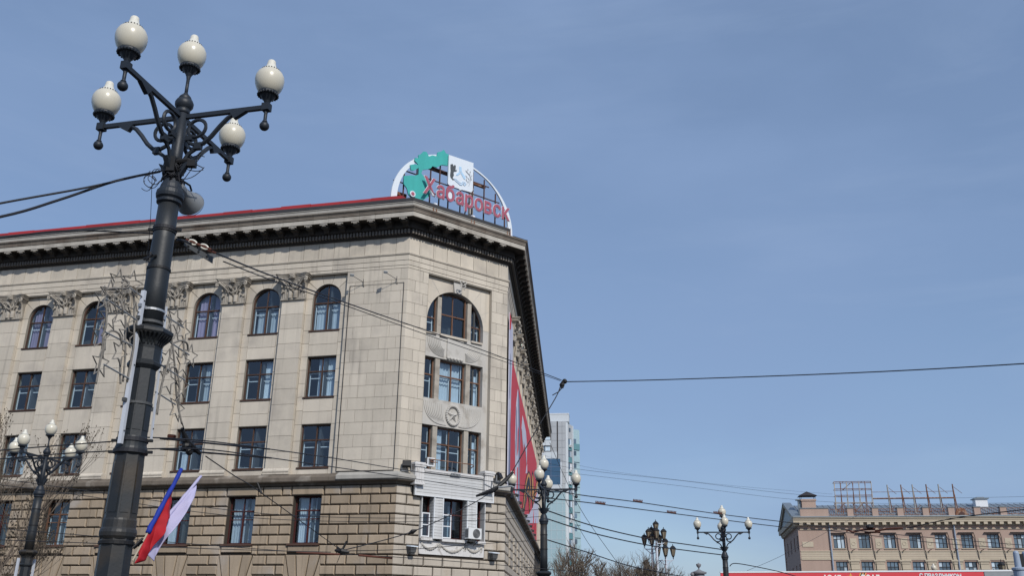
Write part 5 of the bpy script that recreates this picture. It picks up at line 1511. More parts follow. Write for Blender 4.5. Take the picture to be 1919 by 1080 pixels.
    for k in range(4):
        a = obj('arm', LM['arm'], L, (0, 0, 0), -k * pi / 2)
        obj('pendant_ball', LM['pend'], a)
        obj('scroll_bracket', LM['scroll'], a)
        add_head(a, (0, 1.19, 8.10))
    return L
LAZ = rad(193.4)
lamp = make_lamp('tall nearest street lamp with five large white globes and a loudspeaker')
lamp.location = (-4.294, 10.452, 0)
lamp.rotation_euler.z = -LAZ
LPOS = [((-15.0, 29.93, -1.21), 190, 'street lamp with five globes before the left facade, among bare branches'),
        ((1.26, 34.32, -1.41), 190, 'street lamp with five globes right of the building corner, below the overhanging cornice'),
        ((10.16, 44.97, -1.84), 188.7, 'street lamp with five globes standing alone against the sky left of the far beige building'),
        ((31.84, 71.88, -2.62), 195, 'distant street lamp of which only the top globe shows above the low red banner')]
for p_, a_, lab in LPOS:
    c = copy_tree(lamp)
    c.location = p_
    c.rotation_euler.z = -rad(a_)
    c['label'] = lab

# fittings of the near lamp
MP = Vector((-4.294, 10.452, 0))
az_h = rad(4)
horn = thing('loudspeaker', 'grey horn loudspeaker clamped to the near lamp column, facing away', 'loudspeaker', MP + Vector((.085, .14, 6.74)), -az_h)
horn.scale = (.86, .86, .86)
obj('horn', smooth_by_angle(MB().tube([(0, -.02, .02), (0, .06, .015), (0, .12, .0), (0, .18, -.015), (0, .25, -.03), (0, .31, -.04), (0, .34, -.045)], [.055, .075, .10, .13, .165, .19, .20], 28, caps=False).tube([(0, .335, -.045), (0, .35, -.046)], [.204, .204], 28, caps=False).mesh('horn', M['hornm'], fix=False)), horn)
obj('driver', MB().tube([(0, -.14, .02), (0, .0, .02)], .075, 14).mesh('driver', M['hornm']), horn)
obj('bracket', MB().box(-.03, .03, -.1, .0, .07, .13).tube([(0, -.1, .15), (.05, .12, .16), (.05, .2, .11)], .016, 5).mesh('bracket', M['black']), horn)

def cable(name, pts, r, label, m='wire', cat='cable', group=None, sag=0., n=6):
    """a hanging line through its support points"""
    P3 = [Vector(p) for p in pts]
    out = []
    for i in range(len(P3) - 1):
        p0 = P3[max(i - 1, 0)]
        p1, p2 = P3[i], P3[i + 1]
        p3 = P3[min(i + 2, len(P3) - 1)]
        for q in range(n):
            t = q / n
            out.append(.5 * ((2 * p1) + (p2 - p0) * t + (2 * p0 - 5 * p1 + 4 * p2 - p3) * t * t + (3 * p1 - p0 - 3 * p2 + p3) * t ** 3))
    out.append(P3[-1])
    o = P3[0]
    b = MB().tube([p - o for p in out], r, 5)
    return obj(name, b.mesh(name, M[m], smooth=True), None, o, 0, label, cat, group)

tangle = thing('cable_tangle', 'messy bundle of thin dark wires knotted round the neck of the near lamp', 'wires', MP + Vector((0, 0, 7.0)))
random.seed(11)
for i in range(16):
    b = MB()
    a0 = random.uniform(0, 2 * pi)
    z0 = random.uniform(-.12, .12)
    pts = []
    for t in range(14):
        a = a0 + t * random.uniform(.3, .6)
        r = .085 + random.uniform(0, .05)
        pts.append((r * cos(a), r * sin(a), z0 - .012 * t * random.uniform(.3, 1.6)))
    b.tube(pts, random.choice((.006, .008, .011)), 4)
    obj('wire_loop', b.mesh('wire_loop', M['wire'], smooth=True), tangle)
for i in range(7):
    b = MB()
    d = Vector((.9, -.2 + .25 * random.random(), .05 + .5 * random.random())).normalized()
    pts = [d * s_ * .30 + Vector((.03, 0, -.03 + .12 * sin(s_ * 2.2 + i) - .04 * i * (1 - s_))) for s_ in [q / 6 + .2 for q in range(7)]]
    b.tube(pts, .006, 4)
    obj('wire_end', b.mesh('wire_end', M['wire'], smooth=True), tangle)
for i in range(5):
    b = MB()
    c = Vector((-.17 - .03 * i, -.05, -.12 - .03 * i))
    r = .07 + .02 * (i % 3)
    b.tube([c + Vector((r * cos(t), 0.02 * sin(3 * t), r * sin(t) * 1.1)) for t in [i + q * .38 for q in range(13)]], .005, 4)
    obj('wire_loop', b.mesh('wire_loop', M['wire'], smooth=True), tangle)
b = MB().tube([(-.02, -.09, .04), (.18, -.05, .09), (.25, -.03, .05)], .03, 6).box(.18, .28, -.08, .0, .0, .08).box(-.05, .05, -.14, -.08, -.1, .1)
obj('junction_box', b.mesh('junction_box', M['black']), tangle)

cable('power_cable', W['cableA'], .014, 'upper of two thick black cables running left from the neck of the near lamp')
cable('power_cable', W['cableB'], .017, 'lower of two thick black cables running left from the neck of the near lamp')
wg = 'overhead wires across the square'
cable('span_wire', W['spanA'], .014, 'upper of two wires from the near lamp insulator to the connector beside the cornice', cat='wire', group=wg)
cable('span_wire', W['spanB'], .010, 'lower of two wires from the near lamp insulator to the connector beside the cornice', cat='wire', group=wg)
cable('span_wire', W['spanC'], .018, 'long wire crossing the empty sky from the black connector to the right edge', cat='wire', group=wg)
cable('feeder_wire', W['feedA'], .018, 'short black wire dropping from the connector to the thick black sleeve before the banner', cat='wire', group=wg)
cable('feeder_wire', W['feedB'], .014, 'wire running from the thick black sleeve down left across the balcony to the junction', cat='wire', group=wg)
cable('trolley_wire', W['contA'], .0095, 'upper trolley wire from the near lamp across the rusticated wall to the corner lamp', cat='wire', group=wg)
cable('trolley_wire', W['contB'], .0095, 'lower trolley wire from the near lamp across the rusticated wall to the corner lamp', cat='wire', group=wg)
cable('cross_wire', W['crossA'], .009, 'slanting wire from the black knot above the flags down to the junction', cat='wire', group=wg)
cable('cross_wire', W['crossB'], .008, 'thin wire rising from the black knot above the flags to the star garland', cat='wire', group=wg)
cable('thin_wire', W['lowA'], .009, 'sagging wire over the dark red windows, the upper of a pair', cat='wire', group=wg)
cable('thin_wire', W['lowB'], .009, 'sagging wire over the dark red windows, the lower of a pair', cat='wire', group=wg)
cable('thin_wire', W['lowC'], .009, 'wire sloping along the bottom of the facade past the red insulator', cat='wire', group=wg)
cable('thin_wire', W['lowD'], .010, 'wire rising from the junction past the air conditioner to the corner lamp', cat='wire', group=wg)
cable('thin_wire', W['lowE'], .010, 'thin wire reaching the junction from the lower left', cat='wire', group=wg)
cable('bracket_wire', W['leftA'], .009, 'upper thin wire leaving the near lamp bracket to the left', cat='wire', group=wg)
cable('bracket_wire', W['leftB'], .009, 'lower thin wire leaving the near lamp bracket to the left', cat='wire', group=wg)
cable('trolley_wire', W['rightA'], .020, 'upper trolley wire with toothed insulators passing behind the solitary lamp', cat='wire', group=wg)
cable('trolley_wire', W['rightB'], .020, 'lower trolley wire with toothed insulators passing before the solitary lamp', cat='wire', group=wg)
cable('service_wire', W['rightC'], .024, 'upper of two wires strung from the corner lamp past the lanterns to the solitary lamp', cat='wire', group=wg)
cable('service_wire', W['rightD'], .024, 'lower of two wires strung from the corner lamp past the lanterns to the solitary lamp', cat='wire', group=wg)
cable('service_wire', W['rightE'], .022, 'low wire from the corner lamp across the bare tree tops', cat='wire', group=wg)
cable('service_wire', W['rightF'], .022, 'curved wire leaving the solitary lamp towards the red banner', cat='wire', group=wg)
cable('distant_wire', W['farA'], .022, 'faint distant wire in the sky, second from the top of three', cat='wire', group=wg)
cable('distant_wire', W['farB'], .020, 'faint distant wire in the sky, lowest of three', cat='wire', group=wg)
cable('distant_wire', W['farC'], .014, 'faint distant wire in the sky, topmost of three', cat='wire', group=wg)
cable('guy_wire', W['guyA'], .016, 'thin guy wire slanting past the pale tower, the upper of two', cat='wire', group=wg)
cable('guy_wire', W['guyB'], .014, 'thin guy wire slanting past the pale tower, the lower of two', cat='wire', group=wg)
cable('guy_wire', W['guyC'], .012, 'faint wire slanting down left from the far beige building', cat='wire', group=wg)
cable('frog_wire', W['frogA'], .026, 'dark wire rising right from the trolley switch before the far beige building', cat='wire', group=wg)
cable('hanging_wire', W['wireV'], .004, 'very thin wire hanging straight down left of the near lamp', cat='wire', group=wg)
cable('hanging_wire', W['wirethin'], .010, 'dark wire along the cornice joining the near lamp band from the left', cat='wire', group=wg)

# connectors, sleeves and insulators on the wires
def blob(name, pts, r, m, label, cat, group=None):
    P3 = [Vector(p) for p in pts]
    o = P3[0]
    return obj(name, MB().tube([p - o for p in P3], r, 8).mesh(name, M[m]), None, o, 0, label, cat, group)
kn = thing('wire_connector', 'black knuckle connector where three wires meet beside the cornice', 'connector', FIT['knot'])
obj('body', MB().tube([(.06, 0, .12), (.0, 0, .02), (-.04, 0, -.16)], [.05, .07, .06], 8).mesh('body', M['black']), kn)
obj('clamp', MB().sphere((.06, 0, .07), .09, 8, 6).sphere((-.03, 0, -.06), .09, 8, 6).tube([(.0, 0, -.12), (-.15, 0, -.3), (-.36, 0, -.42)], .018, 5).mesh('clamp', M['black']), kn)
blob('wire_sleeve', FIT['slv'], [.045, .075, .035], 'black', 'thick black tapering sleeve on the wire in front of the banner', 'insulator')
jn = thing('wire_fitting', 'black clamp cluster on the wire at the right end of the ledge', 'connector', W['feedB'][0])
obj('body', MB().tube([(.1, 0, .08), (-.05, 0, -.02), (-.25, 0, -.10), (-.6, 0, -.22)], [.05, .08, .06, .035], 8).mesh('body', M['black']), jn)
obj('clip', MB().tube([(-.1, -.05, .25), (-.12, 0, .05), (-.35, -.05, .15)], .03, 5).tube([(.1, -.02, .05), (.5, 0, .10), (.6, 0, .06)], .03, 5).mesh('clip', M['greysteel']), jn)
cl = thing('wire_clamp', 'small black clamp on the slanting wire beside the left balcony window', 'connector', FIT['clamp'])
obj('body', MB().tube([(-.12, 0, -.06), (0, 0, 0), (.12, 0, .05)], [.02, .07, .02], 7).mesh('body', M['black']), cl)
jc = thing('wire_junction', 'dark star-shaped junction of several wires low on the facade', 'connector', FIT['junc'])
obj('body', MB().tube([(-.18, 0, .02), (0, 0, 0), (.2, 0, -.03)], [.03, .08, .03], 7).mesh('body', M['black']), jc)
obj('prong', MB().tube([(0, 0, 0), (.12, 0, .26)], .03, 5).tube([(0, 0, 0), (-.12, 0, .1)], .025, 5).tube([(0, 0, -.02), (-.1, 0, -.3)], .008, 4).mesh('prong', M['black']), jc)
kb = thing('wire_knot', 'thick black knotted insulator hanging over the window above the flags', 'insulator', FIT['knob'][1])
k0 = Vector(FIT['knob'][1])
obj('body', MB().tube([Vector(FIT['knob'][0]) - k0, (0, 0, 0), Vector(FIT['knob'][2]) - k0], [.02, .05, .028], 8).mesh('body', M['black']), kb)
obj('clamp', MB().sphere((0, 0, -.06), .065, 8, 6).sphere((.05, 0, -.13), .055, 8, 6).box(-.06, -.03, -.01, .01, -.1, .12).mesh('clamp', M['black']), kb)
blob('wire_splice', [FIT['redc'], Vector(FIT['redc']) + Vector((-.1, 0, .2))], .02, 'black', 'small dark splice on the slanting wire right of the flags', 'connector')
blob('rod_insulator', FIT['red1'], .024, 'wirebrown', 'rusty red rod insulator left of the wire junction', 'insulator', 'red rod insulators')
blob('rod_insulator', FIT['red2'], .028, 'wirebrown', 'rusty red rod insulator right of the wire junction', 'insulator', 'red rod insulators')
blob('wire_splint', FIT['slA'], .013, 'wire', 'upper dark splint stiffening the trolley wire near the lamp', 'splint')
blob('wire_splint', FIT['slB'], .013, 'wire', 'lower dark splint stiffening the trolley wire near the lamp', 'splint')
rib = thing('ribbed_insulator', 'small rust brown ribbed insulator on the upper trolley wire beside the near lamp', 'insulator', FIT['rib'][0])
obj('core', MB().tube([(0, 0, 0), Vector(FIT['rib'][1]) - Vector(FIT['rib'][0])], .012, 6).mesh('core', M['wirebrown']), rib)
dv = Vector(FIT['rib'][1]) - Vector(FIT['rib'][0])
for i in range(6): obj('rib', MB().tube([dv * (i / 6 + .04), dv * (i / 6 + .10)], .028, 8).mesh('rib', M['wirebrown']), rib)
IL = ['toothed brown insulator on the upper trolley wire left of the lanterns', 'toothed brown insulator on the upper trolley wire touching the solitary lamp globe', 'toothed brown insulator on the lower trolley wire beside the pale tower', 'toothed brown insulator on the lower trolley wire above the lanterns']
for i, q in enumerate(FIT['ins']):
    r = thing('section_insulator', IL[i], 'insulator', q, -rad(8), 'toothed insulators on the trolley wires')
    r.rotation_euler.y = rad(7)
    obj('core', MB().tube([(-.2, 0, .03), (.2, 0, .03)], .03, 6).mesh('core', M['wirebrown']), r)
    for k in range(7): obj('tooth', MB().tube([(-.18 + .06 * k, 0, .0), (-.18 + .06 * k, 0, .11)], .022, 5).mesh('tooth', M['wirebrown']), r)
fr = thing('trolley_switch', 'dark brown jagged trolley wire switch hanging before the far beige building', 'wire switch', FIT['frog'][0][0])
o0 = Vector(FIT['frog'][0][0])
for q in FIT['frog']:
    obj('switch_arm', MB().tube([Vector(p) - o0 for p in q], .055, 6).mesh('switch_arm', M['wirebrown']), fr)
obj('hood', MB().lathe([(.22, -.02), (.20, .08), (.10, .15), (.02, .17)], 12, Vector(FIT['frog'][3][1]) - o0).mesh('hood', M['black']), fr)
# strain insulator at the near lamp
si = thing('strain_insulator', 'two shiny ring insulators and a perforated steel plate on the near lamp band', 'insulator', FIT['insul'][0])
o0 = Vector(FIT['insul'][0])
obj('link', MB().tube([Vector(p) - o0 for p in FIT['insul'][:3]], .022, 6).mesh('link', M['wire']), si)
for i in (2, 3):
    c = Vector(FIT['insul'][i]) - o0 + Vector((.02, 0, .03))
    obj('glass_ring', MB().tube([c + Vector((.055 * cos(t), 0, .032 * sin(t) - .018 * cos(t))) for t in [2 * pi * k / 16 for k in range(16)]], .015, 6, closed=True).mesh('glass_ring', M['globewhite'], smooth=True), si)
    obj('yoke', MB().tube([c + Vector((-.1, 0, .04)), c, c + Vector((.12, 0, -.05))], .018, 6).mesh('yoke', M['wirebrown']), si)
obj('yoke', MB().tube([Vector(p) - o0 for p in FIT['insul'][3:]], .016, 6).mesh('yoke', M['wirebrown']), si)
q0, q1, q2 = [Vector(p) - o0 for p in FIT['plate']]
dp = (q2 - q0).normalized()
up = Vector((0, 0, 1))
b = MB()
y = Vector((0, .015, 0))
b.hexa([q0 - up * .02 - y, q2 - up * .05 - y, q2 - up * .05 + y, q0 - up * .02 + y, q0 + up * .03 - y, q2 + up * .05 - y, q2 + up * .05 + y, q0 + up * .03 + y])
obj('plate', b.mesh('plate', M['lampgrey']), si)
for t in (.15, .5, .8): obj('bolt', MB().tube([q0.lerp(q2, t) - y * 2, q0.lerp(q2, t) + y * 2], .014, 6).mesh('bolt', M['black']), si)
for z, xo in ((6.08, .0), (5.62, .02)):
    pass
# brackets bolted on the near lamp where the wires leave it
def bracket(z, label, r=.15):
    t = thing('wire_bracket', label, 'bracket', MP + Vector((0, 0, z)))
    obj('clamp_band', MB().lathe([(r, -.025), (r + .012, -.02), (r + .012, .02), (r, .025)], 24).mesh('clamp_band', M['wire']), t)
    obj('lug', MB().box(r, r + .07, -.02, .015, -.015, .015).box(-r - .07, -r, -.02, .015, -.015, .015).mesh('lug', M['black']), t)
bracket(3.53, 'dark clamp with lugs holding the upper trolley wire to the near lamp', .163)
bracket(3.40, 'dark clamp with lugs holding the lower trolley wire to the near lamp', .177)
bracket(6.15, 'dark clamp band holding the strain insulator to the near lamp', .132)
b_ = thing('bird_spike', 'small black hook cluster on the band of the near lamp column', 'hook', MP + Vector((-.06, -.15, 5.72)))
obj('hook', MB().tube([(-.08, 0, -.03), (0, -.02, 0), (.07, 0, .03)], .016, 5).tube([(0, -.02, .06), (0, -.02, -.07)], .013, 5).tube([(.03, -.03, .03), (-.04, -.02, -.05)], .014, 5).mesh('hook', M['black']), b_)

# ------------------------------------------------------------------ star garlands on both sides of the near lamp
DAZ = rad(13.4)
DF = Face(MP, DAZ)
def star_pts(r, rot):
    pts = []
    for i in range(10):
        q = r if i % 2 == 0 else r * .45
        a = pi / 2 + rot + i * pi / 5
        pts.append((q * cos(a), 0, q * sin(a)))
    return pts
def garland(label, stars, arcs, rods, chan, seed):
    random.seed(seed)
    o = DF.pt(chan[0][0], chan[1][1], 0)
    t = thing('star_garland', label, 'light decoration', o)
    def dput(name, me, u, v, tilt=0.):
        ob = DF.put(name, me, u, v, 0, t)
        return ob
    for u, v in stars:
        r = random.uniform(.150, .18)
        b = MB().tube(star_pts(r, random.uniform(-.2, .2)), .0085, 5, closed=True)
        s_ = dput('star', b.mesh('star', M['starwire']), u, v)
        s_.rotation_euler.z += random.uniform(-.12, .12)
    for a in arcs:
        P3 = [Vector((u, random.uniform(-.02, .02), v)) for u, v in a]
        sm = []
        for i in range(len(P3) - 1):
            p0, p1, p2, p3 = P3[max(i - 1, 0)], P3[i], P3[i + 1], P3[min(i + 2, len(P3) - 1)]
            for q in range(5):
                k = q / 5
                sm.append(.5 * ((2 * p1) + (p2 - p0) * k + (2 * p0 - 5 * p1 + 4 * p2 - p3) * k * k + (3 * p1 - p0 - 3 * p2 + p3) * k ** 3))
        sm.append(P3[-1])
        dput('rope_light', MB().tube(sm, .0125, 5).mesh('rope_light', M['starwire'], smooth=True), 0, 0)
    for a in rods:
        dput('support_rod', MB().tube([(u, 0, v) for u, v in a], .010, 5).mesh('support_rod', M['greysteel']), 0, 0)
    return t
gl_ = garland('wire star garland left of the near lamp, its stars hanging before the capital', STL, ARCL, RODL, CHL, 3)
gr_ = garland('wire star garland right of the near lamp, its stars hanging beside a window', STR, ARCR, RODR, CHR, 4)
def channel(c, label, far=False):
    (u0, z0), (u1, z1) = c
    t = thing('light_rail', label, 'light rail', DF.pt(u1, z1, 0), DF.rz, 'white light rails on the near lamp')
    du_ = u0 - u1
    n0, n1 = Vector((0, 0, 0)), Vector((du_, 0, z0 - z1))
    h = .010 if far else .022
    b = MB().hexa([n0 + Vector((-h, -h, 0)), n0 + Vector((h, -h, 0)), n0 + Vector((h, h, 0)), n0 + Vector((-h, h, 0)), n1 + Vector((-h, -h, 0)), n1 + Vector((h, -h, 0)), n1 + Vector((h, h, 0)), n1 + Vector((-h, h, 0))])
    obj('rail', b.mesh('rail', M['lightgrey']), t)
    for k in (.08, .5, .74, .93):
        p = n1 * k
        obj('screw', MB().sphere((p.x, -h - .004, p.z), .009, 6, 4).mesh('screw', M['black']), t)
    return t
channel(CHL, 'white light rail fixed along the left side of the near lamp column')
channel(CHR, 'white light rail half hidden behind the right side of the near lamp column', True)
for z, m_, w_ in ((5.08, 'steel', .013), (4.93, 'lampgrey', .016), (3.95, 'lampgrey', .014)):
    t = thing('rail_clamp', {5.08: 'shiny slotted steel clamp band round the near lamp shaft', 4.93: 'grey clamp band with an ear on the near lamp shaft', 3.95: 'grey clamp band under the flared head of the near lamp'}[z], 'clamp', MP + Vector((0, 0, z)))
    r = .139 if z > 4.8 else .153
    obj('band', MB().lathe([(r, -w_), (r + .008, -w_), (r + .008, w_), (r, w_)], 28).mesh('band', M[m_]), t)
    obj('ear', MB().box(-.02, .02, r, r + .12, -.025, .025).box(-.02, .02, -r - .12, -r, -.02, .02).xform(Matrix.Rotation(-DAZ, 4, 'Z')).mesh('ear', M[m_]), t)
# second lamp light rails
for du_, lab in ((-.36, 'white light rail on the left side of the lamp among bare branches'), (.34, 'white light rail on the right side of the lamp among bare branches')):
    p2 = Vector((-15.0, 29.93, -1.21))
    F2 = Face(p2, rad(13.4))
    t = thing('light_rail', lab, 'light rail', F2.pt(du_, 2.4, 0), F2.rz, 'white light rails on the lamp before the left facade')
    obj('rail', MB().box(-.03, .03, -.03, .03, 0, 2.2).mesh('rail', M['lightgrey']), t)
    obj('arm', MB().tube([(0, 0, 1.2), (-du_ * .5, 0, 1.2)], .012, 5).mesh('arm', M['greysteel']), t)

# ------------------------------------------------------------------ flags on the near lamp
def flag(name, label, b0, b1, edge, mcloth, msleeve, frac, rs, folds=.03):
    b0, b1 = Vector(b0), Vector(b1)
    t = thing(name, label, 'flag', b0)
    d = b1 - b0
    obj('staff', MB().tube([Vector((0, 0, 0)) - d * .03, d], .011, 8).mesh('staff', M['wood']), t)
    # cloth wound on the staff
    n = 22
    pts, rr_ = [], []
    for i in range(n):
        s_ = frac + (1 - frac) * i / (n - 1)
        pts.append(d * s_ + Vector((random.uniform(-.004, .004),) * 3))
        rr_.append(rs * (.9 + .25 * sin(i * 1.1) * .4 + .3 * (1 - i / n)))
    obj('wound_cloth', MB().tube(pts, rr_, 9).mesh('wound_cloth', M[msleeve], smooth=True), t)
    # hanging cloth
    E = [Vector(p) - b0 for p in edge]
    k = len(E)
    nu, nv = 40, 14
    b = MB()
    for i in range(nu + 1):
        s_ = i / nu
        f_ = s_ * (k - 1)
        j = min(int(f_), k - 2)
        e = E[j].lerp(E[j + 1], f_ - j)
        top = d * (.02 + (frac * .3 + (.80 - frac * .3) * s_))
        for q in range(nv + 1):
            h = q / nv
            p = top.lerp(e, h)
            p += Vector((.6, -.8, 0)) * (folds * sin(s_ * 9 + h * 2) * h) + Vector((.3, .3, 0)) * folds * .5 * sin(s_ * 17 + h * 5) * h + Vector((.5, -.3, .2)) * folds * .22 * sin(s_ * 31 - h * 9) * sqrt(h)
            b.v.append(tuple(p))
    for i in range(nu):
        for q in range(nv):
            a = i * (nv + 1) + q
            b.f.append((a, a + 1, a + nv + 2, a + nv + 1))
    o = obj('cloth', b.mesh('cloth', M[mcloth], smooth=True, fix=False), t)
    md = o.modifiers.new('thickness', 'SOLIDIFY')
    md.thickness = .006
    return t
random.seed(2)
flag('flag', 'flag with blue cloth wound on its slanting staff and red cloth hanging below', FLAG['b0'], FLAG['b1'], FLAG['red'], 'flagred', 'flagblue', .26, .027, .075)
flag('flag', 'lilac white flag on a slanting staff right of the blue and red flag', FLAG['w0'], FLAG['w1'], FLAG['lil'], 'flagwhite', 'flagwhite', .30, .020, .05)
fh = thing('flag_holder', 'dark ring holder with sockets carrying both flags on the near lamp', 'bracket', MP + Vector((0, 0, 2.40)))
obj('ring', MB().lathe([(.178, -.02), (.190, -.015), (.190, .015), (.178, .02)], 24).mesh('ring', M['black']), fh)
obj('socket', MB().tube([(.19, -.02, -.05), (.27, .03, .06)], .013, 8).tube([(.18, .04, -.05), (.26, .07, .03)], .013, 8).mesh('socket', M['black']), fh)

# ------------------------------------------------------------------ bare trees
def tree(name, label, base, height, seed, m='bark', spread=.5, levels=6, trunk_r=.16, buds=False, up=.25, group=None, first=.3, lenf=.78, nkid=(2, 3)):
    rnd = random.Random(seed)
    t = thing(name, label, 'tree', base, 0, group)
    tr, cr, bd = MB(), MB(), MB()
    wob = .09 if buds else .16
    def seg(p, d, L, r, lev):
        pts, rs = [p], [r]
        n = 3
        for i in range(n):
            d = (d + Vector((rnd.uniform(-wob, wob), rnd.uniform(-wob, wob), rnd.uniform(-.05, .13)))).normalized()
            pts.append(pts[-1] + d * L / n)
            rs.append(r * (1 - .35 * (i + 1) / n))
        (tr if lev == 0 else cr).tube(pts, rs, 7 if lev == 0 else (5 if lev < 3 else 3), caps=False)
        if lev >= levels:
            if buds:
                for q in range(2):
                    bp_ = pts[-1 - q]
                    bd.sphere(bp_, rnd.uniform(.010, .020), 5, 3, 1.5)
                    if rnd.random() < .35: bd.sphere(bp_ + Vector((rnd.uniform(-.05, .05), rnd.uniform(-.05, .05), rnd.uniform(-.03, .05))), rnd.uniform(.008, .014), 5, 3)
            return
        for k in range(rnd.randint(*nkid)):
            s_ = rnd.uniform(.45, 1.0) if k else 1.0
            f_ = s_ * n
            j = min(int(f_), n - 1)
            q = pts[j].lerp(pts[j + 1], f_ - j)
            a = rnd.uniform(0, 2 * pi)
            sd = Vector((cos(a), sin(a), rnd.uniform(-.1, .4)))
            nd = (d + sd * (spread * rnd.uniform(.5, 1.25)) + Vector((0, 0, up))).normalized()
            seg(q, nd, L * lenf * rnd.uniform(.75, 1.1), r * .62, lev + 1)
    seg(Vector((0, 0, 0)), Vector((0, 0, 1)), height * first, trunk_r, 0)
    s_ = 1.0
    zm = max(v[2] for v in cr.v)
    k = height / zm
    for b in (tr, cr, bd):
        b.v = [(x * k, y * k, z * k) for x, y, z in b.v]
    obj('trunk', tr.mesh('trunk', M[m], smooth=True, fix=False), t)
    obj('crown', cr.mesh('crown', M[m], fix=False), t)
    if buds: obj('buds', bd.mesh('buds', M['bud'], fix=False), t, kind='stuff')
    return t
tree('bare_tree', 'leafless budding tree with upright twigs before the left end of the facade', (-20.0, 36.6, -1.3), 11.0, 5, 'barkpale', .46, 6, .085, True, .20, first=.22, lenf=.80, nkid=(2, 4))
tree('bare_tree', 'leafless budding shrub tree low at the bottom left corner', (-16.6, 33.0, -1.2), 6.6, 9, 'barkpale', .55, 6, .06, True, .16, first=.20, lenf=.82, nkid=(2, 4))
tree('bare_tree', 'leafless grey tree close to the base of the pale tower', (7.6, 88.0, -2.3), 11.8, 12, 'bark', .72, 7, .24, False, .06, first=.2, lenf=.8, nkid=(3, 3))
tree('bare_tree', 'broad leafless grey tree behind the white lantern posts', (12.4, 94.0, -2.3), 11.6, 23, 'bark', .80, 7, .26, False, .05, first=.2, lenf=.8, nkid=(3, 3))
tree('bare_tree', 'low leafless grey tree right of the white lantern posts', (16.3, 100.0, -2.3), 10.3, 31, 'bark', .75, 7, .22, False, .06, first=.22, lenf=.8, nkid=(3, 3))
tree('bare_tree', 'small leafless tree whose twigs show beside the corner lamp post', (2.7, 52.5, -2.0), 7.2, 44, 'bark', .7, 6, .12, False, .06, first=.22, lenf=.8, nkid=(3, 3))
tree('bare_tree', 'pale leafless tree behind the low black lantern cluster', (14.4, 106.0, -2.3), 11.6, 71, 'bark', .85, 7, .2, False, .04, first=.2, lenf=.8, nkid=(3, 3))
tree('bare_tree', 'leafless grey tree between the tower and the broad tree', (10.0, 104.0, -2.3), 11.4, 57, 'bark', .75, 7, .22, False, .06, first=.2, lenf=.8, nkid=(3, 3))

# ------------------------------------------------------------------ white posts with clusters of black lanterns
LNm = {}
LS = 1.02
LNm['foot'] = MB().lathe([(.03, -.30), (.05, -.12), (.09, -.06), (.13, 0), (.13, .05)], 6).xform(Matrix.Scale(LS, 4)).mesh('lantern_foot', M['lanternmetal'])
LNm['glass'] = MB().lathe([(.13, .05), (.27, .72)], 6).xform(Matrix.Scale(LS, 4)).mesh('lantern_glass', M['lanternglass'])
f = MB()
for i in range(6):
    a = 2 * pi * i / 6
    f.tube([(.135 * cos(a), .135 * sin(a), .05), (.275 * cos(a), .275 * sin(a), .72)], .022, 4)
f.lathe([(.30, .70), (.31, .75), (.27, .80), (.16, .93), (.06, .99), (.03, 1.02), (.03, 1.06), (.045, 1.10), (.005, 1.16)], 6)
LNm['cap'] = f.xform(Matrix.Scale(LS, 4)).mesh('lantern_frame', M['lanternmetal'])
def lantern(parent, loc):
    o = obj('lantern', LNm['glass'], parent, loc)
    obj('lantern_frame', LNm['cap'], o)
    obj('lantern_foot', LNm['foot'], o)
def lantern_post(label, base, htop, rz):
    t = thing('lantern_post', label, 'lantern post', base, rz, 'white posts with black lanterns')
    W_ = M['bluewhite']
    zt = htop - 1.0
    obj('post', MB().lathe([(.24, 0), (.24, .8), (.15, 1.0), (.12, zt - 1.7), (.15, zt - 1.68), (.15, zt - 1.6), (.10, zt - 1.55), (.085, zt - .25), (.05, zt - .3), (.05, zt - .2)], 16).mesh('post', W_, smooth=False), t)
    lantern(t, (0, 0, zt - .12))
    for k in range(4):
        a = k * pi / 2
        arm = obj('arm', MB().tube([(0, 0, zt - 1.25), (.4, 0, zt - 1.28), (.7, 0, zt - 1.25), (.74, 0, zt - 1.15)], .045, 6).tube([(.1, 0, zt - 1.7), (.35, 0, zt - 1.5), (.6, 0, zt - 1.3)], .035, 5).mesh('arm', W_), t, (0, 0, 0), a)
        o = obj('lantern', LNm['glass'], t, (.74 * cos(a), .74 * sin(a), zt - 1.15 + .3))
        obj('lantern_frame', LNm['cap'], o)
        obj('lantern_foot', LNm['foot'], o)
    return t
for lab, p_, ht, rz in (('white lantern post with black lanterns, leftmost of the tall group', (14.25, 94.8, -2.3), 13.5, -.15),
                        ('white lantern post with the highest black lanterns of the group', (14.6, 94.2, -2.3), 14.0, -.10),
                        ('white lantern post with black lanterns, rightmost of the group', (15.6, 95.1, -2.3), 12.45, -.17),
                        ('low black lantern cluster at the bottom edge left of the white posts', (13.75, 95.9, -2.3), 10.4, -.13),
                        ('black lantern cluster before the right end of the far beige building', (38.5, 74.9, -2.3), 9.2, .2)):
    lantern_post(lab, p_, ht, rz)
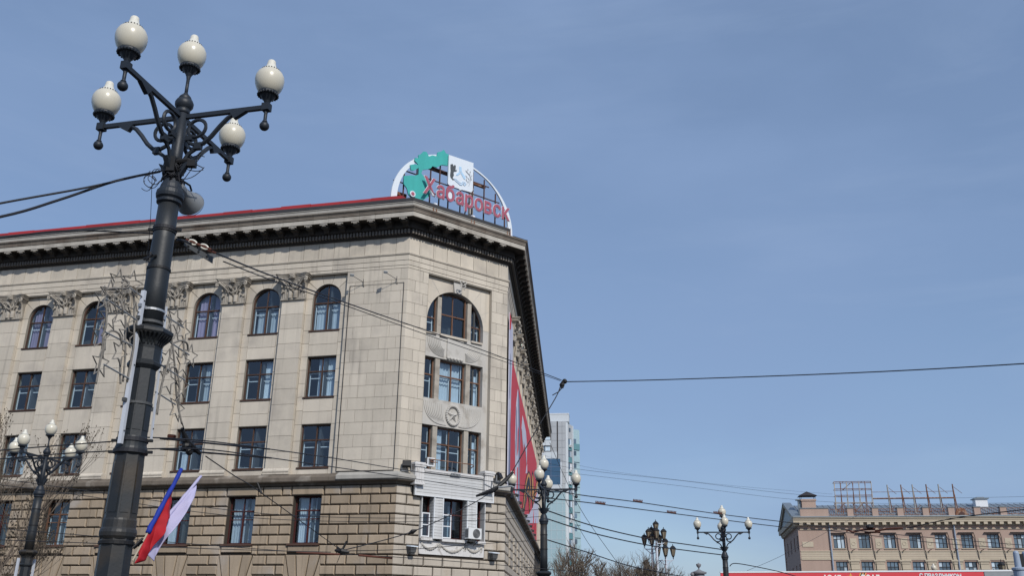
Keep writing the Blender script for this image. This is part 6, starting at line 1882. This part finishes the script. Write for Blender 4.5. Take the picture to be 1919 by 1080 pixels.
# grey decorative pier and the pale capped post at the right edge
t = thing('stone_pier', 'round grey pier with ball finial and side scrolls left of the solitary lamp', 'pier', (14.43, 72.88, -2.3))
obj('drum', MB().lathe([(.5, 0), (.5, 6.0), (.42, 6.1), (.40, 7.75), (.55, 7.78), (.57, 7.9), (.42, 7.94), (.2, 8.02), (.08, 8.10)], 24).mesh('drum', M['pier']), t)
obj('ball_finial', MB().lathe([(.03, 8.08), (.05, 8.2), (.16, 8.32), (.20, 8.44), (.17, 8.5), (.06, 8.53), (.03, 8.58)], 16).mesh('ball_finial', M['pier'], smooth=True), t)
obj('side_urn', MB().lathe([(.3, 6.9), (.36, 7.2), (.36, 7.28), (.15, 7.34)], 16, (-.75, 0, 0)).sphere((-.55, -.2, 7.72), .16, 10, 8).mesh('side_urn', M['pier']), t)
obj('side_urn', MB().lathe([(.2, 6.8), (.24, 7.05), (.10, 7.12)], 12, (.75, 0, 0)).mesh('side_urn', M['pier']), t)
t = thing('capped_post', 'pale blue grey post with two capped pipes at the right edge of the view', 'post', (13.78, 25.9, -.8))
obj('base', MB().lathe([(.16, 0), (.16, 3.96), (.19, 3.98), (.19, 4.03), (.15, 4.05)], 20).mesh('base', M['paleblue']), t)
obj('pipe', MB().lathe([(.085, 4.04), (.075, 4.42), (.06, 4.46), (.03, 4.48)], 16, (-.03, -.02, 0)).mesh('pipe', M['paleblue'], smooth=False), t)
obj('pipe', MB().lathe([(.12, 3.9), (.12, 4.42), (.09, 4.47)], 16, (.27, .0, 0)).mesh('pipe', M['paleblue']), t)
obj('bracket', MB().box(.04, .18, -.03, .06, 4.06, 4.40).mesh('bracket', M['black']), t)

# ------------------------------------------------------------------ low red banner at the bottom right
B0, B1 = Vector((13.8, 62.69, 0)), Vector((32.9, 62.56, 0))
bz_ = math.atan2(B1.y - B0.y, B1.x - B0.x)
bl = thing('holiday_banner', 'long red banner with white dates and greeting along the bottom right of the view', 'banner', (B0.x, B0.y, ground_z(62)), bz_)
zt0, zt1 = 5.00 + 2.3, 5.32 + 2.3
Lb = (B1 - B0).length
L1 = Lb * .895
obj('cloth', MB().prism([(0, 3.4), (L1, 3.4), (L1, zt0 + (zt1 - zt0) * .895), (0, zt0)], -.05, .05).mesh('cloth', M['banner']), bl)
obj('edge_strip', MB().prism([(-.02, zt0 + .005), (L1 + 2.0, zt1 + .005), (L1 + 2.0, zt1 + .11), (-.02, zt0 + .08)], -.08, .08).mesh('edge_strip', M['whitepaint']), bl)
obj('end_panel', MB().prism([(L1 + .05, 3.4), (L1 + 2.0, 3.4), (L1 + 2.0, zt1), (L1 + .05, zt1 - .03)], -.05, .05).mesh('end_panel', M['greysteel']), bl)
def btext(txt, size, x, z, m='whitepaint', off=.02):
    me = text_mesh(txt, size, .015, off, 'lettering', M[m])
    obj('lettering', me, bl, (x, -.075, z))
def top_at(x): return zt0 + (zt1 - zt0) * x / Lb
xs_ = lambda px: (px - 1350) / (1900 - 1350) * Lb
btext('1945', .62, xs_(1540), top_at(xs_(1560)) - .15 - .45)
btext('2015', .62, xs_(1612), top_at(xs_(1640)) - .15 - .45)
btext('С ПРАЗДНИКОМ', .33, xs_(1721), top_at(xs_(1760)) - .12 - .24, off=.012)
for i, mm_ in enumerate(('banorange', 'banblack', 'banorange', 'banblack', 'banorange')):
    x0 = xs_(1601) + i * .085
    tt = top_at(x0) - .03
    obj('ribbon_print', MB().prism([(x0, tt - 1.4), (x0 + .08, tt - 1.4), (x0 + .78, tt), (x0 + .70, tt)], -.012, 0).mesh('ribbon_print', M[mm_]), bl, (-.35, -.055, 0))
obj('star_print', MB().prism([(r * cos(pi / 2 + i * pi / 5), r * sin(pi / 2 + i * pi / 5)) for i, r in [(i, .32 if i % 2 == 0 else .14) for i in range(10)]], -.012, 0).mesh('star_print', M['banorange']), bl, (xs_(1593), -.055, top_at(xs_(1593)) - .34))
for k in range(7):
    obj('post', MB().tube([(.3 + k * 2.9, .12, 0), (.3 + k * 2.9, .12, 4.9 + 2.3)], .06, 8).mesh('post', M['greysteel']), bl)

# ------------------------------------------------------------------ far beige building on the right
FP = Vector((39.857, 130.297, 0))
FB = Face(FP, rad(100.294))
far = thing('beige_building', 'long beige building at the far right with a grey roof, gable and rows of windows', 'building', (FP.x, FP.y, GZ))
def fput(name, b, m, w=0., face=FB, **k):
    me = b.mesh(name, M[m]) if isinstance(b, MB) else b
    return face.put(name, me, 0, 0, w, far, **k)
ULEN = 52
NB = 14
fwin = []
for k in range(NB):
    u0 = 4.42 + 3.262 * k
    fwin.append((u0, u0 + 1.50, 12.0, 13.80))
    fwin.append((u0 + .02, u0 + 1.52, 8.0, 10.32))
    fwin.append((u0 + .02, u0 + 1.52, 4.0, 6.3))
def panel_wall(face, u0, u1, v0, v1, holes, m, root, depth=.25, w=0.):
    us = sorted({u0, u1, *[h[0] for h in holes], *[h[1] for h in holes]})
    vs = sorted({v0, v1, *[h[2] for h in holes], *[h[3] for h in holes]})
    b = MB()
    for i in range(len(us) - 1):
        for j in range(len(vs) - 1):
            uc, vc = (us[i] + us[i + 1]) / 2, (vs[j] + vs[j + 1]) / 2
            if any(h[0] < uc < h[1] and h[2] < vc < h[3] for h in holes): continue
            b.add([(us[i], -w, vs[j]), (us[i + 1], -w, vs[j]), (us[i + 1], -w, vs[j + 1]), (us[i], -w, vs[j + 1])], [(0, 1, 2, 3)])
    for ul, ur, vb, vt in holes:
        o = [(ul, vb), (ul, vt), (ur, vt), (ur, vb)]
        for t in range(4):
            (xa, za), (xb, zb) = o[t], o[(t + 1) % 4]
            b.add([(xa, -w, za), (xb, -w, zb), (xb, -w + depth, zb), (xa, -w + depth, za)], [(0, 1, 2, 3)])
    return face.put('wall', b.mesh('wall', M[m], fix=False), 0, 0, 0, root)
panel_wall(FB, 0, ULEN, GZ, 15.6, fwin, 'pink', far)
# windows
def far_window_mesh(wd, h, t=.07):
    b = MB()
    b.box(0, t, 0, .07, 0, h).box(wd - t, wd, 0, .07, 0, h).box(t, wd - t, 0, .07, 0, t).box(t, wd - t, 0, .07, h - t, h)
    for q in (1 / 3, 2 / 3): b.box(wd * q - t * .45, wd * q + t * .45, -.01, .07, t, h - t)
    b.box(t, wd - t, -.005, .07, h * .70 - t / 2, h * .70 + t / 2)
    return b.mesh('window', M['farframe'])
fw = {1.8: far_window_mesh(1.5, 1.8), 2.32: far_window_mesh(1.5, 2.32)}
def pane_mesh(wd, h, m):
    return MB().add([(0, .04, 0), (wd, .04, 0), (wd, .04, h), (0, .04, h)], [(0, 1, 2, 3)]).mesh('pane', M[m], fix=False)
pm = {}
random.seed(14)
for ul, ur, vb, vt in fwin:
    h = round(vt - vb, 2)
    if vb < 7: continue
    o = FB.put('window', fw[min(fw, key=lambda q: abs(q - h))], ul, vb, -.16, far)
    for i in range(3):
        for j in range(2):
            z0, z1 = (.07, h * .70 - .03) if j == 0 else (h * .70 + .03, h - .07)
            mt = random.choice(('farglass', 'farglass', 'farlit')) if vb > 11 else random.choice(('farglass', 'farglass', 'farglass', 'farlit'))
            key = (h, j, mt)
            if key not in pm: pm[key] = pane_mesh(.43, z1 - z0, mt)
            obj('pane', pm[key], o, (.045 + i * .475, 0, z0))
    FB.put('sill', _cache.setdefault('fsill', MB().box(-.08, 1.58, -.12, .1, -.10, 0).mesh('sill', M['cream'])), ul, vb, 0, far)
fput('room_wall', MB().add([(0, 1.2, GZ), (ULEN, 1.2, GZ), (ULEN, 1.2, 15.5), (0, 1.2, 15.5)], [(0, 1, 2, 3)]), 'room')
# bands and cornice
fput('belt', MB().box(0, ULEN, -.10, .0, 11.58, 11.72).box(0, ULEN, -.04, .0, 10.72, 11.58).box(0, ULEN, -.09, 0, 10.52, 10.70), 'cream')
fput('belt', MB().box(0, ULEN, -.10, .0, 14.48, 14.58), 'cream')
for v in (10.95, 11.25): fput('belt_line', MB().box(0, ULEN, -.055, -.035, v, v + .03), 'pink')
def sweepf(prof, u0, u1, m, name):
    n = len(prof)
    b = MB()
    b.v = [(u0, -w, v) for w, v in prof] + [(u1, -w, v) for w, v in prof]
    b.f = [(i, (i + 1) % n, n + (i + 1) % n, n + i) for i in range(n)] + [tuple(range(n)), tuple(range(2 * n - 1, n - 1, -1))]
    return fput(name, b, m)
sweepf([(-.1, 14.95), (.12, 14.97), (.16, 15.08), (.16, 15.40), (.72, 15.41), (.72, 15.62), (.78, 15.66), (.80, 15.85), (.92, 15.92), (.92, 16.02), (-.1, 16.05)], -.72, ULEN, 'cream', 'cornice')
sweepf([(.1, 16.05), (.95, 16.03), (1.0, 16.10), (.98, 16.2), (.1, 16.24)], -.72, ULEN, 'greyroof', 'gutter')
mf = MB().box(-.24, .24, -.69, -.16, 15.06, 15.40).mesh('modillion', M['cream'])
k = 0
while .3 + .985 * k < 44:
    FB.put('modillion', mf, .3 + .985 * k, 0, 0, far)
    k += 1
# medallion panels, hoods and thin pipes of every bay
pn = MB().box(0, .84, -.045, 0, 12.0, 13.32)
pn.tube([(.42 + .23 * cos(t), -.055, 12.62 + .23 * sin(t)) for t in [2 * pi * i / 14 for i in range(14)]], .035, 4, closed=True)
pn = pn.mesh('medallion_panel', M['cream'])
hood = MB().box(-.30, 1.62, -.30, .0, 13.98, 14.06).mesh('window_hood', M['farframe'])
pipe = MB().tube([(1.58, -.28, 14.0), (1.74, -.12, 13.4), (1.76, -.12, 11.8), (1.86, -.18, 11.5), (1.88, -.12, 10.9), (1.90, -.1, 7.0)], .045, 5).mesh('thin_pipe', M['farframe'])
hood2 = MB().box(1.62, 3.15, -.22, .0, 10.30, 10.50).box(1.75, 3.0, -.12, 0, 10.0, 10.30).box(1.7, 3.05, -.06, 0, 8.0, 9.98).box(1.7, 3.05, -.10, -.04, 9.30, 9.38)
hood2.tube([(2.36 + .2 * cos(t), -.08, 8.95 + .2 * sin(t)) for t in [2 * pi * i / 12 for i in range(12)]], .03, 4, closed=True)
hood2 = hood2.mesh('pier_panel', M['cream'])
spk = MB().tube([(2.2, -.1, 11.6), (2.35, -.35, 11.75), (2.55, -.45, 11.85)], .05, 5).mesh('lamp_arm', M['farframe'])
for k in range(NB):
    u0 = 4.42 + 3.262 * k
    FB.put('medallion_panel', pn, u0 + 2.14, 0, 0, far)
    FB.put('window_hood', hood, u0, 0, 0, far)
    FB.put('thin_pipe', pipe, u0, 0, 0, far)
    FB.put('pier_panel', hood2, u0, 0, 0, far)
    FB.put('lamp_arm', spk, u0, 0, 0, far)
fput('relief_plate', MB().box(.3, 1.75, -.06, 0, 12.22, 12.90), 'cream')
fput('stucco_band', MB().box(0, 3.7, -.03, 0, 10.72, 11.56), 'cream')
for u in (4.02, 20.02, 36.0):
    b = MB().tube([(u, -.22, 16.0), (u, -.25, 15.3), (u - .0, -.18, 14.8), (u, -.16, GZ)], .10, 8)
    b.lathe([(.10, 0), (.22, .35), (.22, .42)], 10, (u, -.3, 15.6))
    fput('drainpipe', b, 'paleblue')
# parapet pedestals and rusty railings
ped = [(.36, 4.1)] + [(6.58 + 3.25 * k, 7.36 + 3.25 * k) for k in range(11)]
for a, c in ped:
    fput('parapet_pedestal', MB().box(a, c, -.35, .25, 16.1, 17.30), 'pink')
    fput('pedestal_cap', MB().box(a - .06, c + .06, -.42, .30, 17.30, 17.42), 'greyroof')
for (a, b0_), (a1, c1) in zip(ped[:-1], ped[1:]):
    b = MB()
    b.box(b0_, a1, -.02, .02, 17.2, 17.26).box(b0_, a1, -.02, .02, 16.42, 16.50)
    n = 9
    for i in range(n):
        x = b0_ + (a1 - b0_) * (i + .5) / n
        b.box(x - .02, x + .02, -.015, .015, 16.2, 17.2)
    fput('roof_railing', b, 'rustmetal')
# roof with standing seams and gable end
fput('roof', MB().hexa([(-.5, -.3, 16.06), (ULEN, -.3, 16.06), (ULEN, 19.5, 16.06), (-.5, 19.5, 16.06), (-.5, 9.9, 18.95), (ULEN, 9.9, 18.95), (ULEN, 10.1, 18.95), (-.5, 10.1, 18.95)]), 'greyroof')
seam = MB()
seam.hexa([(-.03, -.28, 16.08), (.02, -.28, 16.08), (.02, 9.9, 18.97), (-.02, 9.9, 18.97), (-.02, -.28, 16.14), (.02, -.28, 16.14), (.02, 9.9, 19.02), (-.02, 9.9, 19.02)])
seam = seam.mesh('roof_seam', M['greysteel'])
k = 0
while .8 * k < ULEN:
    FB.put('roof_seam', seam, .8 * k, 0, 0, far)
    k += 1
GE = Face(FB.pt(0, 0, -19.6), rad(100.294 + 90))                 # gable end wall, seen from the left
gw = [(u, u + 1.2, v, v + 1.9) for u in (3.4, 8.0, 12.6, 16.6) for v in (12.0, 8.2, 4.4)]
b = MB()
panel_wall(GE, 0, 19.6, GZ, 15.6, gw, 'pink', far)
for ul, ur, vb, vt in gw:
    o = GE.put('window', fw[1.8], ul - .15, vb, -.2, far)
    obj('pane', pane_mesh(1.5, 1.8, 'farglass'), o, (0, .02, 0))
def gput(name, b, m): return GE.put(name, b.mesh(name, M[m]), 0, 0, 0, far)
gput('gable', MB().prism([(-.3, 16.2), (19.9, 16.2), (9.8, 19.0)], -.05, .3), 'cream')
gput('cornice', MB().box(-.6, 20.2, -.75, 0, 15.5, 16.1).box(-.4, 20.0, -.45, 0, 15.2, 15.5), 'cream')
for i in range(22):
    gput('modillion', MB().box(.2 + .9 * i, .6 + .9 * i, -.4, 0, 14.95, 15.2), 'cream')
for x0, x1 in ((-.7, 9.8), (20.3, 9.8)):
    b = MB()
    b.hexa([(x0, -.75, 16.12), (x0 + .01, -.75, 16.12), (x0 + .01, .0, 16.12), (x0, .0, 16.12), (x0, -.75, 16.14), (x0 + .01, -.75, 16.14), (x0 + .01, 0, 16.14), (x0, 0, 16.14)])
    dx = 1 if x1 > x0 else -1
    b = MB().prism([(x0, 16.1), (x0 + dx * 1.4, 16.1), (x1, 18.75), (x1, 19.2)] if dx > 0 else [(x0, 16.1), (x1, 19.2), (x1, 18.75), (x0 + dx * 1.4, 16.1)], -.75, .0)
    gput('gable_cornice', b, 'cream')
    b = MB().prism([(x0, 16.15), (x0, 16.3), (x1, 19.38), (x1, 19.22)] if dx > 0 else [(x0, 16.15), (x1, 19.22), (x1, 19.38), (x0, 16.3)], -.85, .3)
    gput('gable_roof_edge', b, 'greyroof')
gput('wall_corner', MB().box(-.4, .3, -.12, 0, GZ, 15.2), 'pink')
gput('wall_corner', MB().box(19.2, 19.62, -.12, -.001, GZ, 15.2), 'pink')
# back and far end
b = MB()
q = [FB.pt(0, 0, -19.6), FB.pt(ULEN, 0, -19.6), FB.pt(ULEN, 0, 0)]
for a, c in zip(q[:-1], q[1:]):
    a, c = a - far.location, c - far.location
    b.add([(a.x, a.y, 0), (c.x, c.y, 0), (c.x, c.y, 18.3), (a.x, a.y, 18.3)], [(0, 1, 2, 3)])
obj('wall', b.mesh('wall', M['pink'], fix=False), far)
# chimney
c = fput('chimney', MB().box(1.05, 2.95, 2.6, 4.2, 16.8, 19.0).box(.95, 3.05, 2.5, 4.3, 18.72, 18.95), 'pink')
obj('chimney_cap', MB().add([(.7, 2.3, 19.45), (3.2, 2.3, 19.45), (3.2, 4.5, 19.45), (.7, 4.5, 19.45), (1.95, 3.4, 20.15)], [(0, 1, 4), (1, 2, 4), (2, 3, 4), (3, 0, 4), (3, 2, 1, 0)]).box(1.0, 1.06, 2.6, 2.66, 19.0, 19.45).box(2.9, 2.96, 2.6, 2.66, 19.0, 19.45).box(1.0, 1.06, 4.1, 4.16, 19.0, 19.45).box(2.9, 2.96, 4.1, 4.16, 19.0, 19.45).mesh('chimney_cap', M['farframe']), c)
obj('flue', MB().box(.55, .95, 2.9, 3.3, 16.8, 18.85).box(.30, 1.0, 2.7, 3.5, 18.85, 19.0).mesh('flue', M['greyroof']), c)
v = fput('roof_vent', MB().box(25.3, 26.9, 7.0, 8.4, 18.2, 19.3), 'whitepaint')
obj('vent_cap', MB().box(25.1, 27.1, 6.8, 8.6, 19.3, 19.42).box(25.6, 26.6, 7.2, 8.2, 19.42, 19.6).mesh('vent_cap', M['greyroof']), v)
dsc = thing('rusty_disc', 'rusty round metal piece leaning in the roof railing of the far beige building', 'scrap metal', FB.pt(21.25, 16.2, .2), FB.rz)
obj('rim', MB().prism([(.78 * cos(t), .05 + 1.05 * sin(t)) for t in [pi * i / 16 for i in range(17)]], 0, .2).mesh('rim', M['rustmetal']), dsc)
obj('boss', MB().prism([(.35 * cos(t), .05 + .5 * sin(t)) for t in [pi * i / 10 for i in range(11)]], -.12, 0).mesh('boss', M['signframe']), dsc)
# skeletons of old roof signs
sk = thing('sign_skeleton', 'rusty box lattice of an empty roof sign on the far beige building', 'sign frame', FB.pt(8.2, 16.9, -3), FB.rz)
def bar(p0, p1, r, root, m='rustmetal', name='frame_bar'):
    obj(name, MB().tube([p0, p1], r, 4).mesh(name, M[m]), root)
X0, X1, Z1 = -2.45, 2.55, 4.5
for y in (0, 1.4):
    for i in range(7):
        x = X0 + (X1 - X0) * i / 6
        bar((x, y, -.2), (x + (.0 if y == 0 else .3), y, Z1), .045, sk, 'rustmetal' if i % 2 else 'rustpale')
    for z in (.35, 1.6, 2.6, 3.5, Z1):
        bar((X0, y, z), (X1 + (.3 if y else 0), y, z), .045, sk, 'rustmetal' if z != 1.6 else 'rustpale')
for i in range(5):
    x = X0 + (X1 - X0) * i / 4
    for z in (1.6, 3.5, Z1): bar((x, 0, z), (x + .15, 1.4, z), .045, sk)
    bar((x, 0, .3), (x, 1.6, 1.8), .05, sk)
for a, c in (((X0, 0, .3), (X0 + 1.25, 0, 1.6)), ((X1, 0, .3), (X1 - 1.25, 0, 1.6)), ((X0 + 1.25, 1.4, 3.5), (X0 + 2.5, 1.4, Z1)), ((0, 0, .3), (1.25, 0, 1.6))): bar(a, c, .045, sk)
sk2 = thing('sign_skeleton', 'row of rusty posts and rails of an empty roof sign right of the box lattice', 'sign frame', FB.pt(16.2, 16.9, -3), FB.rz)
for i, u in enumerate((12.87, 14.69, 16.19, 18.02, 19.62, 21.48)):
    x = u - 16.2
    bar((x, 0, -.2), (x, 0, 3.98), .085, sk2, 'rustmetal' if i % 2 else 'parapet', 'post')
    bar((x, 0, 3.7), (x + .45, .6, -.1), .06, sk2, 'rustmetal', 'brace')
    bar((x + .1, 0, 3.6), (x + 1.1, 0, 2.7), .03, sk2, 'rustmetal', 'brace')
    if i % 2 == 0: bar((x, 0, .2), (x + .8, 0, 1.2), .03, sk2, 'rustmetal', 'brace')
bar((-5.4, 0, 2.1), (5.3, 0, 2.1), .10, sk2, 'rustmetal', 'rail')
bar((-5.4, 0, 3.0), (5.3, 0, 3.0), .03, sk2, 'rustmetal', 'rail')
bar((-5.4, 0, .3), (5.3, 0, .3), .05, sk2, 'rustmetal', 'rail')

# ------------------------------------------------------------------ pale tower behind the right facade
tw = thing('tower_block', 'pale grey and teal high-rise with a curved corner rising behind the building', 'building', (9.0, 228.0, GZ))
TL = tw.location
TF = Face(Vector((0.5, 226.2, 0)), rad(96))                 # front
TS = Face(TF.pt(13.4, 0, 0), rad(38))                       # window strip, turned away
def tput(face, name, b, m, w=0., u=0, v=0):
    me = b.mesh(name, M[m]) if isinstance(b, MB) else b
    return face.put(name, me, u, v, w, tw)
top = 49.5
fh_ = [(1.0, 7.8, 44.6, 46.6), (1.0, 7.8, 41.6, 43.1)]
us_ = [0, 1.6, 3.2, 5.0, 6.8, 8.6, 9.8, 11.0]
pv = [i * 3.0 - 2.3 + 1.1 for i in range(0, 18)]
tput(TF, 'wall', MB().box(-6, 13.3, .02, 6, GZ, 49.3), 'tower', 0)
cpan = {}
def tpanel(face, u0, u1, v0, v1, m, w=0.):
    key = (round(u1 - u0, 2), round(v1 - v0, 2), m)
    if key not in cpan:
        cpan[key] = MB().box(.03, u1 - u0 - .03, -.06, .05, .03, v1 - v0 - .03).mesh('panel', M[m])
    face.put('panel', cpan[key], u0, v0, w, tw)
for i in range(len(us_) - 1):
    v = 34.0
    while v < 49:
        if not (us_[i] > 2.8 and us_[i + 1] < 10.2 and (43.9 < v + .9 < 47.1 or 41 < v + .9 < 43.9)):
            tpanel(TF, us_[i], us_[i + 1], v, min(v + 1.75, 49.3), 'tower')
        v += 1.75
v = 34.
while v < 49:
    tpanel(TF, 11.3, 12.3, v, min(v + 1.75, 49.3), 'tower')
    tpanel(TF, 12.3, 13.3, v, min(v + 1.75, 49.3), 'tower')
    v += 1.75
tput(TF, 'groove', MB().box(11.02, 11.28, -.02, .1, 34, 49.3), 'farframe')
tput(TF, 'crown_wall', MB().box(-2, 14.0, .6, 5, 49.3, 51.2), 'towerpale')
tput(TF, 'coping', MB().box(-2, 14.05, .5, 5, 51.2, 51.4), 'whitepaint')
for vb, vt in ((44.5, 46.7), (41.8, 43.2)):
    wn_ = tput(TF, 'window', MB().box(2.6, 9.6, -.10, .06, vb, vb + .14).box(2.6, 9.6, -.10, .06, vt - .14, vt).box(9.46, 9.6, -.10, .06, vb, vt), 'farframe')
    for i in range(6):
        tput(TF, 'pane', MB().box(2.66 + i * 1.13, 3.7 + i * 1.13, -.09, .05, vb + .16, vt - .16), 'farlit' if i not in (3, 4) else 'farglass')
        tput(TF, 'frame_bar', MB().box(3.7 + i * 1.13, 3.79 + i * 1.13, -.12, .05, vb + .1, vt - .1), 'whitepaint')
# balcony fronts, projecting curve
for vb, vt in ((43.2, 44.5),):
    for i in range(5): tpanel(TF, 2.6 + i * 1.4, 4.0 + i * 1.4, vb, vt, 'towerpale', .35)
for i in range(7):
    tpanel(TF, 1.2 + i * 1.42, 2.62 + i * 1.42, 39.9, 41.6, 'towerpale', .9)
# blue curtain wall box
gb = tput(TF, 'curtain_wall', MB().box(0.2, 11.9, -1.3, .1, 33.6, 39.8), 'towerglass', 0)
for x in (3.0, 5.2, 7.4, 9.6):
    tput(TF, 'mullion', MB().box(x, x + .08, -1.36, -1.3, 33.6, 39.8), 'banblue')
for z in (35.6, 37.8):
    tput(TF, 'mullion', MB().box(0.2, 11.9, -1.36, -1.3, z, z + .08), 'banblue')
tput(TF, 'cladding', MB().box(-.6, 12.2, -1.38, .1, 32.2, 33.6).box(11.9, 12.3, -1.38, .1, 33.6, 39.0), 'towerpale')
# mint glass wall below
tput(TF, 'curtain_wall', MB().box(-2, 13.0, -.9, .1, GZ, 32.2), 'towermint')
for i in range(11):
    tput(TF, 'mullion', MB().box(-1.2 + i * 1.35, -1.15 + i * 1.35, -.95, -.9, GZ, 32.2), 'towerpale')
v = 2.
while v < 32:
    tput(TF, 'transom', MB().box(-2, 13.0, -.94, -.9, v, v + .06), 'towerpale')
    v += 2.1
# curved corner and window strip
b = MB()
for i in range(6):
    a0, a1 = rad(96 - 58 * i / 6), rad(96 - 58 * (i + 1) / 6)
    b.box(0, 0, 0, 0, 0, 0) if False else None
tput(TF, 'corner_column', MB().lathe([(.6, GZ), (.6, 49.0)], 24, (13.2, .55, 0)), 'towerpale')
tput(TS, 'wall', MB().box(0, 2.7, .02, 4, GZ, 48.8), 'tower', -.3)
rows_ = [45.2 - 3.02 * i for i in range(15)]
for i, z in enumerate(rows_):
    if z < 0: break
    w_ = tput(TS, 'window', MB().box(.35, 2.45, -.08, .05, z - 1.5, z), 'farframe', -.3)
    for k, mt in enumerate(('farlit', 'farglass', 'farlit')):
        tput(TS, 'pane', MB().box(.42 + k * .68, 1.04 + k * .68, -.10, -.05, z - 1.42, z - .08), mt if (i + k) % 4 else 'whitepaint', -.3)
    tput(TS, 'spandrel', MB().box(.1, 2.6, -.12, .05, z - 2.85, z - 1.52), 'towerteal', -.3)
    if i in (0, 2, 3, 6, 8, 10):
        a_ = TS.put('balcony_unit', MB().box(1.2, 2.0, -.5, -.1, z - 2.1, z - 1.55).mesh('balcony_unit', M['acwhite']), 0, 0, -.3, tw)
        obj('fan', MB().tube([(1.6, -.5, z - 1.82), (1.6, -.53, z - 1.82)], .2, 10).mesh('fan', M['acgrille']), a_)
tput(TS, 'small_window', MB().box(1.5, 2.1, -.1, .05, 47.0, 47.9), 'farglass', -.3)
tput(TS, 'fin', MB().box(2.7, 3.1, -.25, .5, GZ, 48.6), 'towerpale', -.3)
TE = Face(TS.pt(3.3, 0, -.3), rad(60))
tput(TE, 'wall', MB().box(0, 2.0, .1, 4, GZ, 47.9), 'towermint')
for i in range(14):
    z = 45.5 - 3.02 * i
    tput(TE, 'balcony', MB().box(.1, 1.9, -.12, .2, z - 2.7, z - 1.2), 'towermint' if i else 'towerteal')
    tput(TE, 'window', MB().box(.1, .9, -.02, .15, z - 1.1, z), 'farglass')
